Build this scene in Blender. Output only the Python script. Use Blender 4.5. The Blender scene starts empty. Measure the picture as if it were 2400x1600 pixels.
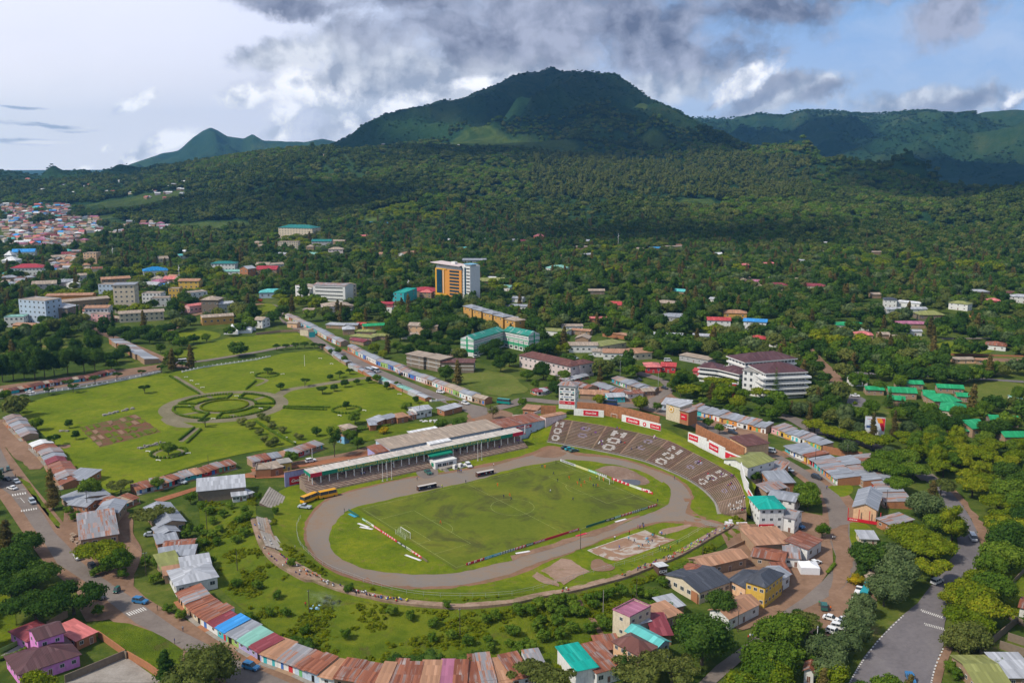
import bpy,bmesh,math,random
import numpy as np
from mathutils import Vector,Matrix
random.seed(7);rng=np.random.RandomState(11)
SC=bpy.context.scene
COL=SC.collection
F=2200.0;CH=143.0;PIT=math.atan2(425.0,F)
cd=bpy.data.cameras.new("camera");cam=bpy.data.objects.new("camera",cd);COL.objects.link(cam)
cam.location=(0,0,CH);cam.rotation_euler=(math.pi/2-PIT,0,0)
cd.sensor_width=36;cd.lens=36*F/2400;cd.clip_start=1;cd.clip_end=60000
SC.camera=cam
cy=SC.cycles;cy.max_bounces=4;cy.diffuse_bounces=2;cy.glossy_bounces=2;cy.transmission_bounces=2;cy.transparent_max_bounces=4;cy.volume_bounces=0
cy.use_adaptive_sampling=True;cy.adaptive_threshold=.015;cy.caustics_reflective=False;cy.caustics_refractive=False
SUN_EL=math.radians(48);SUN_AZ=math.radians(-118)
SC.view_settings.view_transform='Standard';SC.view_settings.look='None'
SC.view_settings.exposure=0.0;SC.view_settings.gamma=1
sd=bpy.data.lights.new("sun",'SUN');so=bpy.data.objects.new("sun",sd);COL.objects.link(so)
sd.energy=4.5;sd.angle=math.radians(5);sd.color=(1,.93,.8)
sv=Vector((math.sin(SUN_AZ)*math.cos(SUN_EL),math.cos(SUN_AZ)*math.cos(SUN_EL),math.sin(SUN_EL)))
so.rotation_euler=sv.to_track_quat('Z','Y').to_euler()
class NT:
 """tiny node-tree helper"""
 def __init__(s,nt):
  s.nt=nt;nt.nodes.clear()
 def n(s,t,**k):
  nd=s.nt.nodes.new(t)
  for a,v in k.items():
   if a.startswith('i_'):
    key=a[2:]
    key=int(key)if key.isdigit()else key
    s.put(nd.inputs[key],v)
   else:setattr(nd,a,v)
  return nd
 def put(s,inp,v):
  if isinstance(v,bpy.types.NodeSocket):s.nt.links.new(v,inp)
  elif isinstance(v,bpy.types.Node):s.nt.links.new(v.outputs[0],inp)
  else:
   if isinstance(v,(tuple,list))and len(v)==3 and inp.type=='RGBA':v=(*v,1)
   inp.default_value=v
 def math(s,op,a,b=0.0,c=0.0,clamp=False):
  nd=s.nt.nodes.new('ShaderNodeMath');nd.operation=op;nd.use_clamp=clamp
  s.put(nd.inputs[0],a);s.put(nd.inputs[1],b);s.put(nd.inputs[2],c)
  return nd.outputs[0]
 def mix(s,f,a,b,blend='MIX'):
  nd=s.nt.nodes.new('ShaderNodeMix');nd.data_type='RGBA';nd.blend_type=blend;nd.clamp_factor=True
  s.put(nd.inputs[0],f);s.put(nd.inputs[6],a);s.put(nd.inputs[7],b)
  return nd.outputs[2]
 def ramp(s,f,stops,interp='LINEAR'):
  nd=s.nt.nodes.new('ShaderNodeValToRGB');cr=nd.color_ramp;cr.interpolation=interp
  while len(cr.elements)>1:cr.elements.remove(cr.elements[0])
  for i,(p,c)in enumerate(stops):
   e=cr.elements[0]if i==0 else cr.elements.new(p)
   e.position=p
   if isinstance(c,(int,float)):c=(c,c,c)
   e.color=(*c,1)
  s.put(nd.inputs[0],f);return nd.outputs[0]
 def noise(s,vec,scale,detail=4,rough=.55,dist=0.0,out=0):
  nd=s.n('ShaderNodeTexNoise');s.put(nd.inputs['Vector'],vec)
  nd.inputs['Scale'].default_value=scale;nd.inputs['Detail'].default_value=detail
  nd.inputs['Roughness'].default_value=rough;nd.inputs['Distortion'].default_value=dist
  return nd.outputs[out]
 def vmul(s,vec,xyz):
  nd=s.n('ShaderNodeVectorMath',operation='MULTIPLY');s.put(nd.inputs[0],vec);nd.inputs[1].default_value=xyz
  return nd.outputs[0]
W=bpy.data.worlds.new("World");SC.world=W;W.use_nodes=True
W.cycles.sampling_method='MANUAL';W.cycles.sample_map_resolution=512
T=NT(W.node_tree)
sky=T.n('ShaderNodeTexSky',sky_type='NISHITA',sun_disc=False,sun_elevation=SUN_EL,sun_rotation=SUN_AZ,altitude=1700,air_density=1.0,dust_density=1.6,ozone_density=1.2)
tc=T.n('ShaderNodeTexCoord');dirv=tc.outputs['Generated']
sep=T.n('ShaderNodeSeparateXYZ');T.put(sep.inputs[0],dirv)
hy=T.math('MAXIMUM',sep.outputs[1],0.05)
az=T.math('DIVIDE',sep.outputs[0],hy)
el=T.math('DIVIDE',sep.outputs[2],hy)
comb=T.n('ShaderNodeCombineXYZ');T.put(comb.inputs[0],az);T.put(comb.inputs[1],el)
warp=T.noise(comb.outputs[0],6.0,6,.62,0,1)
def vadd(a_,b_):
 nd=T.n('ShaderNodeVectorMath',operation='ADD');T.put(nd.inputs[0],a_);T.put(nd.inputs[1],b_)if not isinstance(b_,tuple)else setattr(nd.inputs[1],'default_value',b_);return nd.outputs[0]
wadd=vadd(comb.outputs[0],vadd(T.vmul(warp,(.16,.09,0)),(-.08,-.045,0)))
wsep=T.n('ShaderNodeSeparateXYZ');T.put(wsep.inputs[0],wadd)
wad2=vadd(comb.outputs[0],vadd(T.vmul(warp,(.05,.03,0)),(-.025,-.015,0)))
ws2=T.n('ShaderNodeSeparateXYZ');T.put(ws2.inputs[0],wad2)
def skyxy(px,py):
 u,v=px-1200,800-py
 Y=F*math.cos(PIT)+v*math.sin(PIT);Z=-F*math.sin(PIT)+v*math.cos(PIT)
 return u/Y,Z/Y
def blob(px,py,rx,ry,rot=0.0,src=wsep):
 cx,cy=skyxy(px,py);rx/=2230;ry/=2230
 dx=T.math('SUBTRACT',src.outputs[0],cx);dy=T.math('SUBTRACT',src.outputs[1],cy)
 c,s_=math.cos(rot),math.sin(rot)
 a=T.math('ADD',T.math('MULTIPLY',dx,c/rx),T.math('MULTIPLY',dy,s_/rx))
 b=T.math('ADD',T.math('MULTIPLY',dx,-s_/ry),T.math('MULTIPLY',dy,c/ry))
 return T.math('SUBTRACT',1.0,T.math('SQRT',T.math('ADD',T.math('MULTIPLY',a,a),T.math('MULTIPLY',b,b))))
def union(bl):
 r=bl[0]
 for b in bl[1:]:r=T.math('SMOOTH_MAX',r,b,.15)
 return T.math('MAXIMUM',r,-1.2)
SKYC=T.mix(.45,T.vmul(sky.outputs[0],(.12,.12,.12)),(.55,.66,.88))
leftness=T.ramp(T.math('ADD',T.math('MULTIPLY',az,.9),.5),[(0,1),(.30,.85),(.50,.42),(.68,.10),(1,0)])
blueish=T.ramp(el,[(0,(.55,.68,.90)),(.05,(.42,.57,.85)),(.11,(.26,.44,.78)),(.18,(.08,.30,.66)),(.5,(.04,.2,.5))])
base=T.mix(leftness,T.mix(.2,blueish,SKYC),(.88,.90,1.04))
glow=T.ramp(T.math('ADD',T.math('MULTIPLY',az,1.3),.85),[(0,1),(.6,0)])
base=T.mix(T.math('MULTIPLY',glow,.85),base,T.mix(T.ramp(el,[(.04,0),(.2,1)]),(1.0,1.0,1.0),(.90,.90,1.12)))
N1=T.noise(wad2,13,8,.62);N2=T.noise(vadd(wad2,(.012,-.010,0)),13,3,.6)
F1=T.noise(wadd,30,6,.62)
relief=T.math('MULTIPLY_ADD',T.math('SUBTRACT',N1,N2),2.6,.5)
fin=T.math('ADD',T.math('MULTIPLY_ADD',N1,2.2,-1.1),T.math('MULTIPLY_ADD',F1,.9,-.45))
def mask(u,off=0.0,hi=.45):return T.ramp(T.math('ADD',T.math('ADD',u,fin),off),[(0,0),(hi,1)],'EASE')
V1=T.noise(T.vmul(wadd,(1,2.6,1)),4.5,7,.6)
base=T.mix(T.math('MULTIPLY',T.ramp(V1,[(.45,0),(.72,1)]),.35),base,(.78,.82,.93))
mid=union([blob(1000,200,330,120),blob(1180,130,300,100,.1),blob(800,180,170,80,.2),blob(1500,190,260,50,.1),blob(1850,225,170,40,.3),blob(2180,222,170,36,.12),blob(700,120,160,36,.1),blob(1120,250,240,40)])
mcol=T.mix(T.ramp(relief,[(.3,0),(.75,1)]),(.34,.39,.50),(.80,.83,.90))
base=T.mix(T.math('MULTIPLY',mask(mid,.30,.8),.9),base,mcol)
dark=union([blob(1090,80,230,70),blob(1400,70,420,90,.03),blob(1560,115,250,55,-.1),blob(1780,25,260,40,.1),blob(1000,15,200,40),blob(660,5,150,30,-.15),blob(2230,40,110,55,.15),blob(2060,-30,260,34),blob(900,-5,70,16),blob(1250,30,300,50)])
dcol=T.mix(T.ramp(T.math('ADD',T.math('MULTIPLY',relief,.28),T.math('MULTIPLY',V1,.72)),[(.38,0),(.60,1)]),(.13,.155,.245),(.42,.46,.60))
base=T.mix(T.math('MULTIPLY',mask(dark,.28,.9),.97),base,dcol)
g2=union([blob(1800,225,130,26,.4),blob(1930,215,80,26,.45),blob(1690,232,60,12,.2),blob(2220,225,130,24,.2),blob(2370,225,60,20,.4)])
base=T.mix(T.math('MULTIPLY',mask(g2,.1,.8),.85),base,T.mix(relief,(.22,.26,.38),(.42,.46,.58)))
wht=union([blob(325,238,62,20,.35,ws2),blob(262,347,24,11,.2,ws2),blob(195,390,26,10,.1,ws2),blob(410,335,90,26,.25,ws2),blob(320,372,80,22,.5,ws2),blob(580,222,70,26,.2,ws2),blob(700,200,66,44,.3,ws2),blob(670,265,60,36,.6,ws2),blob(650,310,60,24,.3,ws2),blob(780,235,110,55,-.3,ws2),blob(900,250,130,36,0,ws2),blob(1740,205,80,26,.45),blob(2385,212,50,16,.4),blob(1140,190,110,18,.1,ws2)])
wcol=T.mix(T.ramp(relief,[(.28,0),(.62,1)]),(.64,.69,.80),(1.18,1.18,1.22))
base=T.mix(mask(wht,.2,.85),base,wcol)
ln=union([blob(90,285,170,7,-.05,ws2),blob(60,328,130,10,0,ws2),blob(50,245,70,5,0,ws2),blob(190,300,70,5,-.05,ws2)])
base=T.mix(T.ramp(ln,[(0,0),(.6,.9)]),base,T.mix(T.ramp(T.noise(T.vmul(comb.outputs[0],(1,9,1)),11,3),[(.42,0),(.58,1)]),(.42,.50,.64),(1.0,1.0,1.05)))
front=T.ramp(sep.outputs[1],[(0,0),(.3,1)])
lowel=T.ramp(el,[(.30,1),(.60,0)])
neut=T.mix(.5,T.vmul(sky.outputs[0],(.13,.13,.13)),(.60,.65,.78))
final=T.mix(T.math('MULTIPLY',front,lowel),neut,base)
bg=T.n('ShaderNodeBackground');T.put(bg.inputs[0],final);bg.inputs[1].default_value=1.12
T.nt.links.new(bg.outputs[0],T.n('ShaderNodeOutputWorld').inputs[0])
def ray(px,py):
 u,v=px-1200,800-py
 return np.array([u,F*math.cos(PIT)+v*math.sin(PIT),-F*math.sin(PIT)+v*math.cos(PIT)])
def g0(px,py):
 d=ray(px,py);t=-CH/d[2];return(d[0]*t,d[1]*t)
_tab=rng.rand(256,256)
def vnoise(x,y):
 xi=np.floor(x).astype(int);yi=np.floor(y).astype(int);fx=x-xi;fy=y-yi
 fx=fx*fx*(3-2*fx);fy=fy*fy*(3-2*fy)
 a=_tab[xi&255,yi&255];b=_tab[(xi+1)&255,yi&255];c=_tab[xi&255,(yi+1)&255];d=_tab[(xi+1)&255,(yi+1)&255]
 return(a*(1-fx)+b*fx)*(1-fy)+(c*(1-fx)+d*fx)*fy
def fbm(x,y,o=4):
 s=0;a=.5
 for i in range(o):
  s=s+a*vnoise(x*2**i+17.3*i,y*2**i+5.1*i);a*=.5
 return s
def sstep(a,b,x):
 t=np.clip((x-a)/(b-a),0,1);return t*t*(3-2*t)
def ridge(pts):
 A,D,Hh=[],[],[]
 for px,py,d in pts:
  r=ray(px,py);hl=math.hypot(r[0],r[1])
  A.append(math.atan2(r[0],r[1]));D.append(d);Hh.append(CH+r[2]/hl*d)
 return np.array(A),np.array(D,float),np.array(Hh)
def footc(pts):
 A=np.array([math.atan2(p[0]-1200,2200)for p in pts]);return A,np.array([p[1]for p in pts],float),np.array([p[2]for p in pts],float)
HILLS=[(ridge([(-900,395,4300),(0,398,4200),(87,408,4200),(179,416,4100),(245,412,4000),(316,403,3800),(388,393,3600),(459,383,3500),(561,366,3400),(663,353,3300),(765,348,3200),(950,347,3100),(1200,350,3000),(1350,372,2950),(1500,385,2900),(1700,405,2900),(1900,425,2800),(2100,452,2700),(2240,468,2600),(2330,452,2550),(2420,440,2500),(3300,430,2500)]),footc([(-900,2900,0),(0,2700,0),(200,2300,0),(400,2000,0),(700,1900,0),(1200,1850,0),(1600,1700,0),(2000,1550,0),(2400,1400,0),(3300,1400,0)]),1.15,30,420,900),(ridge([(-900,480,5200),(500,480,5200),(700,380,4600),(786,333,4800),(816,318,4900),(850,290,5000),(898,266,5100),(950,255,5150),(1020,240,5200),(1090,226,5250),(1140,208,5250),(1180,192,5250),(1214,175,5250),(1245,172,5250),(1268,167,5250),(1291,158,5250),(1318,167,5250),(1380,170,5200),(1444,174,5150),(1480,200,5100),(1510,224,5000),(1592,262,4800),(1653,297,4600),(1735,338,4300),(1837,372,4000),(1939,394,3800),(2041,411,3600),(2143,434,3400),(2245,455,3200),(2306,466,3100),(2500,500,3000),(3300,520,3000)]),footc([(-900,3600,0),(700,3500,110),(1000,3400,190),(1300,3300,200),(1500,3000,150),(1900,2700,110),(2400,2500,60),(3300,2400,0)]),1.25,250,560,1500),(ridge([(-900,520,8000),(1300,400,8000),(1500,310,8000),(1633,277,8000),(1714,279,7900),(1775,267,7800),(1837,271,7800),(1888,257,7700),(1969,261,7600),(2050,262,7500),(2092,264,7500),(2173,257,7300),(2245,264,7200),(2347,253,7000),(2400,254,7000),(2700,260,7000),(3300,300,7000)]),footc([(-900,5500,0),(1400,5400,0),(2400,4300,0),(3300,4300,0)]),1.0,230,640,1500),(ridge([(-900,440,9500),(0,430,9500),(200,415,9500),(245,409,9500),(306,384,9500),(378,359,9500),(418,352,9500),(454,320,9500),(475,306,9500),(493,298,9500),(510,305,9500),(531,317,9500),(571,323,9500),(592,313,9500),(617,329,9500),(653,330,9500),(700,331,9500),(714,333,9500),(755,323,9500),(786,330,9500),(900,350,9500),(1500,430,9500),(3300,470,9500)]),footc([(-900,7000,0),(900,7000,0),(3300,7500,0)]),1.1,160,520,2200),]
def seg_dist(X,Y,pts):
 best=np.full(np.shape(X),1e9)
 for(x0,y0),(x1,y1)in zip(pts[:-1],pts[1:]):
  dx,dy=x1-x0,y1-y0;L2=dx*dx+dy*dy+1e-9
  t=np.clip(((X-x0)*dx+(Y-y0)*dy)/L2,0,1)
  best=np.minimum(best,np.hypot(X-x0-t*dx,Y-y0-t*dy))
 return best
BANK1=[g0(*p)for p in[(590,1215),(620,1270),(700,1345),(800,1395),(950,1425),(1100,1428),(1250,1415),(1400,1380),(1550,1325),(1640,1285),(1730,1232)]]
BANK2=[g0(*p)for p in[(1275,975),(1400,968),(1550,1010),(1650,1060),(1720,1110),(1760,1160)]]
KNOLL=[(955,545,33,130,170),(1075,548,27,120,160),(600,515,10,150,120)]
def Hf(X,Y):
 X=np.asarray(X,float);Y=np.asarray(Y,float)
 A=np.arctan2(X,np.maximum(Y,1));D=np.hypot(X,Y)
 H=np.zeros_like(D)
 for(ra,rd,rh),(fa,fd,fh),pw,amp,wl,back in(HILLS if D.size and D.max()>1300 else[]):
  r_d=np.interp(A,ra,rd);r_h=np.interp(A,ra,rh);f_d=np.interp(A,fa,fd);f_h=np.interp(A,fa,fh)
  t=(D-f_d)/np.maximum(r_d-f_d,50)
  front=f_h*0+np.where(t<0,f_h*np.clip(1+t*3,0,1),0)
  tt=np.clip(t,0,1)
  face=f_h+(r_h-f_h)*(tt**pw*.85+.15*sstep(0,1,tt))
  bk=np.clip((D-r_d)/back,0,1)
  h=np.where(t<0,front,np.where(t<=1,face,r_h*(1-sstep(0,1,bk))-60*bk))
  n=1-np.abs(2*fbm(X/wl+3.1,Y/wl+.7,4)-.94)*2.2
  env=np.clip(t*3,0,1)*np.clip((1.04-t)*3.4,0,1)
  n2=fbm(X/90+8,Y/90,3)-.45
  h=h+env*amp*(n-.55)+env*amp*.30*n2+np.clip(t*3,0,1)*np.where(t<1.3,1,0)*amp*.05*n2
  cap=CH+(r_h-CH)*D/r_d-6*np.clip((1-t)*20,0,1)+(n2-.02)*22*np.clip(D/4000,.3,1)*.5
  h=np.where((t>.25)&(t<1),np.minimum(h,cap),h)
  H=np.maximum(H,h)
 for px,py,hh,sx,sy in(KNOLL if D.size and D.max()>1300 else[]):
  x,y=g0(px,py);H=H+hh*np.exp(-((X-x)/sx)**2-((Y-y-60)/sy)**2)
 near=D<900
 if np.any(near):
  d1=seg_dist(X,Y,BANK1);d2=seg_dist(X,Y,BANK2)
  H=H+np.where(near,3.0*np.exp(-(d1/11.0)**2),0)
 return H
def hz(x,y):
 if math.hypot(x,y)<1300:
  d=1e9
  for(x0,y0),(x1,y1)in zip(BANK1[:-1],BANK1[1:]):
   dx,dy=x1-x0,y1-y0;t=min(1,max(0,((x-x0)*dx+(y-y0)*dy)/(dx*dx+dy*dy)));d=min(d,math.hypot(x-x0-t*dx,y-y0-t*dy))
  return 3.0*math.exp(-(d/11.0)**2)if d<60 and math.hypot(x,y)<900 else 0.0
 return float(Hf(np.array([x]),np.array([y]))[0])
def G(px,py,zoff=0.0):
 """the point of the ground seen at a photo pixel"""
 d=ray(px,py);d=d/np.hypot(d[0],d[1])
 if py>650:
  t0=-CH/d[2]
  if hz(d[0]*t0,d[1]*t0)<.003 and hz(d[0]*(t0-11),d[1]*(t0-11))<.01:return Vector((d[0]*t0,d[1]*t0,0))
 if py>600:
  t0=-CH/d[2]
  ts=np.linspace(t0*.93,t0*1.03,160)
 else:
  ts=np.concatenate([np.arange(600,6000,8.0),np.arange(6000,14000,40.0)])
 z=CH+d[2]*ts;h=Hf(d[0]*ts,d[1]*ts)+zoff
 k=np.argmax(z<h)
 if not(z<h).any():k=len(ts)-1
 if k>0:
  a,b=z[k-1]-h[k-1],z[k]-h[k];t=ts[k-1]+(ts[k]-ts[k-1])*(a/(a-b+1e-12))
 else:t=ts[0]
 x,y=d[0]*t,d[1]*t
 return Vector((x,y,hz(x,y)))
MATS={}
def mat(name,build,rough=.85,spec=.25):
 if name in MATS:return MATS[name]
 m=bpy.data.materials.new(name);m.use_nodes=True;t=NT(m.node_tree)
 p=t.n('ShaderNodeBsdfPrincipled');p.inputs['Roughness'].default_value=rough
 p.inputs['Specular IOR Level'].default_value=spec
 o=t.n('ShaderNodeOutputMaterial');t.nt.links.new(p.outputs[0],o.inputs[0])
 t.p=p;t.o=o
 build(t);MATS[name]=m;return m
def pos(t):return t.n('ShaderNodeNewGeometry').outputs['Position']
def obj_rand(t):return t.n('ShaderNodeObjectInfo').outputs['Random']
def bump(t,h,dist=.1,st=.6):
 b=t.n('ShaderNodeBump');b.inputs['Strength'].default_value=st;b.inputs['Distance'].default_value=dist
 t.put(b.inputs['Height'],h);t.nt.links.new(b.outputs[0],t.p.inputs['Normal'])
def paint(name,col,var=.18,scale=1.2,rough=.8,spec=.25,dirt=(.16,.12,.09),dirtamt=.35):
 """painted or plastered surface with streaks and grime of its own"""
 def b(t):
  P=pos(t)
  n=t.noise(P,scale,5,.6);n2=t.noise(t.vmul(P,(3,3,.5)),.7,4,.6)
  c=t.mix(t.ramp(n,[(.3,0),(.7,1)]),tuple(x*(1-var)for x in col),tuple(min(1,x*(1+var*.5))for x in col))
  c=t.mix(t.math('MULTIPLY',t.ramp(n2,[(.5,0),(.75,1)]),dirtamt),c,dirt)
  t.put(t.p.inputs['Base Color'],c)
 return mat(name,b,rough,spec)
def plain(name,col,rough=.6,spec=.4,metal=0):
 def b(t):
  n=t.noise(pos(t),2.5,3)
  t.put(t.p.inputs['Base Color'],t.mix(n,tuple(x*.85 for x in col),tuple(min(1,x*1.1)for x in col)))
  t.p.inputs['Metallic'].default_value=metal
 return mat(name,b,rough,spec)
def tin(name,col,rust=.4,rcol=(.24,.075,.03),light=(.45,.44,.45),rows=.76):
 """corrugated iron sheet roof: sheet to sheet variation, rust in streaks down the slope (UV v)"""
 def b(t):
  uv=t.n('ShaderNodeUVMap').outputs[0];sx=t.n('ShaderNodeSeparateXYZ');t.put(sx.inputs[0],uv)
  u=sx.outputs[0];v=sx.outputs[1];rnd=obj_rand(t)
  sheet=t.math('FLOOR',t.math('DIVIDE',u,rows));lane=t.math('FLOOR',t.math('DIVIDE',v,4.6))
  cc=t.n('ShaderNodeCombineXYZ');t.put(cc.inputs[0],sheet);t.put(cc.inputs[1],lane);t.put(cc.inputs[2],t.math('MULTIPLY',rnd,91))
  wn=t.n('ShaderNodeTexWhiteNoise');t.put(wn.inputs[0],cc.outputs[0]);w=wn.outputs[0]
  P=pos(t)
  cu=t.n('ShaderNodeCombineXYZ');t.put(cu.inputs[0],t.math('MULTIPLY',u,2.8));t.put(cu.inputs[1],t.math('MULTIPLY',v,.14));t.put(cu.inputs[2],t.math('MULTIPLY',rnd,57))
  st=t.noise(cu.outputs[0],1.0,5,.62)
  big=t.noise(P,.12,4,.6)
  k=t.math('ADD',t.math('MULTIPLY',w,.26),t.math('ADD',t.math('MULTIPLY',st,.63),t.math('MULTIPLY',big,.45)))
  rm=t.ramp(t.math('ADD',k,rust-.5),[(.52,0),(.66,1)])
  c=t.mix(w,tuple(x*.78 for x in col),tuple(x*1.12 for x in col))
  c=t.mix(t.ramp(t.math('FRACT',t.math('MULTIPLY',w,7.3)),[(.86,0),(.9,.6)]),c,light)
  rc=t.mix(t.math('FRACT',t.math('MULTIPLY',w,3.7)),rcol,(min(1,rcol[0]*2.0),rcol[1]*2.4,rcol[2]*2.6))
  c=t.mix(rm,c,rc)
  t.put(t.p.inputs['Base Color'],c)
  wv=t.n('ShaderNodeTexWave',wave_type='BANDS',bands_direction='X');t.put(wv.inputs[0],uv);wv.inputs['Scale'].default_value=.9;wv.inputs['Distortion'].default_value=0
  seam=t.ramp(t.math('FRACT',t.math('DIVIDE',u,rows)),[(0,0),(.08,1),(.92,1),(1,0)])
  bump(t,t.math('ADD',wv.outputs[1],seam),.05,.7)
 return mat(name,b,.55,.35)
def grassy(name,cols,s1=.02,s2=.25,dirt=None,damt=.2,fine=1.0):
 def b(t):
  P=pos(t)
  n1=t.noise(P,s1,6,.62,.4);n2=t.noise(P,s2,6,.65);n3=t.noise(P,2.2,4,.7)
  k=t.math('ADD',t.math('MULTIPLY',n1,.5),t.math('ADD',t.math('MULTIPLY',n2,.35),t.math('MULTIPLY',n3,.15)))
  c=t.ramp(k,[(.30,cols[0]),(.48,cols[1]),(.66,cols[2])])
  if dirt:c=t.mix(t.math('MULTIPLY',t.ramp(t.noise(P,s2*.6,6,.7,.6),[(.56,0),(.68,1)]),damt),c,dirt)
  t.put(t.p.inputs['Base Color'],c)
  bump(t,t.math('ADD',n3,t.math('MULTIPLY',n2,2.0)),.35*fine,.8)
 return mat(name,b,.95,.1)
M_grass=lambda:grassy('park_grass',[(.050,.088,.004),(.115,.155,.005),(.20,.215,.012)],.035,.28,(.13,.11,.03),.6)
M_rough=lambda:grassy('rough_grass',[(.035,.065,.004),(.095,.135,.007),(.19,.20,.014)],.035,.22,(.10,.07,.03),.55,2.0)
M_dry=lambda:grassy('dry_grass',[(.05,.075,.012),(.10,.13,.02),(.17,.17,.04)],.03,.3,(.16,.11,.05),.6)
def ground_mat():
 def b(t):
  P=pos(t);at=t.n('ShaderNodeAttribute',attribute_name='zone');z=at.outputs['Color'];zs=t.n('ShaderNodeSeparateColor');t.put(zs.inputs[0],z)
  n1=t.noise(P,.012,6,.62,.3);n2=t.noise(P,.11,6,.65);n3=t.noise(P,1.1,4,.7)
  k=t.math('ADD',t.math('MULTIPLY',n1,.45),t.math('ADD',t.math('MULTIPLY',n2,.4),t.math('MULTIPLY',n3,.15)))
  town=t.ramp(k,[(.33,(.022,.042,.007)),(.47,(.045,.075,.010)),(.58,(.10,.12,.02)),(.66,(.22,.14,.075))])
  m1=t.noise(P,.0022,6,.6,.6);m2=t.noise(P,.012,7,.68);m3=t.noise(P,.07,4,.7)
  mk=t.math('ADD',t.math('MULTIPLY',m1,.5),t.math('ADD',t.math('MULTIPLY',m2,.32),t.math('MULTIPLY',m3,.18)))
  hill=t.ramp(mk,[(.36,(.010,.036,.018)),(.47,(.018,.052,.022)),(.55,(.030,.066,.022)),(.66,(.062,.088,.030))])
  rock=t.ramp(t.math('ADD',t.math('MULTIPLY',m2,.7),t.math('MULTIPLY',m3,.4)),[(.46,(.011,.040,.022)),(.58,(.042,.064,.030)),(.72,(.10,.082,.050))])
  c=t.mix(zs.outputs[0],town,hill)
  c=t.mix(t.math('MULTIPLY',zs.outputs[1],.75),c,rock)
  field=t.ramp(t.noise(P,.01,4,.5,1.0),[(.35,(.035,.068,.016)),(.5,(.085,.12,.025)),(.65,(.055,.085,.02))])
  c=t.mix(t.math('MULTIPLY',zs.outputs[2],.85),c,field)
  t.put(t.p.inputs['Base Color'],c)
  bump(t,t.math('ADD',t.math('MULTIPLY',n2,1.0),t.math('MULTIPLY',m2,t.math('MULTIPLY',zs.outputs[0],45.0))),1.0,.7)
 return mat('ground_cover',b,.95,.08)
def link(o,parent=None):
 COL.objects.link(o)
 if parent:o.parent=parent
 return o
def tag(o,label=None,cat=None,group=None,kind=None):
 if label:o['label']=label
 if cat:o['category']=cat
 if group:o['group']=group
 if kind:o['kind']=kind
 return o
def empty(name,loc,rz=0.0,label=None,cat=None,group=None,scale=None):
 o=bpy.data.objects.new(name,None);COL.objects.link(o);o.empty_display_size=.5
 o.location=loc;o.rotation_euler=(0,0,rz)
 if scale:o.scale=scale
 return tag(o,label,cat,group)
class MB:
 """mesh builder: verts, faces, uvs, material slots"""
 def __init__(s):s.v=[];s.f=[];s.uv=[];s.mi=[];s.mats=[]
 def m(s,material):
  if material not in s.mats:s.mats.append(material)
  return s.mats.index(material)
 def face(s,pts,uv=None,mi=0):
  i=len(s.v);s.v+=[tuple(p)for p in pts];s.f.append(tuple(range(i,i+len(pts))))
  s.uv.append(uv if uv else[(p[0],p[1])for p in pts]);s.mi.append(mi);return s
 def box(s,x0,x1,y0,y1,z0,z1,mi=0,bottom=True):
  a=[(x0,y0),(x1,y0),(x1,y1),(x0,y1)]
  s.face([(x,y,z1)for x,y in a],mi=mi)
  if bottom:s.face([(x,y,z0)for x,y in reversed(a)],mi=mi)
  for k in range(4):
   p,q=a[k],a[(k+1)%4];L=math.hypot(q[0]-p[0],q[1]-p[1])
   s.face([(*p,z0),(*q,z0),(*q,z1),(*p,z1)],[(0,z0),(L,z0),(L,z1),(0,z1)],mi)
  return s
 def tube(s,p0,p1,r0,r1=None,n=6,mi=0,cap=True):
  r1=r0 if r1 is None else r1
  p0=Vector(p0);p1=Vector(p1);d=(p1-p0)
  if d.length<1e-6:return s
  d.normalize();a=d.orthogonal().normalized();b=d.cross(a)
  c0=[p0+(a*math.cos(t)+b*math.sin(t))*r0 for t in[2*math.pi*k/n for k in range(n)]]
  c1=[p1+(a*math.cos(t)+b*math.sin(t))*r1 for t in[2*math.pi*k/n for k in range(n)]]
  for k in range(n):s.face([c0[k],c0[(k+1)%n],c1[(k+1)%n],c1[k]],mi=mi)
  if cap:s.face(c1,mi=mi);s.face(c0[::-1],mi=mi)
  return s
 def prism(s,poly,z0,z1,mi=0,top=True):
  n=len(poly)
  if top:s.face([(x,y,z1)for x,y in poly],mi=mi)
  s.face([(x,y,z0)for x,y in reversed(poly)],mi=mi)
  for k in range(n):
   p,q=poly[k],poly[(k+1)%n];L=math.hypot(q[0]-p[0],q[1]-p[1])
   s.face([(*p,z0),(*q,z0),(*q,z1),(*p,z1)],[(0,z0),(L,z0),(L,z1),(0,z1)],mi)
  return s
 def mesh(s,name,smooth=False,merge=False):
  me=bpy.data.meshes.new(name);me.from_pydata(s.v,[],s.f)
  for m_ in s.mats:me.materials.append(m_)
  ul=me.uv_layers.new(name='UVMap');flat=[c for u in s.uv for p in u for c in p]
  ul.data.foreach_set('uv',flat)
  if len(s.mats)>1:me.polygons.foreach_set('material_index',s.mi)
  if merge:
   bm=bmesh.new();bm.from_mesh(me);bmesh.ops.remove_doubles(bm,verts=bm.verts,dist=1e-3);bm.to_mesh(me);bm.free()
  if smooth:me.polygons.foreach_set('use_smooth',[True]*len(me.polygons))
  me.update();return me
 def build(s,name,material=None,parent=None,smooth=False,merge=False):
  if material is not None and not s.mats:s.mats=[material]
  o=bpy.data.objects.new(name,s.mesh(name,smooth,merge));return link(o,parent)
def copy_tree(o,parent=None):
 c=o.copy();COL.objects.link(c)
 if parent:c.parent=parent
 for ch in o.children:copy_tree(ch,c)
 return c
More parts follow.
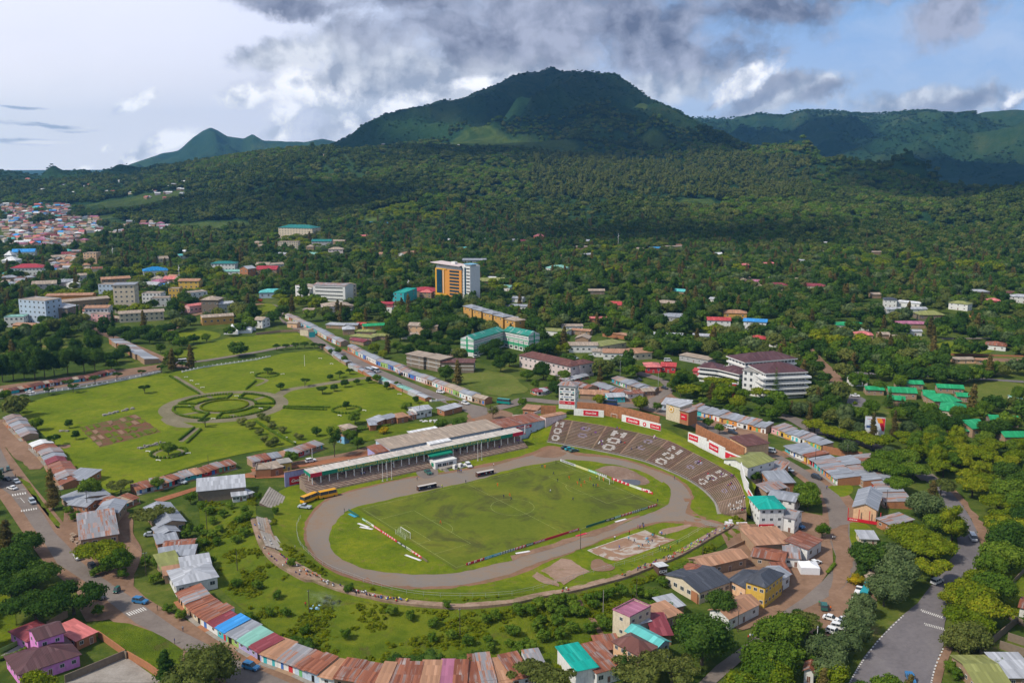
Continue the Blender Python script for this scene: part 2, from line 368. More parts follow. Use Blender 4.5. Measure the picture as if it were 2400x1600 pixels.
def make_ground():
 na,az0,az1=760,math.radians(-52),math.radians(52)
 A=np.linspace(az0,az1,na)
 D=[0.0,60,120];d=160.0
 while d<15500:D.append(d);d+=max(3.2,d*.0085)if d<7000 else d*.02
 D=np.array(D);nd=len(D)
 AA,DD=np.meshgrid(A,D);X=DD*np.sin(AA);Y=DD*np.cos(AA);Z=Hf(X,Y)
 Z=Z-np.where(DD<1000,.14,np.where(DD<1500,.14+(DD-1000)*.001,.64))
 v=np.stack([X,Y,Z],-1).reshape(-1,3)
 i=np.arange(nd-1)[:,None]*na+np.arange(na-1)[None,:]
 q=np.stack([i,i+1,i+na+1,i+na],-1).reshape(-1,4)
 me=bpy.data.meshes.new('ground');me.vertices.add(len(v));me.vertices.foreach_set('co',v.ravel())
 me.loops.add(q.size);me.loops.foreach_set('vertex_index',q[:,::-1].ravel().astype(np.int32))
 me.polygons.add(len(q));me.polygons.foreach_set('loop_start',np.arange(0,q.size,4,dtype=np.int32))
 me.polygons.foreach_set('use_smooth',[True]*len(q))
 me.update(calc_edges=True)
 col=me.color_attributes.new('zone','FLOAT_COLOR','POINT')
 fd=np.interp(AA,HILLS[0][1][0],HILLS[0][1][1])
 wood=sstep(-150,250,DD-fd+(fbm(X/120,Y/120,3)-.5)*300)
 high=sstep(330,560,Z+(fbm(X/300,Y/300,4)-.5)*330)*(DD>3500)
 field=np.zeros_like(Z)
 for px,py,sx,sy in FIELDS:
  p=G(px,py);field=np.maximum(field,sstep(.0,.25,1-((X-p.x)/sx)**2-((Y-p.y)/sy)**2+(fbm(X/60,Y/60,3)-.5)*.9))
 c=np.stack([wood,high,field,np.ones_like(Z)],-1).reshape(-1,4).astype(np.float32)
 col.data.foreach_set('color',c.ravel())
 me.materials.append(ground_mat())
 o=bpy.data.objects.new('ground',me);link(o);tag(o,kind='structure')
 return o
FIELDS=[(1120,330,130,160),(1230,335,150,220),(1300,350,90,150),(960,500,130,110),(1075,510,120,110),(1040,535,150,80),(840,350,120,60),(1640,480,45,70),(480,530,110,70),(620,350,160,60),(190,525,80,60),(330,470,160,90),(260,505,120,60),(1500,250,40,120),(1525,335,80,50),(2200,590,60,40),(1740,640,60,30),(2240,760,60,30),(2300,820,50,20)]
make_ground()
FR={'A':(0,1100),'B':(600,1100),'C':(1200,1100),'D':(1800,1100),'E':(0,700),'Q':(600,700),'G':(1200,700),'H':(1800,700)}
FR2={'I':(0,380),'J':(600,380),'K':(1200,380),'L':(1800,380)}
def px(fr,x,y):
 if fr in FR:o=FR[fr];return o[0]+x*.31881,o[1]+y*.31888
 if fr in FR2:o=FR2[fr];return o[0]+x*.2551,o[1]+y*.2551
 if fr=='O':return x*1.02041,y*1.02041
 return x,y
def W2(fr,x,y):p=g0(*px(fr,x,y));return p
def poly(s):
 """'A 10,20 30,40 B 5,6' -> world xy points"""
 out=[];fr='S'
 for w in s.split():
  if ',' in w:a,b=w.split(',');p=G(*px(fr,float(a),float(b)));out.append((p.x,p.y))
  else:fr=w
 return out
def smooth(pts,n=4,closed=False):
 P=[Vector((p[0],p[1]))for p in pts];out=[];m=len(P)
 rngi=range(m if closed else m-1)
 for i in rngi:
  p0=P[(i-1)%m]if closed or i>0 else P[i];p1=P[i];p2=P[(i+1)%m]
  p3=P[(i+2)%m]if closed or i+2<m else P[(i+1)%m]
  for k in range(n):
   t=k/n
   q=.5*((2*p1)+(p2-p0)*t+(2*p0-5*p1+4*p2-p3)*t*t+(3*p1-p0-3*p2+p3)*t**3);out.append((q.x,q.y))
 if not closed:out.append((P[-1].x,P[-1].y))
 return out
def clip_half(pl,ax,v,keep_less):
 out=[];n=len(pl)
 for i in range(n):
  a,b=pl[i],pl[(i+1)%n];ia=(a[ax]<=v)==keep_less;ib=(b[ax]<=v)==keep_less
  if ia:out.append(a)
  if ia!=ib:
   t=(v-a[ax])/(b[ax]-a[ax]);out.append((a[0]+(b[0]-a[0])*t,a[1]+(b[1]-a[1])*t))
 return out
def drape(pts,off,step=None,jit=0.0):
 """polygon laid on the terrain, cut on a grid where the ground is not flat"""
 mb=MB();X=np.array([p[0]for p in pts]);Y=np.array([p[1]for p in pts])
 gx=np.linspace(X.min(),X.max(),14);gy=np.linspace(Y.min(),Y.max(),14);a,b=np.meshgrid(gx,gy)
 if Hf(a,b).max()<.02 and Hf(X,Y).max()<.02:
  tris=tess([(p[0],p[1])for p in pts])
  for t in tris:mb.face([(*pts[i],off)for i in t])
  return mb
 D=math.hypot(X.mean(),Y.mean());step=step or(4 if D<900 else D*.012)
 x=X.min()
 while x<X.max():
  col=clip_half(clip_half(pts,0,x,False),0,x+step,True)if True else pts
  if len(col)>2:
   ys=[p[1]for p in col];y=math.floor(min(ys)/step)*step
   while y<max(ys):
    c=clip_half(clip_half(col,1,y,False),1,y+step,True)
    if len(c)>2:
     zz=Hf(np.array([p[0]for p in c]),np.array([p[1]for p in c]))
     pts3=[(p[0],p[1],z+off)for p,z in zip(c,zz)]
     if len(c)==4 and abs(poly_area(c))>1e-4:mb.face(pts3)
     else:
      for t in tess(c):mb.face([pts3[i]for i in t])
    y+=step
  x+=step
 return mb
def poly_area(c):return .5*sum(c[i][0]*c[(i+1)%len(c)][1]-c[(i+1)%len(c)][0]*c[i][1]for i in range(len(c)))
from mathutils.geometry import tessellate_polygon
def tess(c):
 out=[]
 for t in tessellate_polygon([[Vector((p[0],p[1],0))for p in c]]):
  a,b,d=[c[i]for i in t]
  ar=(b[0]-a[0])*(d[1]-a[1])-(b[1]-a[1])*(d[0]-a[0])
  if abs(ar)<1e-5:continue
  out.append(t if ar>0 else t[::-1])
 return out
OPEN=[]
def patch(name,pts,material,off,kind='structure',rough=0.0,n=3):
 if isinstance(pts,str):pts=poly(pts)
 if n:pts=smooth(pts,n,True)
 OPEN.append((name,np.array(pts)))
 if rough:
  q=[]
  for i in range(len(pts)):
   a,b=Vector(pts[i]),Vector(pts[(i+1)%len(pts)]);k=max(1,int((b-a).length/(rough*2.2)))
   for j in range(k):
    p=a.lerp(b,j/k);nn=(b-a).orthogonal().normalized();p=p+nn*(float(fbm(np.array([p.x/3.1]),np.array([p.y/3.1]),3)[0])-.44)*rough*2.4;q.append((p.x,p.y))
  pts=q
 if poly_area(pts)<0:pts=pts[::-1]
 o=drape(pts,off).build(name,material);tag(o,kind=kind);return o
def ribbon_pts(pts,w):
 """polygon of a strip of width w round a centre line"""
 n=len(pts);L,R=[],[]
 for i in range(n):
  a=Vector(pts[max(0,i-1)]);b=Vector(pts[min(n-1,i+1)]);d=(b-a).normalized();m_=Vector((-d.y,d.x));ww=w[i]if isinstance(w,(list,tuple))else w
  L.append(tuple(Vector(pts[i])+m_*ww/2));R.append(tuple(Vector(pts[i])-m_*ww/2))
 return L,R
def strip(name,pts,w,material,off,kind='structure',mb=None):
 if isinstance(pts,str):pts=smooth(poly(pts),5)
 L,R=ribbon_pts(pts,w);OPEN.append((name,np.array(L+R[::-1])));own=mb is None;mb=mb or MB();s=0;nx=1 if max(w if isinstance(w,(list,tuple))else[w])<3 else 3
 for i in range(len(pts)-1):
  ds=math.dist(pts[i],pts[i+1])
  for k in range(nx):
   q=[]
   for(P0,P1,f)in((L[i],R[i],k/nx),(L[i],R[i],(k+1)/nx),(L[i+1],R[i+1],(k+1)/nx),(L[i+1],R[i+1],k/nx)):
    x,y=P0[0]+(P1[0]-P0[0])*f,P0[1]+(P1[1]-P0[1])*f;q.append((x,y,hz(x,y)+off))
   mb.face(q[::-1],[(s,0),(s,1),(s+ds,1),(s+ds,0)])
  s+=ds
 if own:return tag(mb.build(name,material),kind=kind)
def surf(name,stops,s1=.08,s2=.9,extra=None,rough=.9,st=.4):
 def b(t):
  P=pos(t);n1=t.noise(P,s1,6,.65,.5);n2=t.noise(P,s2,5,.65)
  k=t.math('ADD',t.math('MULTIPLY',n1,.62),t.math('MULTIPLY',n2,.38));c=t.ramp(k,stops)
  if extra:c=extra(t,P,c)
  t.put(t.p.inputs['Base Color'],c);bump(t,n2,.08,st)
 return mat(name,b,rough,.2)
def cracks(t,P,c):
 v=t.n('ShaderNodeTexVoronoi',feature='DISTANCE_TO_EDGE');t.put(v.inputs['Vector'],P);v.inputs['Scale'].default_value=.3
 return t.mix(t.ramp(v.outputs['Distance'],[(0,.3),(.015,0)]),c,(.06,.05,.045))
M_asph=surf('asphalt',[(.3,(.125,.10,.088)),(.5,(.17,.14,.122)),(.7,(.215,.18,.155))],.05,.7,cracks)
M_asphd=surf('dark_asphalt',[(.3,(.10,.09,.095)),(.5,(.145,.13,.135)),(.7,(.185,.167,.168))],.05,.6,cracks)
M_dirt=surf('earth',[(.3,(.13,.075,.045)),(.5,(.21,.125,.08)),(.7,(.29,.18,.12))],.07,.6)
M_red=surf('red_earth',[(.3,(.16,.06,.025)),(.5,(.27,.105,.05)),(.7,(.36,.16,.085))],.07,.6)
M_track=surf('track_gravel',[(.34,(.22,.14,.09)),(.46,(.21,.16,.12)),(.6,(.185,.16,.14)),(.72,(.24,.20,.165))],.045,.5)
M_tredge=surf('track_edge',[(.3,(.11,.10,.035)),(.5,(.21,.11,.065)),(.7,(.26,.15,.10))],.1,.8)
M_conc=surf('concrete',[(.3,(.16,.14,.12)),(.5,(.27,.24,.21)),(.7,(.36,.33,.30))],.15,1.2)
M_path=surf('gravel_path',[(.3,(.10,.095,.045)),(.5,(.17,.145,.09)),(.7,(.23,.195,.13))],.09,.8)
M_line=surf('line_paint',[(.3,(.14,.18,.03)),(.5,(.26,.30,.10)),(.7,(.42,.44,.22))],.3,1.6)
M_white=surf('road_paint',[(.3,(.34,.32,.29)),(.5,(.55,.53,.50)),(.7,(.70,.68,.65))],.6,2.0)
def pitchx(t,P,c):
 dk=t.math('MULTIPLY',t.ramp(t.noise(t.vmul(P,(1,1,1)),.055,7,.68,.9),[(.50,0),(.64,1)]),.8)
 return t.mix(dk,c,(.055,.058,.014))
M_pitch=surf('pitch_grass',[(.3,(.06,.085,.005)),(.5,(.10,.125,.007)),(.68,(.155,.155,.013))],.04,.6,pitchx,.95,.3)
M_bright=grassy('bright_grass',[(.045,.080,.004),(.110,.150,.005),(.20,.21,.010)],.05,.35,(.17,.12,.05),.6)
MG,MR,MD=M_grass(),M_rough(),M_dry()
patch('grass','A 1460,230 1700,260 1882,200 B 0,330 100,400 330,120 C 1480,0 S 1760,1165 1745,1240 1660,1300 1560,1345 1480,1380 1500,1480 1440,1560 1200,1640 900,1600 700,1520 560,1420 505,1370 470,1300 470,1240',MR,.03,n=1)
patch('grass','S 655,1150 760,1120 1000,1060 1230,1000 1270,955 1345,950 1420,965 1560,1005 1680,1075 1740,1150 1735,1200 1680,1250 1560,1310 1400,1365 1200,1395 1000,1405 850,1375 740,1325 665,1255 640,1200',M_bright,.06)
patch('park_grass','E 95,790 350,722 640,665 1000,585 1240,542 1500,503 1882,445 Q 0,452 200,400 440,378 520,410 600,450 700,520 900,600 1100,690 1260,745 1290,830 1100,850 800,900 640,980 480,1040 200,1085 0,1120 E 1820,1130 1500,1200 1250,1280 1000,1370 760,1450 640,1400 580,1300 440,1120 300,980 190,880',MG,.04,n=1)
patch('grass','Q 0,268 300,250 440,300 300,325 120,370 0,385 E 1870,388 1500,450 1290,455 1180,420 1280,385 1500,330 1700,285 1860,276',M_bright,.04,n=1)
patch('grass','Q 1500,560 1700,530 1882,560 G 60,620 120,660 90,690 0,700 Q 1850,720 1700,700 1560,640',MD,.04,n=2)
patch('grass','H 1440,620 1700,600 1960,640 1960,800 1600,830 1440,700',MD,.04,n=1)
patch('grass','H 1200,330 1500,310 1660,370 1600,400 1400,410 1250,390',M_bright,.04)
patch('grass','H 1640,430 1882,430 1960,520 1700,520',MD,.04)
patch('grass','H 1180,130 1420,150 1500,200 1420,240 1250,200',MD,.04)
patch('grass','Q 0,50 120,40 160,90 150,140 60,170 0,180',M_bright,.04)
patch('grass','E 1300,250 1480,230 1620,260 1560,300 1320,320',M_bright,.04)
patch('grass','A -60,900 100,930 120,1150 330,1180 60,1310 -60,1330',M_bright,.05,n=1)
patch('grass','A 740,1110 950,1130 1180,1210 1350,1330 1300,1568 1180,1568 900,1330 760,1260 640,1180',MR,.05,n=1)
patch('grass','D 1640,800 1882,700 1960,1000 1740,1090 1640,1010',MR,.05,n=1)
patch('grass','A 120,40 220,100 330,260 470,430 420,430 250,210',MR,.05,n=1)
patch('grass','D 430,130 600,110 620,170 520,200',M_bright,.05)
patch('grass','D 590,400 720,400 770,470 680,560 600,560',M_bright,.05)
patch('grass','G 1000,1100 1100,1020 1350,1110 1500,1190 1470,1230 1250,1120',M_bright,.05)
patch('verge','A -60,60 0,110 200,380 380,620 480,760 560,900 640,1110 760,1110 900,1080 840,1000 480,720 230,420 60,160 -60,40',M_dirt,.05,rough=2,n=1)
patch('verge','A 180,130 260,200 420,420 560,560 640,640 600,700 500,560 330,330',M_dirt,.05,rough=1.5,n=1)
patch('yard','A 480,250 680,280 900,350 1000,620 960,900 1170,1010 1150,1080 1000,980 840,850 700,760 480,540 450,380',M_dirt,.06,rough=2,n=1)
patch('verge','A 960,900 1180,1010 1500,1230 1882,1440 B 0,1420 300,1520 500,1590 0,1600 A 1882,1500 1300,1180 1100,1050',M_dirt,.05,n=1)
patch('yard','D 430,900 620,820 760,880 800,960 690,1040 600,1230 400,1250 330,1200 370,1080 200,1020',M_dirt,.07,rough=2,n=1)
patch('verge','D 1260,60 1330,100 1480,260 1640,480 1660,560 1580,700 1500,700 1560,560 1500,360 1380,200',M_dirt,.05,rough=1.5,n=1)
patch('verge','D 1340,660 1400,600 1400,680 1270,870 1120,1050 1000,1060 1100,980 1250,780',M_asphd,.05,n=1)
patch('verge','D 1240,1400 1300,1290 1360,1310 1300,1450 1260,1620 1190,1620',M_dirt,.05,n=1)
patch('yard','Q 1560,840 1700,800 1882,840 1860,900 1700,900 1590,900',M_dirt,.05,rough=1.5)
patch('yard','Q -40,1250 300,1195 720,1130 1000,1030 1420,930 1600,880 1620,900 1400,970 1100,1090 800,1170 240,1250 240,1310 0,1320',M_red,.06,n=1)
patch('yard','A 1130,220 1500,110 1882,10 1882,60 1700,60 1450,150 1180,240',M_red,.06,n=1)
patch('yard','D -380,420 -100,400 200,300 470,350 470,520 480,700 300,960 100,1080 C 1700,1180 1500,1120 1500,900 1600,600',M_dirt,.05,n=1)
patch('yard','G 500,760 620,700 950,700 1100,640 1200,720 1500,850 1882,980 H 0,1080 200,1160 G 1882,1180 1600,1080 1250,900 900,800',M_dirt,.05,n=1)
patch('yard','E -40,900 60,900 200,1050 330,1180 230,1250 -40,1010',M_dirt,.05,rough=2)
patch('yard','Q 700,1000 900,940 1300,900 1330,960 900,1030 720,1060',MR,.05,n=1)
patch('yard','Q 1100,560 1400,690 1690,790 1670,770 1380,650 1100,540 800,450 640,370 620,390 900,510',M_red,.05,n=1)
patch('yard','H 850,420 1882,440 1882,470 1200,440',M_dirt,.05,n=1)
patch('yard','H 1260,140 1400,150 1400,190 1280,180',M_red,.07)
patch('yard','E 0,640 900,520 1190,480 1180,520 640,620 0,720',M_dirt,.05,n=1)
strip('verge','A -200,-320 50,60 190,250 330,440 470,620 620,760 800,890 930,1010 1150,1140 1400,1270 1700,1440 B 100,1560',15,M_dirt,.045)
strip('verge','D 250,0 400,110 520,250 530,420',14,M_dirt,.045)
patch('road','A -300,-500 -60,-300 0,-160 100,36 180,130 240,220 320,330 400,460 500,560 600,680 700,760 850,860 1000,960 1130,1050 1300,1170 1500,1270 1700,1380 1882,1460 2300,1640 1740,1640 1560,1440 1380,1340 1200,1230 1000,1130 860,1020 750,930 620,820 500,740 420,690 340,560 240,420 150,280 80,190 0,130 -300,-200',M_asph,.09,n=1)
patch('road','D 1180,20 1260,90 1340,160 1420,250 1480,340 1530,440 1560,560 1555,680 1500,820 1430,900 1370,960 1330,1040 1300,1120 1290,1200 1290,1290 1240,1400 1190,1640 560,1640 640,1480 700,1380 800,1260 900,1150 1000,1060 1130,1030 1200,940 1280,850 1340,760 1385,680 1400,600 1390,500 1370,420 1340,330 1290,250 1240,140 1100,40',M_asphd,.09,n=1)
strip('road','D 1200,80 1100,0 H 1000,1180 850,1110 600,1030 350,970 200,890 60,850',9,M_asph,.085)
strip('road','H 480,680 500,590 440,520 350,430 290,350 200,240 100,160',8,M_dirt,.085)
patch('road','Q 120,40 200,60 210,100 180,140 215,165 330,195 440,270 560,350 660,390 800,465 900,515 1050,578 1200,640 1400,718 1560,768 1700,800 1700,850 1590,880 1560,840 1400,770 1200,690 1000,605 800,520 640,440 480,370 400,300 300,240 190,170 150,110 170,70',M_asph,.09,n=1)
strip('road','Q 1650,830 1882,775 G 100,740 330,760 500,745 700,770 960,795',9,M_asph,.085)
patch('road','G 960,800 1000,740 1080,700 1130,650 1080,600 960,570 860,545 760,520 900,520 1040,560 1160,610 1180,690 1090,740 1080,790 1200,850 1300,880 1450,925 1640,1010 1760,1080 1882,1150 D 100,-100 270,0 360,60 440,130 520,190 590,290 600,400 600,500 640,640 660,720 560,860 400,960 200,1060 C 1882,1230 1750,1350 1500,1568 1440,1640 1300,1640 1500,1440 1640,1340 1882,1160 D 100,1050 250,950 400,820 490,720 500,640 460,540 455,440 440,300 390,160 260,50 60,-80 G 1650,1060 1400,950 1200,880 1050,830',M_asph,.08,n=1)
patch('yard','D 455,440 585,400 590,520 640,660 560,850 450,930 480,740 510,640 460,540',M_dirt,.12,rough=1.5,n=1)
strip('road','E 640,200 780,260 900,315 1100,400 1290,490 1400,500',8,M_dirt,.08)
strip('road','E 1330,470 1500,455 1882,393 Q 110,372 300,335',6,M_asph,.085)
strip('road','E -50,720 250,690 640,625 850,590 1180,530',6,M_asphd,.085)
strip('track','A 870,850 950,740 990,600 930,480 930,380 900,320',5,M_dirt,.10)
strip('track','Q -40,1290 300,1205 700,1135 1000,1040 1400,940 1580,890',5,M_dirt,.10)
strip('road','H 1450,150 1620,200 1720,270 1882,290',7,M_dirt,.08)
strip('road','H 1280,295 1660,290 1882,300',5,M_asph,.085)
strip('road','H 540,540 900,555 1400,580 1882,610',6,M_asphd,.085)
strip('road','I 1500,1568 1680,1480 1800,1400 J 60,1300',8,M_dirt,.2)
patch('yard','H 570,790 600,700 640,700 720,740 700,820 600,820',M_asphd,.09,n=1)
patch('yard','A 470,1568 920,1370 1200,1568',M_conc,.12,n=0)
patch('yard','A 0,1370 330,1180 480,1250 380,1300 230,1290 0,1400',M_conc,.07,n=0)
mb=MB()
def dashes(fr,x0,y0,x1,y1,n,L,w=.55,duty=.5):
 a,b=g0(*px(fr,x0,y0)),g0(*px(fr,x1,y1));A_,B_=Vector(a),Vector(b);d=(B_-A_).normalized();m_=Vector((-d.y,d.x));step=(B_-A_).length/n
 for i in range(n):
  c=A_+d*step*(i+.5)
  q=[c-d*step*duty/2-m_*L/2,c+d*step*duty/2-m_*L/2,c+d*step*duty/2+m_*L/2,c-d*step*duty/2+m_*L/2]
  mb.face([(p.x,p.y,.115)for p in q])
dashes('A',85,190,195,172,6,2.6);dashes('A',150,306,275,286,7,2.2);dashes('A',935,1066,1070,1020,8,2.8)
dashes('A',118,150,190,146,1,.2,duty=1);dashes('A',112,215,150,208,1,.2,duty=1);dashes('A',150,208,182,245,1,.2,duty=1)
for a,b in(((1125,1035),(1290,1090)),((1150,1135),(1300,1175))):
 for j in(-.5,.5):
  dashes('D',a[0]+j*10,a[1]+j*12,b[0]+j*10,b[1]+j*12,12,.8)
for s in('D 600,1568 650,1480 710,1390 800,1270 900,1165 1000,1070','D 1200,1568 1230,1450 1290,1310'):
 pts=smooth(poly(s),12)
 for i in range(0,len(pts)-1,2):
  a,b=Vector(pts[i]),Vector(pts[i+1]);d=(b-a).normalized();m_=Vector((-d.y,d.x))*.22
  mb.face([(*(p),.2)for p in(a-m_,b-m_,b+m_,a+m_)])
tag(mb.build('road_marking',M_white),kind='structure')
OUT='B 1882,765 1700,810 1500,850 1300,862 1100,858 950,845 800,810 650,765 530,705 430,620 380,540 370,450 390,370 440,300 520,230 640,180 800,140 1000,90 1160,62 Q 1240,1310 1480,1270 1750,1225 G 0,1188 150,1150 260,1115 380,1112 470,1150 700,1168 900,1210 1100,1280 1200,1325 1285,1400 1315,1480 C 1320,190 1290,270 1280,320 1400,365 1550,405 1700,420 1700,440 1500,425 1350,388 1180,378 1000,400 900,430 750,482 560,560 300,650 100,715'
INN='B 700,290 600,370 548,440 536,520 570,600 640,665 760,720 900,748 1100,768 1250,774 1400,767 1550,747 1700,712 1882,668 C 300,570 600,478 800,410 950,345 1090,290 1155,240 1168,180 1158,130 1110,90 G 1100,1350 1000,1290 850,1240 700,1212 600,1198 480,1186 340,1190 0,1252 Q 1700,1310 1500,1360 1200,1425 900,1492'
patch('track_edge','B 1882,790 1500,868 1300,880 1000,866 800,830 630,780 500,712 400,630 355,540 350,450 372,360 430,285 520,215 640,168 800,126 1160,50 Q 1480,1255 G 0,1172 140,1130 260,1080 400,1100 480,1130 700,1152 900,1195 1100,1262 1220,1320 1310,1400 1335,1480 C 1340,190 1310,290 1420,355 1560,395 1500,432 1180,392 1000,414 750,496 300,665',M_tredge,.09,rough=1)
patch('running_track',OUT,M_track,.12,rough=.7)
patch('infield_grass',INN,M_bright,.16,rough=.9)
patch('verge','C 0,672 300,575 600,483 800,415 940,352 930,330 800,380 600,445 300,540 0,635',M_dirt,.175,rough=2.2,n=1)
PC=[Vector(g0(848.7,1192.5)),Vector(g0(1069.5,1330)),Vector(g0(1540,1184.5)),Vector(g0(1308,1083))]
PL,PW=105.0,68.0
def pt(x,y):
 a,b=x/PL,y/PW;p=PC[1]*(1-a)*(1-b)+PC[2]*a*(1-b)+PC[3]*a*b+PC[0]*(1-a)*b;return(p.x,p.y)
patch('pitch',[pt(-1.5,-1.5),pt(PL+1.5,-1.5),pt(PL+1.5,PW+1.5),pt(-1.5,PW+1.5)],M_pitch,.19,n=0)
mb=MB()
def lin(pts,w=.14):
 L,R=ribbon_pts([pt(*p)for p in pts],w)
 for i in range(len(pts)-1):mb.face([(*p,.21)for p in(R[i],R[i+1],L[i+1],L[i])])
def arc(cx,cy,r,a0,a1,n=28):return[(cx+r*math.cos(math.radians(a0+(a1-a0)*k/n)),cy+r*math.sin(math.radians(a0+(a1-a0)*k/n)))for k in range(n+1)]
for q in([(0,0),(PL,0)],[(PL,0),(PL,PW)],[(PL,PW),(0,PW)],[(0,PW),(0,0)],[(PL/2,0),(PL/2,PW)],arc(PL/2,PW/2,9.15,0,360,60)):lin(q)
for gx,s in((0,1),(PL,-1)):
 c=PW/2
 lin([(gx,c-20.15),(gx+s*16.5,c-20.15)]);lin([(gx+s*16.5,c-20.15),(gx+s*16.5,c+20.15)]);lin([(gx+s*16.5,c+20.15),(gx,c+20.15)])
 lin([(gx,c-9.16),(gx+s*5.5,c-9.16)]);lin([(gx+s*5.5,c-9.16),(gx+s*5.5,c+9.16)]);lin([(gx+s*5.5,c+9.16),(gx,c+9.16)])
 lin(arc(gx+s*11,c,9.15,-53 if s>0 else 127,53 if s>0 else 233,20))
tag(mb.build('pitch_marking',M_line),kind='structure')
patch('bare_ground','G 640,1250 720,1225 820,1240 900,1270 1010,1340 980,1370 880,1370 780,1330 680,1290 610,1260',surf('bare_mud',[(.3,(.12,.075,.05)),(.5,(.20,.13,.095)),(.7,(.30,.22,.17))],.09,.7),.20,rough=1)
patch('puddle','G 810,1335 860,1330 930,1335 950,1355 930,1372 860,1368',mat('water',lambda t:t.put(t.p.inputs['Base Color'],(.10,.11,.13)),.08,.5),.215,rough=.5)
def courtx(t,P,c):
 return t.mix(t.ramp(t.noise(P,.12,6,.6,1.2),[(.50,0),(.56,.8)]),c,(.40,.36,.32))
M_court=surf('court_slab',[(.35,(.20,.115,.07)),(.5,(.27,.16,.10)),(.65,(.22,.15,.12))],.07,.6,courtx)
CT=[W2('C',555,595),W2('C',770,700),W2('C',1205,545),W2('C',978,448)]
patch('court',CT,M_court,.16,n=0)
mb=MB()
def cq(a,b):
 p=Vector(CT[0]).lerp(Vector(CT[1]),b).lerp(Vector(CT[3]).lerp(Vector(CT[2]),b),a);return(p.x,p.y)
def clin(pts,w=.16):
 L,R=ribbon_pts([cq(*p)for p in pts],w)
 for i in range(len(pts)-1):mb.face([(*p,.175)for p in(R[i],R[i+1],L[i+1],L[i])])
for q in([(0,0),(1,0)],[(1,0),(1,1)],[(1,1),(0,1)],[(0,1),(0,0)],[(.33,0),(.33,1)],[(.68,0),(.68,1)]):clin(q,.22)
clin([(.0+.16*math.cos(t),.5+.32*math.sin(t))for t in np.linspace(-1.57,1.57,16)]);clin([(1-.16*math.cos(t),.5+.32*math.sin(t))for t in np.linspace(-1.57,1.57,16)])
clin([(.5+.03*math.cos(t),.5+.06*math.sin(t))for t in np.linspace(0,6.283,12)])
tag(mb.build('court_marking',M_white),kind='structure')
M_slab=surf('broken_slab',[(.3,(.16,.13,.05)),(.45,(.25,.16,.11)),(.6,(.31,.21,.155))],.1,.8,cracks)
patch('bare_ground','C 205,745 360,655 440,665 570,750 480,790 380,850 270,775',M_slab,.15,rough=.8,n=1)
patch('bare_ground','C 150,785 190,750 330,820 350,860 250,840',M_slab,.15,rough=.8,n=1)
patch('bare_ground','C 1080,450 1200,420 1310,405 1290,430 1180,465 1100,480',M_slab,.15,rough=.8)
patch('bare_ground','C 580,690 640,660 760,720 700,745 600,740',M_dirt,.14,rough=.8)
patch('bare_ground','Q 1200,1260 1320,1240 1330,1300 1240,1320 1180,1290',M_asph,.15,rough=.8)
patch('bare_ground','G 150,1150 300,1100 370,1115 400,1140 300,1170',M_dirt,.13,rough=.8)
CC=Vector(g0(526,951));mpx=(Vector(g0(643,951))-CC).length/117.0
def ring(name,r0,r1,material,off,a0=0,a1=360,c=CC,kind='structure',mb=None):
 own=mb is None;mb=mb or MB();n=int(abs(a1-a0)/5)+1
 for k in range(n):
  t0,t1=math.radians(a0+(a1-a0)*k/n),math.radians(a0+(a1-a0)*(k+1)/n)
  mb.face([(c.x+r*math.cos(t),c.y+r*math.sin(t),off)for r,t in((r0,t0),(r1,t0),(r1,t1),(r0,t1))])
 if own:return tag(mb.build(name,material),kind=kind)
ring('park_path',117*mpx,146*mpx,M_path,.08);ring('park_path',56*mpx,68*mpx,M_path,.08)
strip('park_path','E 1500,710 1400,640 1280,570',3.4,M_path,.075)
strip('park_path','Q 150,720 240,670 420,640 600,610 830,580 900,600',7,M_path,.075)
strip('park_path','Q 0,580 80,600 0,640',2.5,M_path,.075)
strip('park_path','E 1450,950 1330,1050',2.5,M_path,.075)
strip('park_path','E 1480,830 1300,860',3,M_path,.085);strip('park_path','E 1700,850 1790,900',3,M_path,.085);strip('park_path','E 1590,750 1500,700',3,M_path,.085);strip('park_path','E 1830,760 1882,740 Q 60,720',3,M_path,.085)
patch('park_path','E 1180,890 1290,820 1330,900 1440,940 1300,945',M_path,.077,n=2)
patch('garden_bed','E 585,945 1000,848 1185,980 730,1092',surf('dug_bed',[(.36,(.06,.085,.012)),(.46,(.10,.10,.02)),(.5,(.13,.055,.03)),(.66,(.17,.085,.05))],.16,.7),.08,n=0,rough=1)
bc=[Vector(W2('E',*q))for q in((585,945),(1000,848),(1185,980),(730,1092))];bmb=MB();rb_=random.Random(4);gi_,ei_=bmb.m(MR),bmb.m(M_dirt)
for i in range(9):
 for j in range(4):
  if rb_.random()<.2:continue
  f=[bc[0].lerp(bc[1],u).lerp(bc[3].lerp(bc[2],u),v)for u,v in(((i+.1)/9,(j+.12)/4),((i+rb_.uniform(.6,.9))/9,(j+.12)/4),((i+rb_.uniform(.6,.9))/9,(j+rb_.uniform(.6,.9))/4),((i+.1)/9,(j+.85)/4))];bmb.prism([tuple(p)for p in f][::-1]if poly_area(f)<0 else[tuple(p)for p in f],0,rb_.uniform(.15,.32),rb_.choice([gi_,gi_,ei_]))
tag(bmb.build('raised_beds'),kind='structure')
patch('garden_bed','E 430,1080 500,1070 520,1085 470,1100',M_dirt,.08)
ring('park_path',6.0,7.4,M_path,.08,c=Vector(W2('E',1240,1135)))
def proj(p):
 d=Vector(p)-Vector((0,0,CH));c,s=math.cos(PIT),math.sin(PIT)
 z=d.y*c-d.z*s;return 1200+F*d.x/z,800-F*(d.y*s+d.z*c)/z
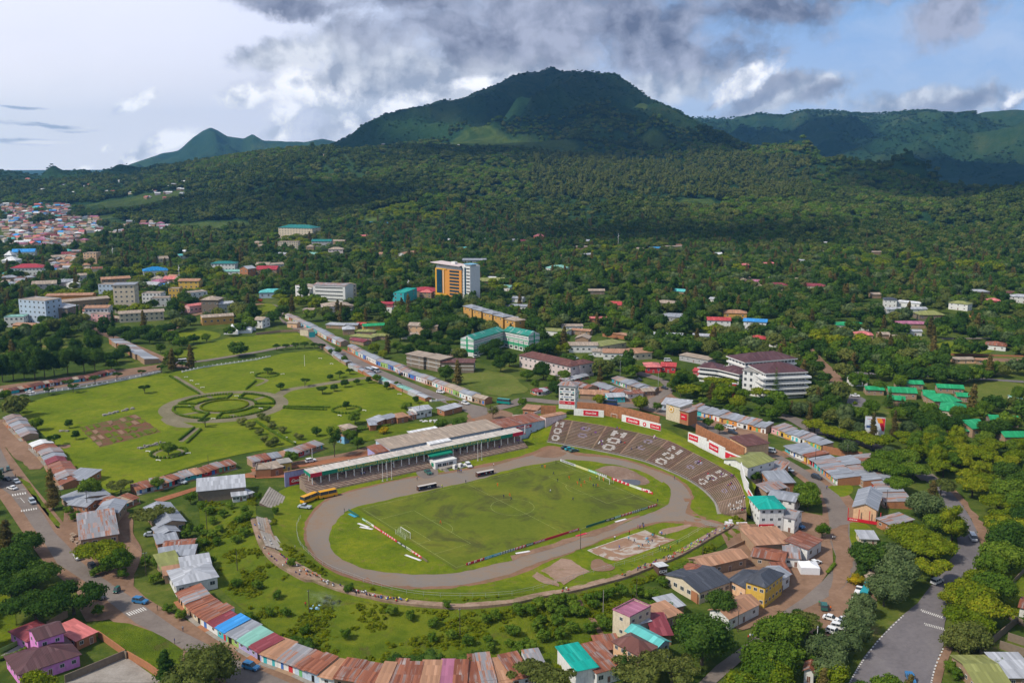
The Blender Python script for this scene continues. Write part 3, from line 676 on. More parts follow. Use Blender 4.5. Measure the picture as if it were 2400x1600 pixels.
WALL={'white':(.66,.65,.63),'cream':(.58,.49,.36),'sky':(.20,.42,.60),'teal':(.03,.33,.34),'turquoise':(.05,.42,.46),'pink':(.66,.36,.37),'brick':(.36,.155,.075),'mud':(.33,.22,.14),'grey':(.38,.37,.37),'yellow':(.60,.38,.07),'ochre':(.55,.30,.08),'purple':(.68,.25,.60),'green':(.14,.40,.16),'blue':(.06,.16,.45),'lilac':(.36,.32,.55),'red':(.50,.035,.04),'peach':(.66,.42,.25),'lime':(.30,.46,.12),'stone':(.20,.155,.115),'palepink':(.60,.50,.49),'orange':(.62,.25,.06),'darkbrown':(.10,.055,.04),'paleblue':(.42,.50,.60),'navy':(.03,.05,.13)}
def WM(k):return paint('wall_'+k,WALL[k],.16,1.0,.85,.2,dirtamt=.25 if k in('white','cream')else .35)
ROOF={'silver':((.25,.265,.30),.12,(.24,.085,.04)),'mixed':((.26,.255,.27),.36,(.20,.075,.038)),'rusty':((.30,.25,.235),.55,(.15,.045,.022)),'pale':((.36,.37,.40),.06,(.3,.2,.15)),'white':((.62,.62,.63),-.25,(.3,.2,.15)),'blue':((.035,.25,.60),-.2,(.2,.2,.2)),'teal':((.0,.30,.24),-.3,(.1,.2,.2)),'green':((.01,.27,.10),-.1,(.05,.15,.05)),'maroon':((.20,.035,.045),.05,(.30,.10,.06)),'red':((.42,.05,.05),-.05,(.3,.14,.08)),'slate':((.05,.055,.07),-.2,(.1,.1,.12)),'tan':((.33,.26,.20),.2,(.24,.12,.06)),'olive':((.22,.23,.07),.15,(.25,.16,.05)),'plum':((.33,.12,.19),-.2,(.3,.2,.2)),'tile':((.12,.045,.035),-.1,(.10,.05,.04)),'orange':((.36,.19,.11),.22,(.24,.075,.03)),'salmon':((.52,.15,.14),-.2,(.4,.1,.1)),'turq':((.10,.42,.40),-.05,(.2,.2,.15)),'sea':((.18,.38,.32),.05,(.3,.2,.12)),'darktile':((.085,.035,.038),-.3,(.07,.03,.03))}
def RM(k):c,r,rc=ROOF[k];return tin('roof_'+k,c,r,rc,light=tuple(min(1,x*1.35+.03)for x in c))
RW={'silver':'grey','mixed':'rust striped','rusty':'rusty','pale':'pale tin','white':'white','blue':'bright blue','teal':'teal','green':'green','maroon':'maroon','red':'red','slate':'dark slate','tan':'tan','olive':'olive','plum':'plum','tile':'brown tiled','orange':'orange','salmon':'salmon red','turq':'turquoise','sea':'sea green','darktile':'dark brown tiled'}
WW={'mud':'mud brown','palepink':'pale pink','paleblue':'pale blue','darkbrown':'dark brown','stone':'stone'}
M_glass=plain('window_glass',(.035,.045,.055),.25,.6)
M_frame=plain('window_frame',(.55,.54,.52),.6)
M_dark=plain('dark_opening',(.022,.019,.018),.9,.1)
M_wood=plain('door_wood',(.16,.06,.03),.7)
M_steel=plain('galvanised_steel',(.32,.33,.34),.45)
M_post=plain('white_post',(.70,.68,.66),.6)
_win={}
def win_mesh(w,h,fm,pm,name='window'):
 k=(round(w,1),round(h,1),fm.name,pm.name,name)
 if k not in _win:
  mb=MB();a=mb.m(fm);b=mb.m(pm)
  mb.box(-w/2,w/2,-.05,.03,0,h,a)
  bw=.12
  mb.face([(-w/2+bw,-.055,bw),(w/2-bw,-.055,bw),(w/2-bw,-.055,h-bw),(-w/2+bw,-.055,h-bw)],mi=b)
  if w>1.0:mb.box(-.03,.03,-.075,-.05,bw,h-bw,a)
  _win[k]=mb.mesh(name)
 return _win[k]
def put(me,parent,loc,rz=0.0,name=None):
 o=bpy.data.objects.new(name or me.name,me);link(o,parent);o.location=loc;o.rotation_euler=(0,0,rz);return o
BOXES=[];FOOT=[];LAND=[]
def reg(root,L,dep,h,pad=2.0):
 M_=Matrix.Translation(root.location)@Matrix.Rotation(root.rotation_euler.z,4,'Z');P=[]
 for x in(-L/2,L/2):
  for y in(0,dep):
   for z in(0,h):P.append(proj(M_@Vector((x,y,z))))
 c=M_@Vector((0,dep/2,0))
 BOXES.append((min(p[0]for p in P),min(p[1]for p in P),max(p[0]for p in P),max(p[1]for p in P),math.hypot(c.x,c.y)))
 n=max(1,int(L/max(dep,4)))
 for k in range(n):
  q=M_@Vector((-L/2+L*(k+.5)/n,dep/2,0));FOOT.append((q.x,q.y,max(dep/2,L/n/2)+pad))
def roof_mesh(mb,L,dep,h,kind,rh,ov=.5,th=.14,mi=0,wi=None):
 """roof sheets as thin slabs; returns gable triangles for the wall mesh"""
 x0,x1,y0,y1=-L/2-ov,L/2+ov,-ov,dep+ov
 def slab(pts,u0):
  e0,e1,r1,r0=[Vector(p)for p in pts];W_=(e1-e0).length;S=((r0+r1)/2-(e0+e1)/2).length
  uo=(W_-(r1-r0).length)/2
  mb.face([e0,e1,r1,r0],[(u0,0),(u0+W_,0),(u0+W_-uo,S),(u0+uo,S)],mi)
  dn=Vector((0,0,-th));mb.face([r0+dn,r1+dn,e1+dn,e0+dn],[(0,0)]*4,mi)
  for a,b in((e0,e1),(e1,r1),(r1,r0),(r0,e0)):mb.face([a+dn,b+dn,b,a],[(0,0)]*4,mi)
 g=[];ym=dep/2
 if kind=='gable':
  slab([(x0,y0,h-.0),(x1,y0,h),(x1,ym,h+rh),(x0,ym,h+rh)],0);slab([(x1,y1,h),(x0,y1,h),(x0,ym,h+rh),(x1,ym,h+rh)],40)
  g=[[(L/2,0,h),(L/2,dep,h),(L/2,ym,h+rh-.1)],[(-L/2,dep,h),(-L/2,0,h),(-L/2,ym,h+rh-.1)]]
 elif kind=='gabley':
  slab([(x0,y1,h),(x0,y0,h),(0,y0,h+rh),(0,y1,h+rh)],0);slab([(x1,y0,h),(x1,y1,h),(0,y1,h+rh),(0,y0,h+rh)],40)
  g=[[(-L/2,0,h),(L/2,0,h),(0,0,h+rh-.1)],[(L/2,dep,h),(-L/2,dep,h),(0,dep,h+rh-.1)]]
 elif kind=='hip':
  k=min(L,dep)/2
  if L>=dep:a,b=(-L/2+k,ym),(L/2-k,ym)
  else:a,b=(0,k),(0,dep-k)
  A_,B_=(*a,h+rh),(*b,h+rh)
  C_=[(x0,y0,h),(x1,y0,h),(x1,y1,h),(x0,y1,h)]
  if L>=dep:fs=[[C_[0],C_[1],B_,A_],[C_[1],C_[2],B_,B_],[C_[2],C_[3],A_,B_],[C_[3],C_[0],A_,A_]]
  else:fs=[[C_[0],C_[1],A_,A_],[C_[1],C_[2],B_,A_],[C_[2],C_[3],B_,B_],[C_[3],C_[0],A_,B_]]
  for i,f in enumerate(fs):slab(f,i*30)
 elif kind=='shed':
  slab([(x0,y0,h),(x1,y0,h),(x1,y1,h+rh),(x0,y1,h+rh)],0)
  g=[[(L/2,0,h),(L/2,dep,h),(L/2,dep,h+rh-.1)],[(-L/2,dep,h),(-L/2,0,h),(-L/2,dep,h+rh-.1)],[(L/2,dep,h),(-L/2,dep,h),(-L/2,dep,h+rh-.1),(L/2,dep,h+rh-.1)]]
 elif kind=='shedb':
  slab([(x1,y1,h),(x0,y1,h),(x0,y0,h+rh),(x1,y0,h+rh)],0)
  g=[[(L/2,0,h),(L/2,dep,h),(L/2,0,h+rh-.1)],[(-L/2,dep,h),(-L/2,0,h),(-L/2,0,h+rh-.1)],[(-L/2,0,h),(L/2,0,h),(L/2,0,h+rh-.1),(-L/2,0,h+rh-.1)]]
 elif kind=='flat':
  mb.face([(-L/2+.2,.2,h-.45),(L/2-.2,.2,h-.45),(L/2-.2,dep-.2,h-.45),(-L/2+.2,dep-.2,h-.45)],mi=mi)
  mb.box(-L/2-.12,L/2+.12,-.12,.2,h-.3,h+.06,mi);mb.box(-L/2-.12,L/2+.12,dep-.2,dep+.12,h-.3,h+.06,mi)
  mb.box(-L/2-.12,-L/2+.2,.2,dep-.2,h-.3,h+.06,mi);mb.box(L/2-.2,L/2+.12,.2,dep-.2,h-.3,h+.06,mi)
 elif kind=='slab':
  mb.box(x0,x1,y0,y1,h,h+.35,mi)
 return g
def house_at(loc,rz,L,dep,h,roof,rh,wk,rk,name,label=None,cat='house',fl=1,cols=3,side=None,group=None,ov=.5,win=(1.2,1.2),door=1,band=None,frame=None,base=None,rg=True):
 r=empty(name,loc,rz,label,cat,group)
 wm=WM(wk)if isinstance(wk,str)else wk;rm=RM(rk)if isinstance(rk,str)else rk
 m=MB();m.box(-L/2,L/2,0,dep,-1.5,h-(.5 if roof=='flat' else 0));rb=MB()
 for g in roof_mesh(rb,L,dep,h,roof,rh,ov):m.face(g)
 if roof=='flat':
  m.box(-L/2,L/2,0,.2,h-.5,h-.02);m.box(-L/2,L/2,dep-.2,dep,h-.5,h-.02);m.box(-L/2,-L/2+.2,.2,dep-.2,h-.5,h-.02);m.box(L/2-.2,L/2,.2,dep-.2,h-.5,h-.02)
 m.build('wall',wm,r);rb.build('roof',rm,r)
 fh=h/fl;w,wh=win;fm=frame or M_frame
 if cols:
  me=win_mesh(w,wh,fm,M_glass)
  for f in range(fl):
   for k in range(cols):
    x=-L/2+L*(k+.5)/cols
    if f==0 and door and k==cols//2:put(win_mesh(1.1,2.1,fm,M_wood,'door'),r,(x,0,.05));continue
    put(me,r,(x,0,f*fh+fh*.36))
   ns=side if side is not None else max(1,int(dep/(L/cols)))
   for k in range(ns):
    y=dep*(k+.5)/ns
    put(me,r,(L/2,y,f*fh+fh*.36),math.pi/2);put(me,r,(-L/2,y,f*fh+fh*.36),-math.pi/2)
 if band:
  bm_=MB()
  for f in range(1,fl):bm_.box(-L/2-.08,L/2+.08,-.08,dep+.08,f*fh-.2,f*fh+.15)
  bm_.build('floor_band',WM(band),r)
 if rg:reg(r,L,dep,h+rh)
 return r
def house(fr,x0,y0,x1,y1,dep,h,*a,**k):
 if isinstance(dep,tuple):dep=(G(*px(fr,*dep))-G(*px(fr,x0,y0))).length
 """front wall foot from (x0,y0) to (x1,y1) in frame pixels, depth leads away from the camera"""
 p,q=G(*px(fr,x0,y0)),G(*px(fr,x1,y1));u=q-p;c=(p+q)/2;c.z=min(p.z,q.z,hz(c.x,c.y))
 rz=math.atan2(u.y,u.x);return house_at(c,rz,math.hypot(u.x,u.y),dep,h,*a,**k)
ORD=['first','second','third','fourth','fifth','sixth','seventh','eighth','ninth','tenth','eleventh','twelfth','thirteenth','fourteenth','fifteenth','sixteenth','seventeenth','eighteenth','nineteenth','twentieth']
def ordn(i):
 if i<20:return ORD[i]
 t=['twenty','thirty','forty','fifty'][(i+1)//10-2];k=(i+1)%10
 return({'twenty':'twentieth','thirty':'thirtieth','forty':'fortieth','fifty':'fiftieth'}[t]if k==0 else t+' '+ORD[k-1])
def shop(loc,rz,L,dep,h,rk,wk,fk,r_,label,group,roofk='gable',rh=1.0,doors=None,porch=1.2,name='shop'):
 """small kiosk: brick body, painted front, doors, canopy over the front step"""
 r=empty(name,loc,rz,label,'shop',group)
 m=MB();m.box(-L/2,L/2,0,dep,-1.2,h);rb=MB()
 for g in roof_mesh(rb,L,dep,h,roofk,rh,.12):m.face(g)
 if porch:
  e0=-porch;z1=h-.08;z0=h-.08-porch*.22
  P=[(-L/2-.1,e0,z0),(L/2+.1,e0,z0),(L/2+.1,0,z1),(-L/2-.1,0,z1)]
  rb.face(P,[(0,0),(L,0),(L,porch),(0,porch)]);rb.face([(x,y,z-.08)for x,y,z in P[::-1]],[(0,0)]*4)
  for a,b in((0,1),(1,2),(3,0)):rb.face([(P[a][0],P[a][1],P[a][2]-.08),(P[b][0],P[b][1],P[b][2]-.08),P[b],P[a]],[(0,0)]*4)
 m.build('wall',WM(wk),r);rb.build('roof',RM(rk),r)
 f=MB();f.box(-L/2+.02,L/2-.02,-.06,-.002,0,h-.15);f.build('shopfront',WM(fk),r)
 n=doors or max(1,int(L/2.6))
 for k in range(n):
  x=-L/2+L*(k+.5)/n+r_.uniform(-.15,.15)
  if r_.random()<.7:
   dm=r_.choice([M_dark,M_dark,M_wood,WM('blue'),WM('turquoise'),WM('red'),WM('green')])
   put(win_mesh(r_.choice([1.0,1.3,1.6]),2.1,dm,dm,'door'),r,(x,-.06,.02))
  else:put(win_mesh(1.3,1.0,M_frame,M_dark),r,(x,-.06,1.0))
 s=MB();s.box(-L/2,L/2,-porch-.5,-.06,-.6,.16);s.build('front_step',r_.choice([M_conc,WM('mud'),M_conc,WM('brick')]),r)
 if porch>1.0 and r_.random()<.5:
  pm=MB()
  for x in(-L/2+.15,L/2-.15):pm.box(x-.07,x+.07,e0+.05,e0+.19,.1,z0+.0)
  pm.build('porch_posts',M_post,r)
 reg(r,L,dep,h+rh,.5);return r
def row(pts,n,dep,h,group,where,roofs,walls,fronts,seed,side=1,roofk='gable',rh=1.0,porch=1.2,gaps=(),name='shop',end='near',jit=.35,wvar=.3,seq=None):
 """shops side by side along a front line; side=+1: bodies lie to the left of the direction of travel"""
 P=[Vector(p)for p in(poly(pts)if isinstance(pts,str)else pts)];r_=random.Random(seed)
 Ls=[(P[i+1]-P[i]).length for i in range(len(P)-1)];tot=sum(Ls);ws=[1+r_.uniform(-wvar,wvar)for _ in range(n)];S=sum(ws);s=0
 def at(d):
  for i,l in enumerate(Ls):
   if d<=l or i==len(Ls)-1:return P[i].lerp(P[i+1],min(1,d/l))
   d-=l
 for i in range(n):
  L=tot*ws[i]/S;a,b=at(s),at(s+L);s+=L
  if i in gaps:continue
  d=(b-a);c=(a+b)/2;rz=math.atan2(d.y,d.x)
  if side<0:rz+=math.pi
  rk,wk,fk=r_.choice(roofs),r_.choice(walls),r_.choice(fronts)
  if seq:rk,wk,fk=seq[i%len(seq)].split('/')
  hh=h+r_.uniform(-jit,jit);dd=dep*(1+r_.uniform(-.12,.12))
  lab=""
  wf=WW.get(fk,fk);lab=f"{RW[rk]} roofed {wf} shop, {ordn(i)} from {end} end, {where}"
  o=shop((c.x,c.y,hz(c.x,c.y)),rz,d.length+.02,dd,hh,rk,wk,fk,r_,lab,group,roofk,rh*(1+r_.uniform(-.15,.15)),porch=porch,name=name)
def text_mesh(txt,size,material,bold=0.0,shear=0.0,name='lettering',ext=.02,ax='CENTER',sp=1.0):
 cu=bpy.data.curves.new('txt','FONT');cu.body=txt;cu.size=size;cu.extrude=ext;cu.offset=bold;cu.shear=shear;cu.align_x=ax;cu.align_y='CENTER';cu.space_character=sp;cu.resolution_u=2
 o=bpy.data.objects.new('txt',cu);COL.objects.link(o);dg=bpy.context.evaluated_depsgraph_get();me=bpy.data.meshes.new_from_object(o.evaluated_get(dg));me.name=name
 bpy.data.objects.remove(o);bpy.data.curves.remove(cu);me.materials.clear();me.materials.append(material);return me
M_ink=plain('white_lettering',(.78,.77,.75),.6);M_gold=plain('gold_lettering',(.62,.50,.10),.6);M_sred=plain('sign_red',(.55,.012,.03),.5);M_black=plain('black_paint',(.02,.02,.022),.6)
M_blueink=plain('blue_lettering',(.05,.13,.35),.6)
def script(parent,txt,w,loc,rz=0.0,material=None,shear=.35,bold=.02,name='lettering'):
 """place lettering on a vertical wall facing local -y, scaled to width w"""
 me=text_mesh(txt,1.0,material or M_ink,bold,shear,name);xs=[v.co.x for v in me.vertices];k=w/max(.01,max(xs)-min(xs));cx=(max(xs)+min(xs))/2
 me.transform(Matrix.Translation((-cx,0,0)));me.transform(Matrix.Scale(k,4))
 o=bpy.data.objects.new(name,me);link(o,parent);o.location=loc;o.rotation_euler=(math.pi/2,0,rz);return o
def un(px_,py_,z):
 d=ray(px_,py_);t=(z-CH)/d[2];return Vector((d[0]*t,d[1]*t,z))
def seatx(t,P,c):
 br=t.n('ShaderNodeTexBrick');t.put(br.inputs['Vector'],t.n('ShaderNodeUVMap').outputs[0]);br.inputs['Scale'].default_value=1.0
 br.inputs['Brick Width'].default_value=1.3;br.inputs['Row Height'].default_value=.42;br.inputs['Mortar Size'].default_value=.05
 for k,v in(('Color1',(.50,.39,.29,1)),('Color2',(.26,.15,.11,1)),('Mortar',(.09,.06,.05,1))):br.inputs[k].default_value=v
 return t.mix(.62,c,br.outputs[0])
M_seat=surf('stand_concrete',[(.3,(.17,.115,.09)),(.5,(.29,.21,.165)),(.7,(.42,.33,.26))],.15,1.4,seatx)
def terx(t,P,c):
 return t.mix(t.math('MULTIPLY',t.ramp(t.noise(P,.06,6,.7,.8),[(.5,0),(.64,1)]),.6),c,(.10,.095,.035))
M_terr=surf('terrace_concrete',[(.3,(.15,.09,.058)),(.5,(.27,.18,.125)),(.7,(.38,.29,.215))],.2,1.6,terx)
M_terr2=surf('terrace_red',[(.3,(.14,.065,.05)),(.5,(.22,.12,.09)),(.7,(.32,.22,.175))],.2,1.6,terx)
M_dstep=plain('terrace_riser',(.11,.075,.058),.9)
M_banner=plain('banner_green',(.0,.19,.115),.6);M_bred=plain('banner_red',(.50,.012,.05),.6)
S0=un(723.4,1159,0);S1=un(1236.8,1049.3,0);S1.z=0
su=(S1-S0).normalized();SL=(S1-S0).length;srz=math.atan2(su.y,su.x)
gs=empty('grandstand',S0,srz,'long covered grandstand with green lettered fascia above brown concrete steps','grandstand')
def steps(mb,x0,x1,d0,dep,z0,rise,n,riser=0,tread=0):
 for i in range(n):
  y,z=d0+dep*i/n,z0+rise*i/n;z2=z0+rise*(i+1)/n;y2=d0+dep*(i+1)/n
  mb.face([(x0,y,z),(x1,y,z),(x1,y,z2),(x0,y,z2)],[(x0,i*.9),(x1,i*.9),(x1,i*.9+.45),(x0,i*.9+.45)],riser)
  mb.face([(x0,y,z2),(x1,y,z2),(x1,y2,z2),(x0,y2,z2)],[(x0,i*.9+.45),(x1,i*.9+.45),(x1,i*.9+.9),(x0,i*.9+.9)],tread)
 for x,s in((x0,1),(x1,-1)):
  pr=[(x,d0,-1)]
  for i in range(n):pr+=[(x,d0+dep*i/n,z0+rise*(i+1)/n),(x,d0+dep*(i+1)/n,z0+rise*(i+1)/n)]
  pr+=[(x,d0+dep,-1)];mb.face(pr[::s])
 mb.face([(x1,d0+dep,-1),(x0,d0+dep,-1),(x0,d0+dep,z0+rise),(x1,d0+dep,z0+rise)])
BX0,BX1=62.5,74.5
mb=MB();steps(mb,0,BX0,0,10,.5,5.0,12);mb.box(0,BX0,-.25,0,-1,.5);mb.build('seating_steps',M_seat,gs)
mb=MB();steps(mb,BX1,SL,0,10,.5,5.0,12);mb.box(BX1,SL,-.25,0,-1,.5);mb.build('seating_steps',M_seat,gs)
mb=MB()
for k in range(12):
 x=BX1+3+k*(SL-BX1-4)/12;steps(mb,x,x+.9,1,9,.55,5.0,22)
for k in range(8):
 x=5+k*7;steps(mb,x,x+.5,3,7,1.9,3.6,16)
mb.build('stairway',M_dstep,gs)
RZ=8.05
mb=MB();mb.face([(2.6,3.4,RZ),(SL-.5,3.4,RZ),(SL-.5,10.6,RZ+.25),(2.6,10.6,RZ+.25)],[(0,0),(SL,0),(SL,7),(0,7)])
mb.face([(2.6,10.6,RZ+.1),(SL-.5,10.6,RZ+.1),(SL-.5,3.4,RZ-.15),(2.6,3.4,RZ-.15)])
mb.face([(2.6,3.4,RZ-.15),(SL-.5,3.4,RZ-.15),(SL-.5,3.4,RZ),(2.6,3.4,RZ)]);mb.face([(SL-.5,10.6,RZ+.1),(2.6,10.6,RZ+.1),(2.6,10.6,RZ+.25),(SL-.5,10.6,RZ+.25)])
mb.build('roof',tin('roof_stand',(.50,.45,.40),.20,(.42,.17,.06),light=(.60,.56,.52)),gs)
fz0,fz1=RZ-1.75,RZ+.05
MB().box(2.5,7.9,3.15,3.35,fz0,fz1).build('end_panel',M_bred,gs);MB().box(SL-7,SL-.4,3.15,3.35,fz0,fz1).build('end_panel',M_bred,gs)
mb=MB();mb.box(7.9,SL-7,3.17,3.35,fz0,fz1);mb.face([(2.5,10.6,fz1),(2.5,10.6,fz0+.7),(2.5,3.15,fz0),(2.5,3.15,fz1)]);mb.face([(SL-.4,3.3,fz0),(SL-.4,10.6,fz0+.7),(SL-.4,10.6,fz1),(SL-.4,3.3,fz1)])
ban=mb.build('fascia',M_banner,gs)
words="RAIS WA NCHI YETU ANAWEZA KUTOKA CHAMA CHOCHOTE KILE CHA SIASA LAKINI RAIS BORA WA NCHI YETU ATATOKA CCM - JK NYERERE"
me=text_mesh(words,1.75,M_gold,.03,0,'lettering',sp=1.12);xs=[v.co.x for v in me.vertices];w=max(xs)-min(xs);tw=88.0
me.transform(Matrix.Diagonal((tw/w,1,1,1)));o=bpy.data.objects.new('lettering',me);link(o,ban);o.location=(15.5+tw/2,3.14,(fz0+fz1)/2);o.rotation_euler=(math.pi/2,0,0)
pm_=MB();wi,re_=pm_.m(M_post),pm_.m(WM('red'));pm_.box(-.16,.16,-.16,.16,.35,4.55,wi);pm_.box(-.22,.22,-.22,.22,-.2,.35,re_);pmesh=pm_.mesh('post')
k=0;x=3.6
while x<SL:
 if not(BX0-1<x<BX1):put(pmesh,gs,(x,4.0,2.35))
 x+=4.03
for y in(6.6,9.6):put(pmesh,gs,(3.0,y,3.5))
for k in range(20):
 x=5+k*6.2
 if k%2 and not BX0<x<BX1:put(pmesh,gs,(x,9.2,4.4))
mb=MB();mb.box(1.5,30,10.7,11,-1,6.1);mb.box(30,SL-1,10.7,11,-1,5.6);mb.build('rear_wall',WM('mud'),gs)
vb=empty('officials_box',(BX0+6,0,0));vb.parent=gs
vb.rotation_euler=(0,0,0)
mb=MB();mb.box(-6.2,5.6,-2.6,6,-1,3.2);mb.box(-6.3,5.7,-2.7,6,3.2,3.45);mb.build('wall',WM('white'),vb)
for x in(-3.9,-1.2,2.4):put(win_mesh(2.3,1.7,M_frame,M_glass),vb,(x,-2.6,.9))
put(win_mesh(1.1,2.2,M_frame,M_wood,'door'),vb,(.5,-2.6,.3));put(win_mesh(2.2,1.8,M_banner,M_banner,'window'),vb,(-6.2,0,.9),-math.pi/2)
mb=MB();mb.face([(-7,1,5.6),(5.8,1,5.6),(5.8,5,6.3),(-7,5,6.3)]);mb.face([(-7,5,6.2),(5.8,5,6.2),(5.8,1,5.5),(-7,1,5.5)]);mb.face([(-7,.98,5.0),(5.8,.98,5.0),(5.8,.98,5.6),(-7,.98,5.6)]);mb.build('awning',M_banner,vb)
mb=MB();mb.box(-4.6,7,-5.6,-2.75,-.3,1.0);steps(mb,-4,-2,-8.5,2.9,0,1.0,5);mb.build('podium',M_conc,vb)
mb=MB()
for x in(1.2,4.4):
 mb.box(x,x+1.6,-7.8,-5.9,-.3,2.0);mb.face([(x,-7.85,2.0),(x+1.6,-7.85,2.0),(x+.8,-7.85,2.7)])
mb.box(6.5,9.0,-7.2,-5.4,-.3,1.1);mb.build('ticket_booth',WM('white'),vb)
for x in(2.0,5.2):MB().box(x-.35,x+.35,-7.9,-7.81,.9,1.6).build('hatch',M_dark,vb)
reg(gs,1,1,1);BOXES.append((705,985,1250,1160,420))
for k in range(14):c=S0+su*(SL*(k+.5)/14)+Vector((-su.y,su.x,0))*5;FOOT.append((c.x,c.y,12))
fp=empty('flag_pole',un(1120,1079.5,0),0,'tall white flag pole before the right half of the grandstand','pole','flag poles before the grandstand')
MB().tube((0,0,0),(0,0,9.5),.11,.06,6).build('pole',M_post,fp);MB().box(-.4,.4,-.4,.4,0,.3).build('base',M_conc,fp)
for(x,y,l)in((1129,1078,'slim white flag pole, rightmost of those by the grandstand'),(897,1128,'slim white flag pole, leftmost of the three before the grandstand'),(907.5,1126,'white flag pole in the middle of three before the grandstand'),(918,1123.5,'white flag pole, right of three before the grandstand left half')):
 c=copy_tree(fp);c.location=un(x,y,0);c['label']=l
def perp_house(a,d0,L,dep,h,*ar,**k):
 """building in the stand's own axes: start a along, d0 back"""
 n=Vector((-su.y,su.x,0));p=S0+su*(a+L/2)+n*d0;return house_at(p,srz,L,dep,h,*ar,**k)
wl=perp_house(-4.5,15.5,46,.5,6.6,'slab',0,'lilac','orange','perimeter_wall','pale lilac wall with dirt topped back behind the grandstand left half','wall',cols=0,ov=.1)
rd=MB().box(-21.0,-11,-.12,-.04,.4,4.0).build('sign_panel',M_sred,wl);script(rd,"Coca-Cola",8,(-16,-.16,2.1),bold=.03)
rd=MB().box(16,23,-.12,-.04,4.6,6.2).build('sign_panel',M_sred,wl);script(rd,"Coca-Cola",5,(19,-.16,5.4))
ann=perp_house(48,15,64,15,8.3,'shed',.8,'paleblue','tan','hall','long hall with tan metal roof directly behind the grandstand','building',cols=16,door=0,win=(1.4,.8))
perp_house(41,16,7,9,7.3,'shed',.8,'lilac','rusty','shed','small rusty roofed annex left of the tan hall behind the grandstand','shed',cols=2)
ann2=perp_house(113,14,27,12,8.2,'shed',.9,'paleblue','rusty','hall','pale blue annex with rusty roof and red sign behind the grandstand right half','building',cols=7,win=(1,.8),door=0)
rd=MB().box(-6,4,-.16,-.08,5.6,7.2).build('sign_panel',M_sred,ann2);script(rd,"Coca-Cola",7,(-1,-.2,6.4));script(ann2,"STADIUM CITY",8,(-11,-.16,6.4),material=M_black,shear=0)
perp_house(139,13,14,5,9.3,'slab',0,'palepink','orange','gatehouse','pale pink blank walled gatehouse at the right end of the grandstand','gatehouse',cols=0,ov=.1)
perp_house(74,36,16,9,4.5,'shed',.8,'grey','white','shed','grey shed with white roof behind the tan hall','shed',cols=3)
mb=MB();mb.tube((-1.7,0,1.3),(1.7,0,1.3),1.25,n=12);tk=empty('water_tank',un(1016,1014,2.5),srz,'teal plastic water tank beside the white roofed shed','water tank');mb.build('tank',plain('tank_green',(.0,.16,.14),.4),tk);MB().box(-1.6,1.6,-1,1,-2.5,.1).build('stand',M_conc,tk)
perp_house(66,8.6,12,3.0,9.0,'shed',.35,'white','white','lean_to','white sheet roofed press lean to rising over the grandstand roof','shed',cols=0,ov=.2)
TZ=7.0
ST=[((1283,1032.6),(1298.3,980)),((1322.5,1039),(1341.6,984.5)),((1387.6,1050.5),(1422,997.5)),((1452.6,1063.5),(1497.2,1013.5)),((1513.8,1079),(1566,1031)),((1566.5,1099.3),(1626.2,1060)),((1614.6,1121.7),(1682.6,1089.4)),((1652.8,1147.4),(1727.4,1118)),((1680,1177.2),(1745,1157)),((1687,1208),(1750,1199))]
FT=[un(a[0],a[1],.4)for a,b in ST];TT=[un(b[0],b[1],TZ)for a,b in ST]
NB=8;NR=17
def tpt(s,r):
 i=min(8,int(s));f=s-i
 def cr(L):
  p0,p1,p2,p3=L[max(0,i-1)],L[i],L[i+1],L[min(9,i+2)]
  return .5*((2*p1)+(p2-p0)*f+(2*p0-5*p1+4*p2-p3)*f*f+(3*p1-p0-3*p2+p3)*f**3)
 a,b=cr(FT),cr(TT);return a.lerp(b,r)
def block(i):
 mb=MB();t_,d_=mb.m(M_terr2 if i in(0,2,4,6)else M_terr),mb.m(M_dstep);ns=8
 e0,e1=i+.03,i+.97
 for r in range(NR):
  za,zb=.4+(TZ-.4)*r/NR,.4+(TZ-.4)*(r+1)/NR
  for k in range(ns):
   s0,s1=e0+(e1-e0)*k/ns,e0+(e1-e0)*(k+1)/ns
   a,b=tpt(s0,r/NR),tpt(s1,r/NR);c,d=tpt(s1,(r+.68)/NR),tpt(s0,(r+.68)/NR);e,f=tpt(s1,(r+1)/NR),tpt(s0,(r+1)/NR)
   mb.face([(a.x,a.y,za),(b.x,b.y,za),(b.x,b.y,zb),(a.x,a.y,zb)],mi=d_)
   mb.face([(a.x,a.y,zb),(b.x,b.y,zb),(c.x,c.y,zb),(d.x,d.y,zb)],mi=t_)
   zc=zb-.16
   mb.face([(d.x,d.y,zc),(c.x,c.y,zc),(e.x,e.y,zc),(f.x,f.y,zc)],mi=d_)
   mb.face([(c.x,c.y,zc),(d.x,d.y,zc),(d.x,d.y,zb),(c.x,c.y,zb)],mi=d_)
 for s in(e0,e1):
  for r in range(NR):
   a,b=tpt(s,r/NR),tpt(s,(r+1)/NR);zb=.4+(TZ-.4)*(r+1)/NR-.16
   q=[(a.x,a.y,-.6),(b.x,b.y,-.6),(b.x,b.y,zb),(a.x,a.y,zb)];mb.face(q if s==e1 else q[::-1],mi=t_)
 for k in range(ns):
  a,b=tpt(e0+(e1-e0)*k/ns,0),tpt(e0+(e1-e0)*(k+1)/ns,0);mb.face([(a.x,a.y,-.6),(b.x,b.y,-.6),(b.x,b.y,.4),(a.x,a.y,.4)],mi=d_)
 return mb
TERN=['leftmost terrace block with M O C letters beside the white scoring tower','plain terrace block just below the red and white commentary booth','reddish terrace block with big white M C C letters right of the booth','plain terrace block between the second and third lettered blocks','terrace block with worn white M C C letters, third lettered one','plain greyish terrace block right of the third lettered block','terrace block with broken white letters and small groups of spectators','terrace block curving down past the white wall','lowest terrace block at the right end of the curve']
terr=[]
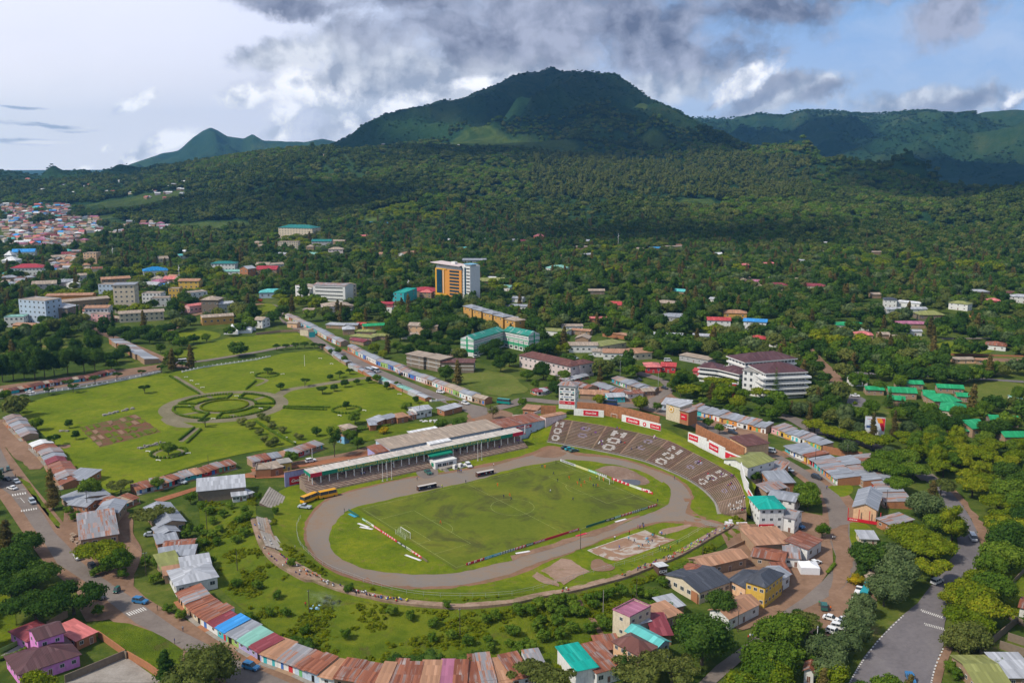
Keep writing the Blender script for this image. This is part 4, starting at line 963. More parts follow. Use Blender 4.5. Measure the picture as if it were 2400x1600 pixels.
for i in range(9):
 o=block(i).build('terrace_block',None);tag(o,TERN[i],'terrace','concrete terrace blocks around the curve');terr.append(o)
mb=MB()
for i in range(10):
 s0,s1=max(0,i-.03),min(9,i+.03)
 mb=MB()
 for r in range(34):
  a,b,c,d=tpt(s0,r/34),tpt(s1,r/34),tpt(s1,(r+1)/34),tpt(s0,(r+1)/34);z0,z1=.4+(TZ-.4)*r/34-.1,.4+(TZ-.4)*(r+1)/34-.1
  mb.face([(a.x,a.y,z0),(b.x,b.y,z0),(b.x,b.y,z1),(a.x,a.y,z1)]);mb.face([(a.x,a.y,z1),(b.x,b.y,z1),(c.x,c.y,z1),(d.x,d.y,z1)])
 tag(mb.build('aisle_steps',M_terr),f'{ordn(i)} flight of aisle steps between terrace blocks, counted from the scoring tower','steps','aisle steps of the curved terraces')
for _ in():pass
M_worn=surf('worn_white_paint',[(.3,(.28,.23,.20)),(.48,(.48,.44,.41)),(.7,(.64,.61,.58))],.9,2.5)
GLY={'M':["XX...XX","XXX.XXX","XX.X.XX","XX...XX","XX...XX"],'C':[".XXXXX.","XX...XX","XX.....","XX...XX",".XXXXX."],'O':[".XXXXX.","XX...XX","XX...XX","XX...XX",".XXXXX."]}
def glyph(mb,ch,i,sc,r0,r1,w,skip=0.0,rs=random.Random(3)):
 rows=GLY[ch];R0,R1=int(r0*NR),int(r1*NR);n=R1-R0
 for r in range(R0,R1):
  for gx in range(7):
   row_=rows[4-int((r-R0+.5)/n*5)]
   if row_[gx]!='X' or rs.random()<skip:continue
   s0=i+sc-w/2+w*gx/7;s1=s0+w/7;zb=.4+(TZ-.4)*(r+1)/NR+.03
   a,b,c,d=tpt(s0,(r+.03)/NR),tpt(s1,(r+.03)/NR),tpt(s1,(r+.66)/NR),tpt(s0,(r+.66)/NR)
   mb.face([(a.x,a.y,zb),(b.x,b.y,zb),(c.x,c.y,zb),(d.x,d.y,zb)])
   a2,b2=tpt(s0,(r-.04)/NR),tpt(s1,(r-.04)/NR)
   mb.face([(a2.x,a2.y,zb-.35),(b2.x,b2.y,zb-.35),(b2.x,b2.y,zb),(a2.x,a2.y,zb)])
for i,ls,sk in((0,'MOC',.0),(2,'MCC',.0),(4,'MCC',.12),(6,'MCC',.2),(8,'MC',.3)):
 for j,ch in enumerate(ls):
  mb=MB();r0=(.68,.38,.08)[j];glyph(mb,ch,i,.5,r0,r0+.24,.44,sk+.03);mb.build('painted_letter',M_worn,terr[i])
M_mauve=surf('mauve_paint',[(.3,(.18,.14,.16)),(.5,(.26,.21,.25)),(.7,(.33,.28,.33))],.6,2)
for i in(1,3,5,7):
 for r0 in(.66,.36):
  mb=MB();glyph(mb,'O',i,.5,r0,r0+.2,.3,.1);mb.build('painted_letter',M_mauve,terr[i])
BK=[(1245,985),(1292,968),(1310,974),(1420,978),(1500,998),(1548,1012),(1612,1036),(1650,1058),(1700,1084),(1735,1112),(1768,1150)]
bk=[un(x,y,TZ)for x,y in BK]
mb=MB();n=40
def alongp(P,f):
 Ls=[(P[i+1]-P[i]).length for i in range(len(P)-1)];d=f*sum(Ls)
 for i,l in enumerate(Ls):
  if d<=l or i==len(Ls)-1:return P[i].lerp(P[i+1],min(1,d/l))
  d-=l
for k in range(n):
 f0,f1=k/n,(k+1)/n;a,b=alongp(TT,f0),alongp(TT,f1);c,d=alongp(bk[1:],f1),alongp(bk[1:],f0)
 for(p,q,r,s,z0,z1)in((a,b,b.lerp(c,.5),a.lerp(d,.5),TZ-.15,TZ+.3),(a.lerp(d,.5),b.lerp(c,.5),c,d,TZ+.3,TZ+.1),(d,c,c+(c-b)*.3,d+(d-a)*.3,TZ+.1,TZ),(d+(d-a)*.3,c+(c-b)*.3,c+(c-b)*.35,d+(d-a)*.35,TZ,-.5)):
  mb.face([(p.x,p.y,z0),(q.x,q.y,z0),(r.x,r.y,z1),(s.x,s.y,z1)])
a,b,c,d=TT[0],bk[1],un(1240,1000,4.0),un(1255,1040,0)
mb.face([(a.x,a.y,TZ-.15),(b.x,b.y,TZ),(c.x,c.y,4),(c.x,c.y,4)][:3]);e=FT[0]
mb.face([(e.x,e.y,0),(a.x,a.y,TZ-.15),(c.x,c.y,4.0),(d.x,d.y,0)]);f_=un(1290,966,TZ);g_=un(1225,975,5)
mb.face([(b.x,b.y,TZ),(f_.x,f_.y,TZ),(g_.x,g_.y,5),(c.x,c.y,4)]);h_=un(1205,1000,0)
mb.face([(c.x,c.y,4),(g_.x,g_.y,5),(h_.x,h_.y,0),(d.x,d.y,0)])
t_,u_=TT[9],bk[-1];v_=un(1760,1195,3);w_=un(1700,1225,0);x_=un(1770,1215,0)
mb.face([(t_.x,t_.y,TZ-.15),(FT[9].x,FT[9].y,0),(w_.x,w_.y,0),(x_.x,x_.y,0)]);mb.face([(u_.x,u_.y,TZ),(t_.x,t_.y,TZ-.15),(x_.x,x_.y,0)])
tag(mb.build('grass_bank',M_bright),kind='structure')
tag(strip('kerb',[(p.x,p.y)for p in[tpt(k*.25,-.03)for k in range(37)]],1.6,M_conc,.1),kind='structure')
def railing(name,pts,label,cat,h=1.2,step=3.0,m=None,rails=(1.0,.5),group=None,z=None):
 r=empty(name,(pts[0][0],pts[0][1],0),0,label,cat,group);m=m or M_steel;o=Vector((pts[0][0],pts[0][1],0));rl=MB();ps=MB()
 for i in range(len(pts)-1):
  a,b=Vector((*pts[i][:2],hz(*pts[i][:2])if z is None else z))-o,Vector((*pts[i+1][:2],hz(*pts[i+1][:2])if z is None else z))-o
  L=(b-a).length;n=max(1,int(L/step))
  for k in range(n):p=a.lerp(b,k/n);ps.tube(p,p+Vector((0,0,h)),.05,n=4,cap=False)
  for f in rails:rl.tube(a+Vector((0,0,h*f)),b+Vector((0,0,h*f)),.035,n=4,cap=False)
 rl.build('rail',m,r);o2=ps.build('posts',m,r);return r
railing('mesh_fence',[tuple(tpt(k*.3,-.08))[:2]for k in range(30)],'thin grey railing along the foot of the curved terraces','fence')
railing('mesh_fence',smooth(poly('B 330,360 300,420 310,520 350,590 430,660 560,740 720,800 860,850 1000,890 1230,930 1500,940 1882,925 C 300,850 600,760 900,680 1150,580 1300,500 1420,430 1480,420'),2),'long thin wire fence between the running track and the seating ring','fence',1.6,4)
RING=smooth(poly('B 20,360 60,480 110,580 200,670 330,750 480,820 650,880 840,925 1050,965 1300,990 1560,997 1882,968 C 200,925 420,885 640,830 820,780 1000,710 1180,640 1330,560 1450,490 1560,430 1600,400'),5)
mb=MB();n=len(RING)
def rp(k,jj):
 a=Vector(RING[max(0,k-1)]);b=Vector(RING[min(n-1,k+1)]);m_=(b-a).normalized();m_=Vector((-m_.y,m_.x));wd=6.5 if k<24 else 3.8
 return Vector(RING[k])+m_*(wd*(.5-jj/4))
for i in range(n-1):
 za,zb=hz(*RING[i]),hz(*RING[i+1])
 for j in range(4):
  p,q,r,s_=rp(i,j),rp(i+1,j),rp(i+1,j+1),rp(i,j+1);u,v=za+.1+.16*j,zb+.1+.16*j
  mb.face([(p.x,p.y,u),(s_.x,s_.y,u),(r.x,r.y,v),(q.x,q.y,v)])
  mb.face([(p.x,p.y,u-(.16 if j else 1)),(p.x,p.y,u),(q.x,q.y,v),(q.x,q.y,v-(.16 if j else 1))])
 p,q=rp(i,4),rp(i+1,4);mb.face([(p.x,p.y,za-1),(q.x,q.y,zb-1),(q.x,q.y,zb+.58),(p.x,p.y,za+.58)])
tag(mb.build('seating_ring',M_terr),'low stepped concrete seating ring running round the near side of the ground','terrace')
def stand_block(fr,q,n,rise,label):
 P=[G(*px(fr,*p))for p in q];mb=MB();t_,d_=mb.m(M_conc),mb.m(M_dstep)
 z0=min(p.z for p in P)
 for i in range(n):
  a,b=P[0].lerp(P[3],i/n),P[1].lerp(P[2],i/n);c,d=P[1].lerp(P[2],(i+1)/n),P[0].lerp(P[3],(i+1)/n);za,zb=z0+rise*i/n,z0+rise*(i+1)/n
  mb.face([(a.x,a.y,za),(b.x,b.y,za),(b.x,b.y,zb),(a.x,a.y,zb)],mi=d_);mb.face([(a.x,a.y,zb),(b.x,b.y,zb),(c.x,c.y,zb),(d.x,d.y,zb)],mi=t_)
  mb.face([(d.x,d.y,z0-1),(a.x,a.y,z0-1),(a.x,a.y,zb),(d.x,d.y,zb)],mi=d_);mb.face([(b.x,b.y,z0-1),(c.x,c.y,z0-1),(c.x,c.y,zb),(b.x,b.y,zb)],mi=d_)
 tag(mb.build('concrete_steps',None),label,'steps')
stand_block('B',[(165,300),(215,200),(100,155),(25,262)],8,1.8,'isolated block of pale concrete seating steps left of the yellow buses')
stand_block('B',[(135,480),(120,375),(0,355),(20,450)],7,1.6,'pale seating steps at the left end of the seating ring')
stand_block('B',[(225,600),(150,490),(25,460),(70,580)],6,1.2,'grey seating steps just below the pale left end steps')
def wall_run(name,pts,h,th,wk,label,z0=TZ-.6,cat='wall',capk=None):
 """pts in photo pixels at the foot (height z0+.6)"""
 P=[un(x,y,z0+.6)for x,y in pts];o=P[0].copy();o.z=z0;r=empty(name,o,0,label,cat);mb=MB()
 for i in range(len(P)-1):
  a,b=P[i]-P[0],P[i+1]-P[0];d=(b-a).normalized();n_=Vector((-d.y,d.x,0))*th;hh=h[i]if isinstance(h,(list,tuple))else h
  mb.prism([(a.x,a.y),(b.x,b.y),(b.x+n_.x,b.y+n_.y),(a.x+n_.x,a.y+n_.y)],-1.0,hh)
  FOOT.append(((P[i].x+P[i+1].x)/2,(P[i].y+P[i+1].y)/2,(b-a).length/2+1))
 mb.build('wall',WM(wk)if isinstance(wk,str)else wk,r);return r,P
def sign_on(r,P,i,f0,f1,z0,z1,txt,tw,mat_=None,ink=None,rz_only=False,shear=.35,name='sign_panel'):
 a,b=P[i]-P[0],P[i+1]-P[0];d=(b-a);L=d.length;d=d.normalized();n_=Vector((d.y,-d.x,0));p=a+d*L*f0;q=a+d*L*f1
 s=empty(name,(p+q)/2+n_*.06,math.atan2(d.y,d.x));s.parent=r;s.location.z=0;w=(q-p).length
 sb=MB().box(-w/2,w/2,-.05,.02,z0,z1);o=sb.build('board',mat_ or M_sred,s)
 if txt:script(s,txt,tw*w,(0,-.09,(z0+z1)/2),material=ink,shear=shear)
 return s
W1,P1=wall_run('boundary_wall',[(1345,973),(1415,978)],4.4,.4,'white','white wall panel with a red soft drink sign right of the scoring tower')
sign_on(W1,P1,0,.32,.82,1.1,3.9,'Coca-Cola',.7)
W2_,P2=wall_run('boundary_wall',[(1457,987),(1500,998),(1548,1010)],4.3,.4,'white','white wall with two red soft drink signs and a round red badge')
sign_on(W2_,P2,0,.25,.97,1.0,3.6,'Coca-Cola',.72);sign_on(W2_,P2,1,.50,1.0,1.0,3.4,'Coca-Cola',.72)
c_=MB();n_=Vector((0,0,0));
def disc(parent,loc,rz,r,m,th=.06):
 mb=MB();mb.tube((0,-th,0),(0,0,0),r,n=20);o=mb.build('badge',m,parent);o.location=loc;o.rotation_euler=(0,0,rz);return o
a=(P2[1]-P2[0]);b=P2[2]-P2[0];m_=a.lerp(b,.22);rzz=math.atan2((b-a).y,(b-a).x);dk=disc(W2_,(m_.x,m_.y-.05,2.2),rzz,1.1,M_sred);dk2=disc(dk,(0,-.07,0),0,.45,M_ink)
W3,P3=wall_run('boundary_wall',[(1612,1034),(1655,1050),(1660,1052),(1698,1072),(1740,1090)],[5.4,4.2,5.2,4.2],.4,'white','stepped white wall with three red soft drink signs above the right terraces')
sign_on(W3,P3,0,.05,.55,2.0,4.8,'Coca-Cola',.8);sign_on(W3,P3,2,.05,.62,1.2,4.2,'Coca-Cola',.8);sign_on(W3,P3,3,.04,1.0,.9,3.6,'Coca-Cola',.45)
W4,P4=wall_run('boundary_wall',[(1735,1108),(1744,1145),(1752,1158)],5.6,.4,'white','white side wall with black blots beside the olive roofed house')
W5,P5=wall_run('boundary_wall',[(1752,1160),(1766,1184)],3.8,.3,'white','small white wall with one steep red sign at the terrace end');sign_on(W5,P5,0,.08,.95,.8,3.4,'Coca-Cola',.8)
M_brickw=paint('brick_weathered',(.34,.145,.07),.35,.8,.9,.1)
wall_run('brick_wall',[(1268,968),(1303,969)],5.0,.5,M_brickw,'red brown brick wall left of the scoring tower')
wall_run('brick_wall',[(1352,968),(1420,974),(1470,984),(1545,1004)],7.0,.5,M_brickw,'long weathered brick wall behind the white sign walls')
wall_run('brick_wall',[(1630,1020),(1660,1037),(1700,1055),(1742,1078)],6.6,.5,M_brickw,'brick wall behind the stepped white wall above the right terraces')
wall_run('brick_wall',[(1210,1003),(1228,992),(1268,976)],4.5,.4,'palepink','pale wall bending up from the grandstand to the tower',z0=0)
tw=house('S',1309.5,973,1347.5,976,8.5,12.2,'hip',1.9,'white','mixed','scoring_tower','white three storey scoring tower with hipped striped roof above the terraces','tower',fl=4,cols=0,ov=.8)
tw.location.z=TZ-1.4
for f in range(3):
 for k in range(3):
  put(win_mesh(1.9,.9,M_dark,M_glass),tw,(-3.1+3.1*k,0,3.6+3.0*f));
  if k<2:put(win_mesh(1.3,.9,M_dark,M_glass),tw,(4.7,2.4+3.2*k,3.6+3.0*f),math.pi/2)
TWL=(G(1347.5,976)-G(1309.5,973)).length
sp=MB().box(-TWL/2+.3,TWL/2-.3,-.1,-.02,1.3,3.1).build('sign_panel',M_sred,tw);script(sp,'Coca-Cola',3,(-2.6,-.14,2.2));script(sp,'YOUTH',2.0,(1.4,-.14,2.2),shear=0)
script(tw,'BRAZA SHOP',4.6,(.6,-.08,5.5),material=M_blueink,shear=0);script(tw,'KIGURU CARGO',4.8,(0,-.08,8.7),material=M_blueink,shear=0)
for x in(-3.6,3.6):
 q=MB().face([(x-.6,-.06,8.3),(x,-.06,7.8),(x+.6,-.06,8.3),(x,-.06,8.9)]).build('emblem',plain('sign_teal',(.02,.28,.30),.6),tw)
q=MB().face([(-3.2,-.06,5.5),(-2.8,-.06,5.0),(-2.4,-.06,5.5),(-2.8,-.06,6.0)]).build('emblem',M_blueink,tw)
bt=house('S',1403,995,1422,997,3.4,3.0,'shedb',.6,'palepink','silver','commentary_booth','small red and white commentary booth standing on top of the terraces','booth',cols=2,door=0,win=(1.4,1.3),ov=.4)
bt.location.z=TZ-.3;MB().box(-2.2,2.2,-.12,-.03,2.1,2.9).build('sign_panel',M_sred,bt);MB().box(-2.3,2.3,-.14,-.03,-.3,.7).build('plinth',WM('pink'),bt)
def goal(fr,x0,y0,x1,y1,z,w,label,h=2.44,net=True,dsign=1):
 a,b=un(*px(fr,x0,y0),z),un(*px(fr,x1,y1),z);d=(b-a).normalized();c=(a+b)/2;r=empty('goal',c,math.atan2(d.y,d.x),label,'goal')
 L=w or(b-a).length;fm=MB().tube((-L/2,0,0),(-L/2,0,h),.09,n=6).tube((L/2,0,0),(L/2,0,h),.09,n=6).tube((-L/2,0,h),(L/2,0,h),.09,n=6);fm.build('goal_frame',M_post,r)
 if net:
  nb=MB();D_=2.3*dsign
  for k in range(17):
   x=-L/2+L*k/16;nb.tube((x,0,h),(x,D_*.5,h*.92),.018,n=3,cap=False);nb.tube((x,D_*.5,h*.92),(x,D_,0),.018,n=3,cap=False)
  for f in(.2,.4,.6,.8):nb.tube((-L/2,D_*(1-f*.5),h*.92*f),(L/2,D_*(1-f*.5),h*.92*f),.018,n=3,cap=False)
  for s in(-1,1):
   for f in(.25,.5,.75):nb.tube((s*L/2,0,h*f),(s*L/2,D_*(1-f*.5),h*.92*f),.018,n=3,cap=False)
  nb.build('net',plain('net_cord',(.42,.50,.36),.9),r)
  sp_=MB().tube((-L/2,D_,0),(-L/2,D_,1.9),.06,n=5).tube((L/2,D_,0),(L/2,D_,1.9),.06,n=5);sp_.build('net_post',M_post,r)
 return r
c0,c1=pt(0,PW/2+3.66),pt(0,PW/2-3.66)
def goal_at(a,b,label,ds):
 a,b=Vector((*a,.2)),Vector((*b,.2));r=goal('S',1000,1200,1010,1200,0,7.32,label,dsign=ds);r.location=(a+b)/2;d=b-a;r.rotation_euler=(0,0,math.atan2(d.y,d.x))
goal_at(c0,c1,'white netted football goal at the near left end of the pitch',-1)
goal_at(pt(PL,PW/2+3.66),pt(PL,PW/2-3.66),'white netted football goal at the far right end of the pitch',1)
goal('S',1432,977,1446,980,TZ,None,'small rusty goal frame standing in grass by the brick wall',2.0,False)
def boards(p0,p1,specs,desc,face=-1,h=.95):
 A_,B_=Vector((*p0,.16)),Vector((*p1,.16));d=(B_-A_);L=d.length;d.normalize();rz=math.atan2(d.y,d.x);s=0;tot=sum(x[0]for x in specs)
 for k,(w,col,txt,ink,lab)in enumerate(specs):
  w=w*L/tot
  if col:
   c=A_+d*(s+w/2);r=empty('advertising_board',c,rz,f"{lab} advertising board {desc}",'board','advertising boards round the pitch')
   MB().box(-w/2+.05,w/2-.05,-.05,.05,.05,h).build('board',plain('board_'+lab.split()[0],col,.5),r)
   fb=MB()
   for x in(-w/2+.3,w/2-.3):fb.tube((x,.05,h*.7),(x,.7,0),.03,n=4)
   fb.build('brace',M_steel,r)
   if txt:me=script(r,txt,w*.8,(0,-.08,h*.52),material=ink,shear=0);me.scale=(1,min(3,.62*h/max(.05,w*.8/len(txt)*1.4)),1)
  s+=w
RD,BL,WH,GR,SKY_,YE=(.55,.015,.05),(.02,.03,.03),(.66,.66,.64),(.02,.12,.09),(.03,.30,.48),(.55,.52,.25)
lb0,lb1=W2('B',680,305),W2('B',1260,685)
boards(lb0,lb1,[(9,GR,None,None,'dark green blank'),(3,None,0,0,''),(3,(.05,.30,.26),'GF',M_ink,'teal'),(5,(.55,.60,.42),'AZAM',M_black,'pale green'),(2,WH,None,None,'small white'),(6,RD,'NBC BANK',M_ink,'red lettered'),(12,RD,'P  P  P  P  P  P',M_ink,'long red'),(7,BL,'O O',M_ink,'black two badge'),(4,(.2,.42,.32),'BANK',M_black,'pale teal'),(7,RD,'P P P',M_ink,'short red'),(4,(.16,.13,.08),None,None,'bare rusty')],'behind the left goal')
rb0,rb1=W2('B',1545,708),W2('C',1065,268)
boards(rb0,rb1,[(11,RD,'P  P  P',M_ink,'leftmost red'),(5,SKY_,'AQUA',M_ink,'sky blue'),(5,SKY_,'WATER',M_ink,'second blue'),(9,(.50,.52,.56),'? ? ? ? ?',M_black,'grey curled'),(7,RD,'P P P',M_ink,'red'),(5,GR,'BANK',M_ink,'green'),(8,(.50,.03,.12),'CUSTOMER CARE',M_ink,'crimson'),(15,BL,None,None,'long black'),(8,RD,'NBC PREMIER',M_ink,'bright red lettered'),(5,None,0,0,''),(14,GR,None,None,'dark blank'),(7,BL,'O O',M_ink,'black badge'),(5,(.15,.4,.3),'BANK',M_ink,'light green'),(8,RD,'P P P',M_ink,'middle red'),(7,(.55,.56,.58),'? ? ? ?',M_black,'white curled'),(6,(.5,.03,.12),'CARE',M_ink,'dark crimson'),(7,RD,'P P P',M_ink,'rightmost red')],'along the near touchline')
fb0,fb1=W2('G',355,1195),W2('G',1035,1440)
boards(fb0,fb1,[(10,WH,'PLAY GLOBAL POSITIVE',M_black,'white lettered'),(8,YE,None,None,'cream blank'),(5,(.2,.5,.38),'BANK',M_ink,'mint green'),(6,WH,'? ? ? ? ?',M_black,'white curled'),(3,None,0,0,''),(10,RD,'P  P  P  P',M_ink,'red and white'),(4,(.3,.4,.5),None,None,'pale blue blank'),(3,YE,None,None,'small yellow'),(6,RD,'P P',M_ink,'short end red')],'behind the far goal',h=1.1)
def flat_board(fr,x0,y0,x1,y1,w,col,label):
 a,b=G(*px(fr,x0,y0)),G(*px(fr,x1,y1));c=(a+b)/2;c.z+=.2;r=empty('fallen_board',c,math.atan2((b-a).y,(b-a).x),label,'board');L=(b-a).length
 MB().box(-L/2,L/2,-w/2,w/2,0,.12).build('board',col,r);e=MB()
 for x in(-L/2+.4,L/2-.4):e.box(x-.04,x+.04,-w/2-.1,w/2+.1,.125,.17)
 e.build('batten',M_steel,r)
MWh=plain('sheet_white',(.66,.64,.64),.6)
flat_board('B',750,398,830,428,1.0,MWh,'white board lying on grass behind the left goal, upper of two');flat_board('B',765,425,858,442,1.0,MWh,'white board lying on grass behind the left goal, lower of two')
flat_board('B',685,328,735,352,1.2,plain('board_sky',SKY_,.5),'light blue board lying by the track at the pitch corner');flat_board('B',1098,630,1212,672,.9,MWh,'white board lying in front of the left goal line boards')
flat_board('C',28,620,130,603,1.1,MWh,'white board lying by the near touchline at the left');flat_board('C',470,492,550,470,1.0,plain('board_red',RD,.5),'red board lying by the near touchline middle');flat_board('C',760,388,838,366,1.0,MWh,'white board lying by the near touchline at the right')
flat_board('G',925,1392,1010,1412,1.1,MWh,'white board lying on grass behind the far goal')
def dugout(fr,x0,y0,x1,y1,label):
 a,b=G(*px(fr,x0,y0)),G(*px(fr,x1,y1));c=(a+b)/2;c.z=.2;L=(b-a).length;r=empty('team_shelter',c,math.atan2((b-a).y,(b-a).x),label,'shelter','team shelters beside the pitch')
 m=MB();n=6
 for k in range(n):
  t0,t1=math.pi*.5*k/n,math.pi*.5*(k+1)/n
  m.face([(-L/2,1.2*math.cos(t0)*.6+.3,1.0+1.1*math.sin(t0)),(-L/2,1.2*math.cos(t1)*.6+.3,1.0+1.1*math.sin(t1)),(L/2,1.2*math.cos(t1)*.6+.3,1.0+1.1*math.sin(t1)),(L/2,1.2*math.cos(t0)*.6+.3,1.0+1.1*math.sin(t0))])
 m.box(-L/2,L/2,-1.2,.35,2.05,2.13);m.build('roof',plain('shelter_roof',(.5,.45,.42),.5),r)
 MB().box(-L/2,L/2,.95,1.05,0,1.0).box(-L/2,-L/2+.06,-.9,1,0,2.0).box(L/2-.06,L/2,-.9,1,0,2.0).build('side_panel',WM('darkbrown'),r);MB().box(-L/2+.3,L/2-.3,.2,.7,.35,.5).build('bench',M_black,r);return r
dugout('Q',1188,1412,1322,1385,'white domed team shelter, nearer of two on the far touchline');dugout('Q',1622,1310,1742,1285,'white domed team shelter, farther of two on the far touchline')
ph=house('C',1078,780,1140,775,4.0,3.2,'shedb',.5,'darkbrown','white','timing_hut','small black and white hut with white roof on the seating ring','hut',cols=0,ov=.4)
script(ph,'CCM',3.0,(0,-.1,1.6),shear=0,bold=.03)
S_,MX,RU,PA='silver','mixed','rusty','pale'
row('Q 215,142 330,198 430,250 520,302 625,350',13,6.5,3.4,'shops in the market street row','upper market street',[S_,MX,S_,MX,'tan'],['mud','brick','white'],['turquoise','white','brick','sky','cream','white','mud','peach'],5,end='far',porch=.45)
row('Q 675,378 760,425 900,492 1000,522 1090,567 1200,608 1330,652 1440,697 1560,747 1682,778',24,6.5,3.5,'shops in the market street row','lower market street',[S_,MX,S_,'tan',MX,S_],['mud','brick','white'],['white','white','sky','turquoise','cream','palepink','blue','peach','lime','mud'],8,end='far',porch=.45)
row('Q 500,352 560,385 640,452 700,485',5,4,2.4,'stalls on the park side of market street','stalls by park trees',[S_,MX],['mud','grey'],['mud','blue','white'],9,side=-1,end='far',rh=.6)
row('Q 720,500 800,535 840,556 900,590 1000,632 1100,668 1200,712 1290,748',13,4.5,2.5,'stalls on the park side of market street','stalls above stadium corner',[S_,MX,PA,'sea'],['mud','grey','brick'],['mud','blue','white','turquoise'],10,side=-1,end='far',rh=.6)
row('E 1005,1438 1110,1412 1222,1390 1300,1362 1392,1332 1520,1305 1640,1270 1735,1245',14,6,2.8,'rusty shops along the park south edge','rusty park edge row',[RU,RU,MX,'orange',MX],['mud','brick','white'],['mud','white','turquoise','brick','paleblue','peach','maroon' if 0 else 'red'],12,end='left',roofk='shed',rh=.7,porch=1.0)
row('Q -25,1238 85,1215 210,1192 310,1163 400,1133 495,1100',9,6,2.8,'rusty shops along the park south edge','row by gum tree',[RU,MX,S_,'orange'],['mud','brick'],['mud','white','brick','red','palepink'],13,end='left',roofk='shed',rh=.7,porch=.9)
row('A 690,262 800,305 900,285 1010,240',6,6,2.8,'green fronted shops below the park','green fronted lower row',['tan',RU,MX],['mud'],['lime','blue','turquoise','mud'],14,end='left',roofk='shed',rh=.6,porch=1.6)
row('E 40,905 105,975 175,1045',6,8,2.9,'shops between the left road and the park','upper park side row',[S_,S_,MX],['brick','mud'],['mud','brick','palepink'],15,end='far',wvar=.1)
row('E 232,1100 300,1160 345,1215 385,1290 430,1360 470,1400',9,8.5,2.9,'shops between the left road and the park','lower park side row',[RU,S_,MX,RU],['brick','mud'],['mud','brick','turquoise','palepink','mud'],16,end='far',seq=['white/mud/white','rusty/brick/mud','mixed/brick/brick','silver/mud/turquoise','maroon/brick/mud','rusty/mud/brick','rusty/brick/palepink','mixed/brick/mud','rusty/brick/mud'])
row('E -30,712 90,700 240,668 450,630 640,604 720,582 850,548',20,6,2.5,'low old shops along the lane above the park','dark row under trees',['tile','tan',RU,'tile','tile'],['mud','darkbrown'],['white','mud','turquoise','sky','darkbrown','white','red'],17,end='left',rh=.8,porch=.9)
row('E 905,318 1000,368 1100,430 1172,470',9,10,2.9,'shops facing the upper left street','silver row above park',[S_,PA,S_,MX],['brick','mud'],['white','mud'],18,side=-1,end='far',roofk='shed',rh=1.4,porch=.5)
row('E 600,105 700,135 790,170',4,8,3,'small town shops','dusty conifer row',['tan',RU],['mud'],['mud','white'],19,end='left')
row('G 735,612 800,640 880,668 960,695 1045,705',8,9,3.0,'shops in the triangular market block','back market row',[S_,MX,S_,'tan'],['mud','white'],['lilac','white','mud','turquoise'],20,end='left',porch=.8)
row('G 580,655 660,685 740,712 800,722 865,728',7,9,3.0,'shops in the triangular market block','middle market row',[S_,MX,MX,RU],['mud','white'],['white','lilac','turquoise','red','mud'],21,end='left',porch=.8)
row('G 430,655 500,672 560,690',3,8,2.8,'shops in the triangular market block','left market stalls',[MX,RU],['mud'],['peach','mud'],22,end='left')
row('G 150,690 200,715 240,700 280,680',4,5,2.4,'small stalls by the big round tree','stalls left of tree',[S_,PA,'maroon'],['mud'],['mud','white'],23,end='left',rh=.5)
row('G 350,612 420,628 480,600 560,585',5,6,2.6,'small stalls behind the market','stalls behind market',[S_,PA,MX],['mud','white'],['mud','white'],24,end='left',rh=.6)
row('G 1305,842 1400,868 1540,908 1690,950 1865,992',13,8,3.5,'shops along the curving road','curved row above terraces',[S_,S_,MX],['cream','mud'],['mud','turquoise','orange','cream','ochre','white','white','orange','peach'],25,end='left',roofk='shed',rh=1.2,porch=.8,seq=['mixed/cream/mud','silver/cream/turquoise','silver/mud/cream','silver/mud/orange','silver/mud/white','mixed/mud/ochre','silver/mud/ochre','silver/mud/orange','mixed/mud/white','silver/mud/white','mixed/mud/orange','silver/mud/orange','silver/mud/white'])
row('H 25,985 150,1030 250,1065 330,1090 390,1118',7,8,3.2,'shops in the rear curved row','rear curved row',[MX,S_,S_],['white','mud'],['white','white','lilac','pink','yellow'],26,end='left',roofk='shed',rh=1.0,porch=.5)
row('H 125,1120 190,1162 255,1190 325,1225 355,1248 405,1290 455,1330 510,1372',10,10,3.5,'shops along the lane right of the terraces','stepped row on lane',[S_,S_,MX,RU],['brick','brick','mud'],['orange','red','yellow','white','white','cream','turquoise'],27,end='far',roofk='shed',rh=.9,wvar=.15)
row('H 490,1205 555,1250 600,1290 640,1330 700,1385',5,8,3.0,'brick backed shops of the second row','second brick row',[S_,S_,MX],['brick'],['mud','white'],28,end='far',roofk='shed',rh=.9,porch=.3)
row('H 598,1190 660,1235 700,1290 725,1340 775,1395 800,1430 830,1480 870,1535',11,10,3.0,'shops of the outermost row by the trees','outer row by avenue',[S_,S_,MX,RU],['brick','brick','mud'],['white','palepink','white','navy','mud'],29,end='far',roofk='shed',rh=.9,porch=.8,wvar=.12)
row('A 1312,965 1385,1062 1440,1110 1490,1150 1570,1200 1640,1250 1740,1300 1860,1372 B 15,1400 80,1432 150,1450 285,1500 390,1550 500,1590 640,1610 870,1650',17,8.0,3.5,'shops along the bottom left road','bottom left road row',[RU],['mud'],['mud'],30,end='upper',roofk='shed',rh=.9,porch=1.0,wvar=.18,seq=['rusty/mud/peach','mixed/mud/peach','rusty/brick/mud','rusty/mud/cream','rusty/white/white','maroon/white/white','blue/sky/turquoise','silver/mud/lime','sea/mud/lilac','maroon/white/lilac','orange/white/white','mixed/white/white','rusty/paleblue/paleblue','rusty/mud/paleblue','orange/mud/white','rusty/mud/mud'])
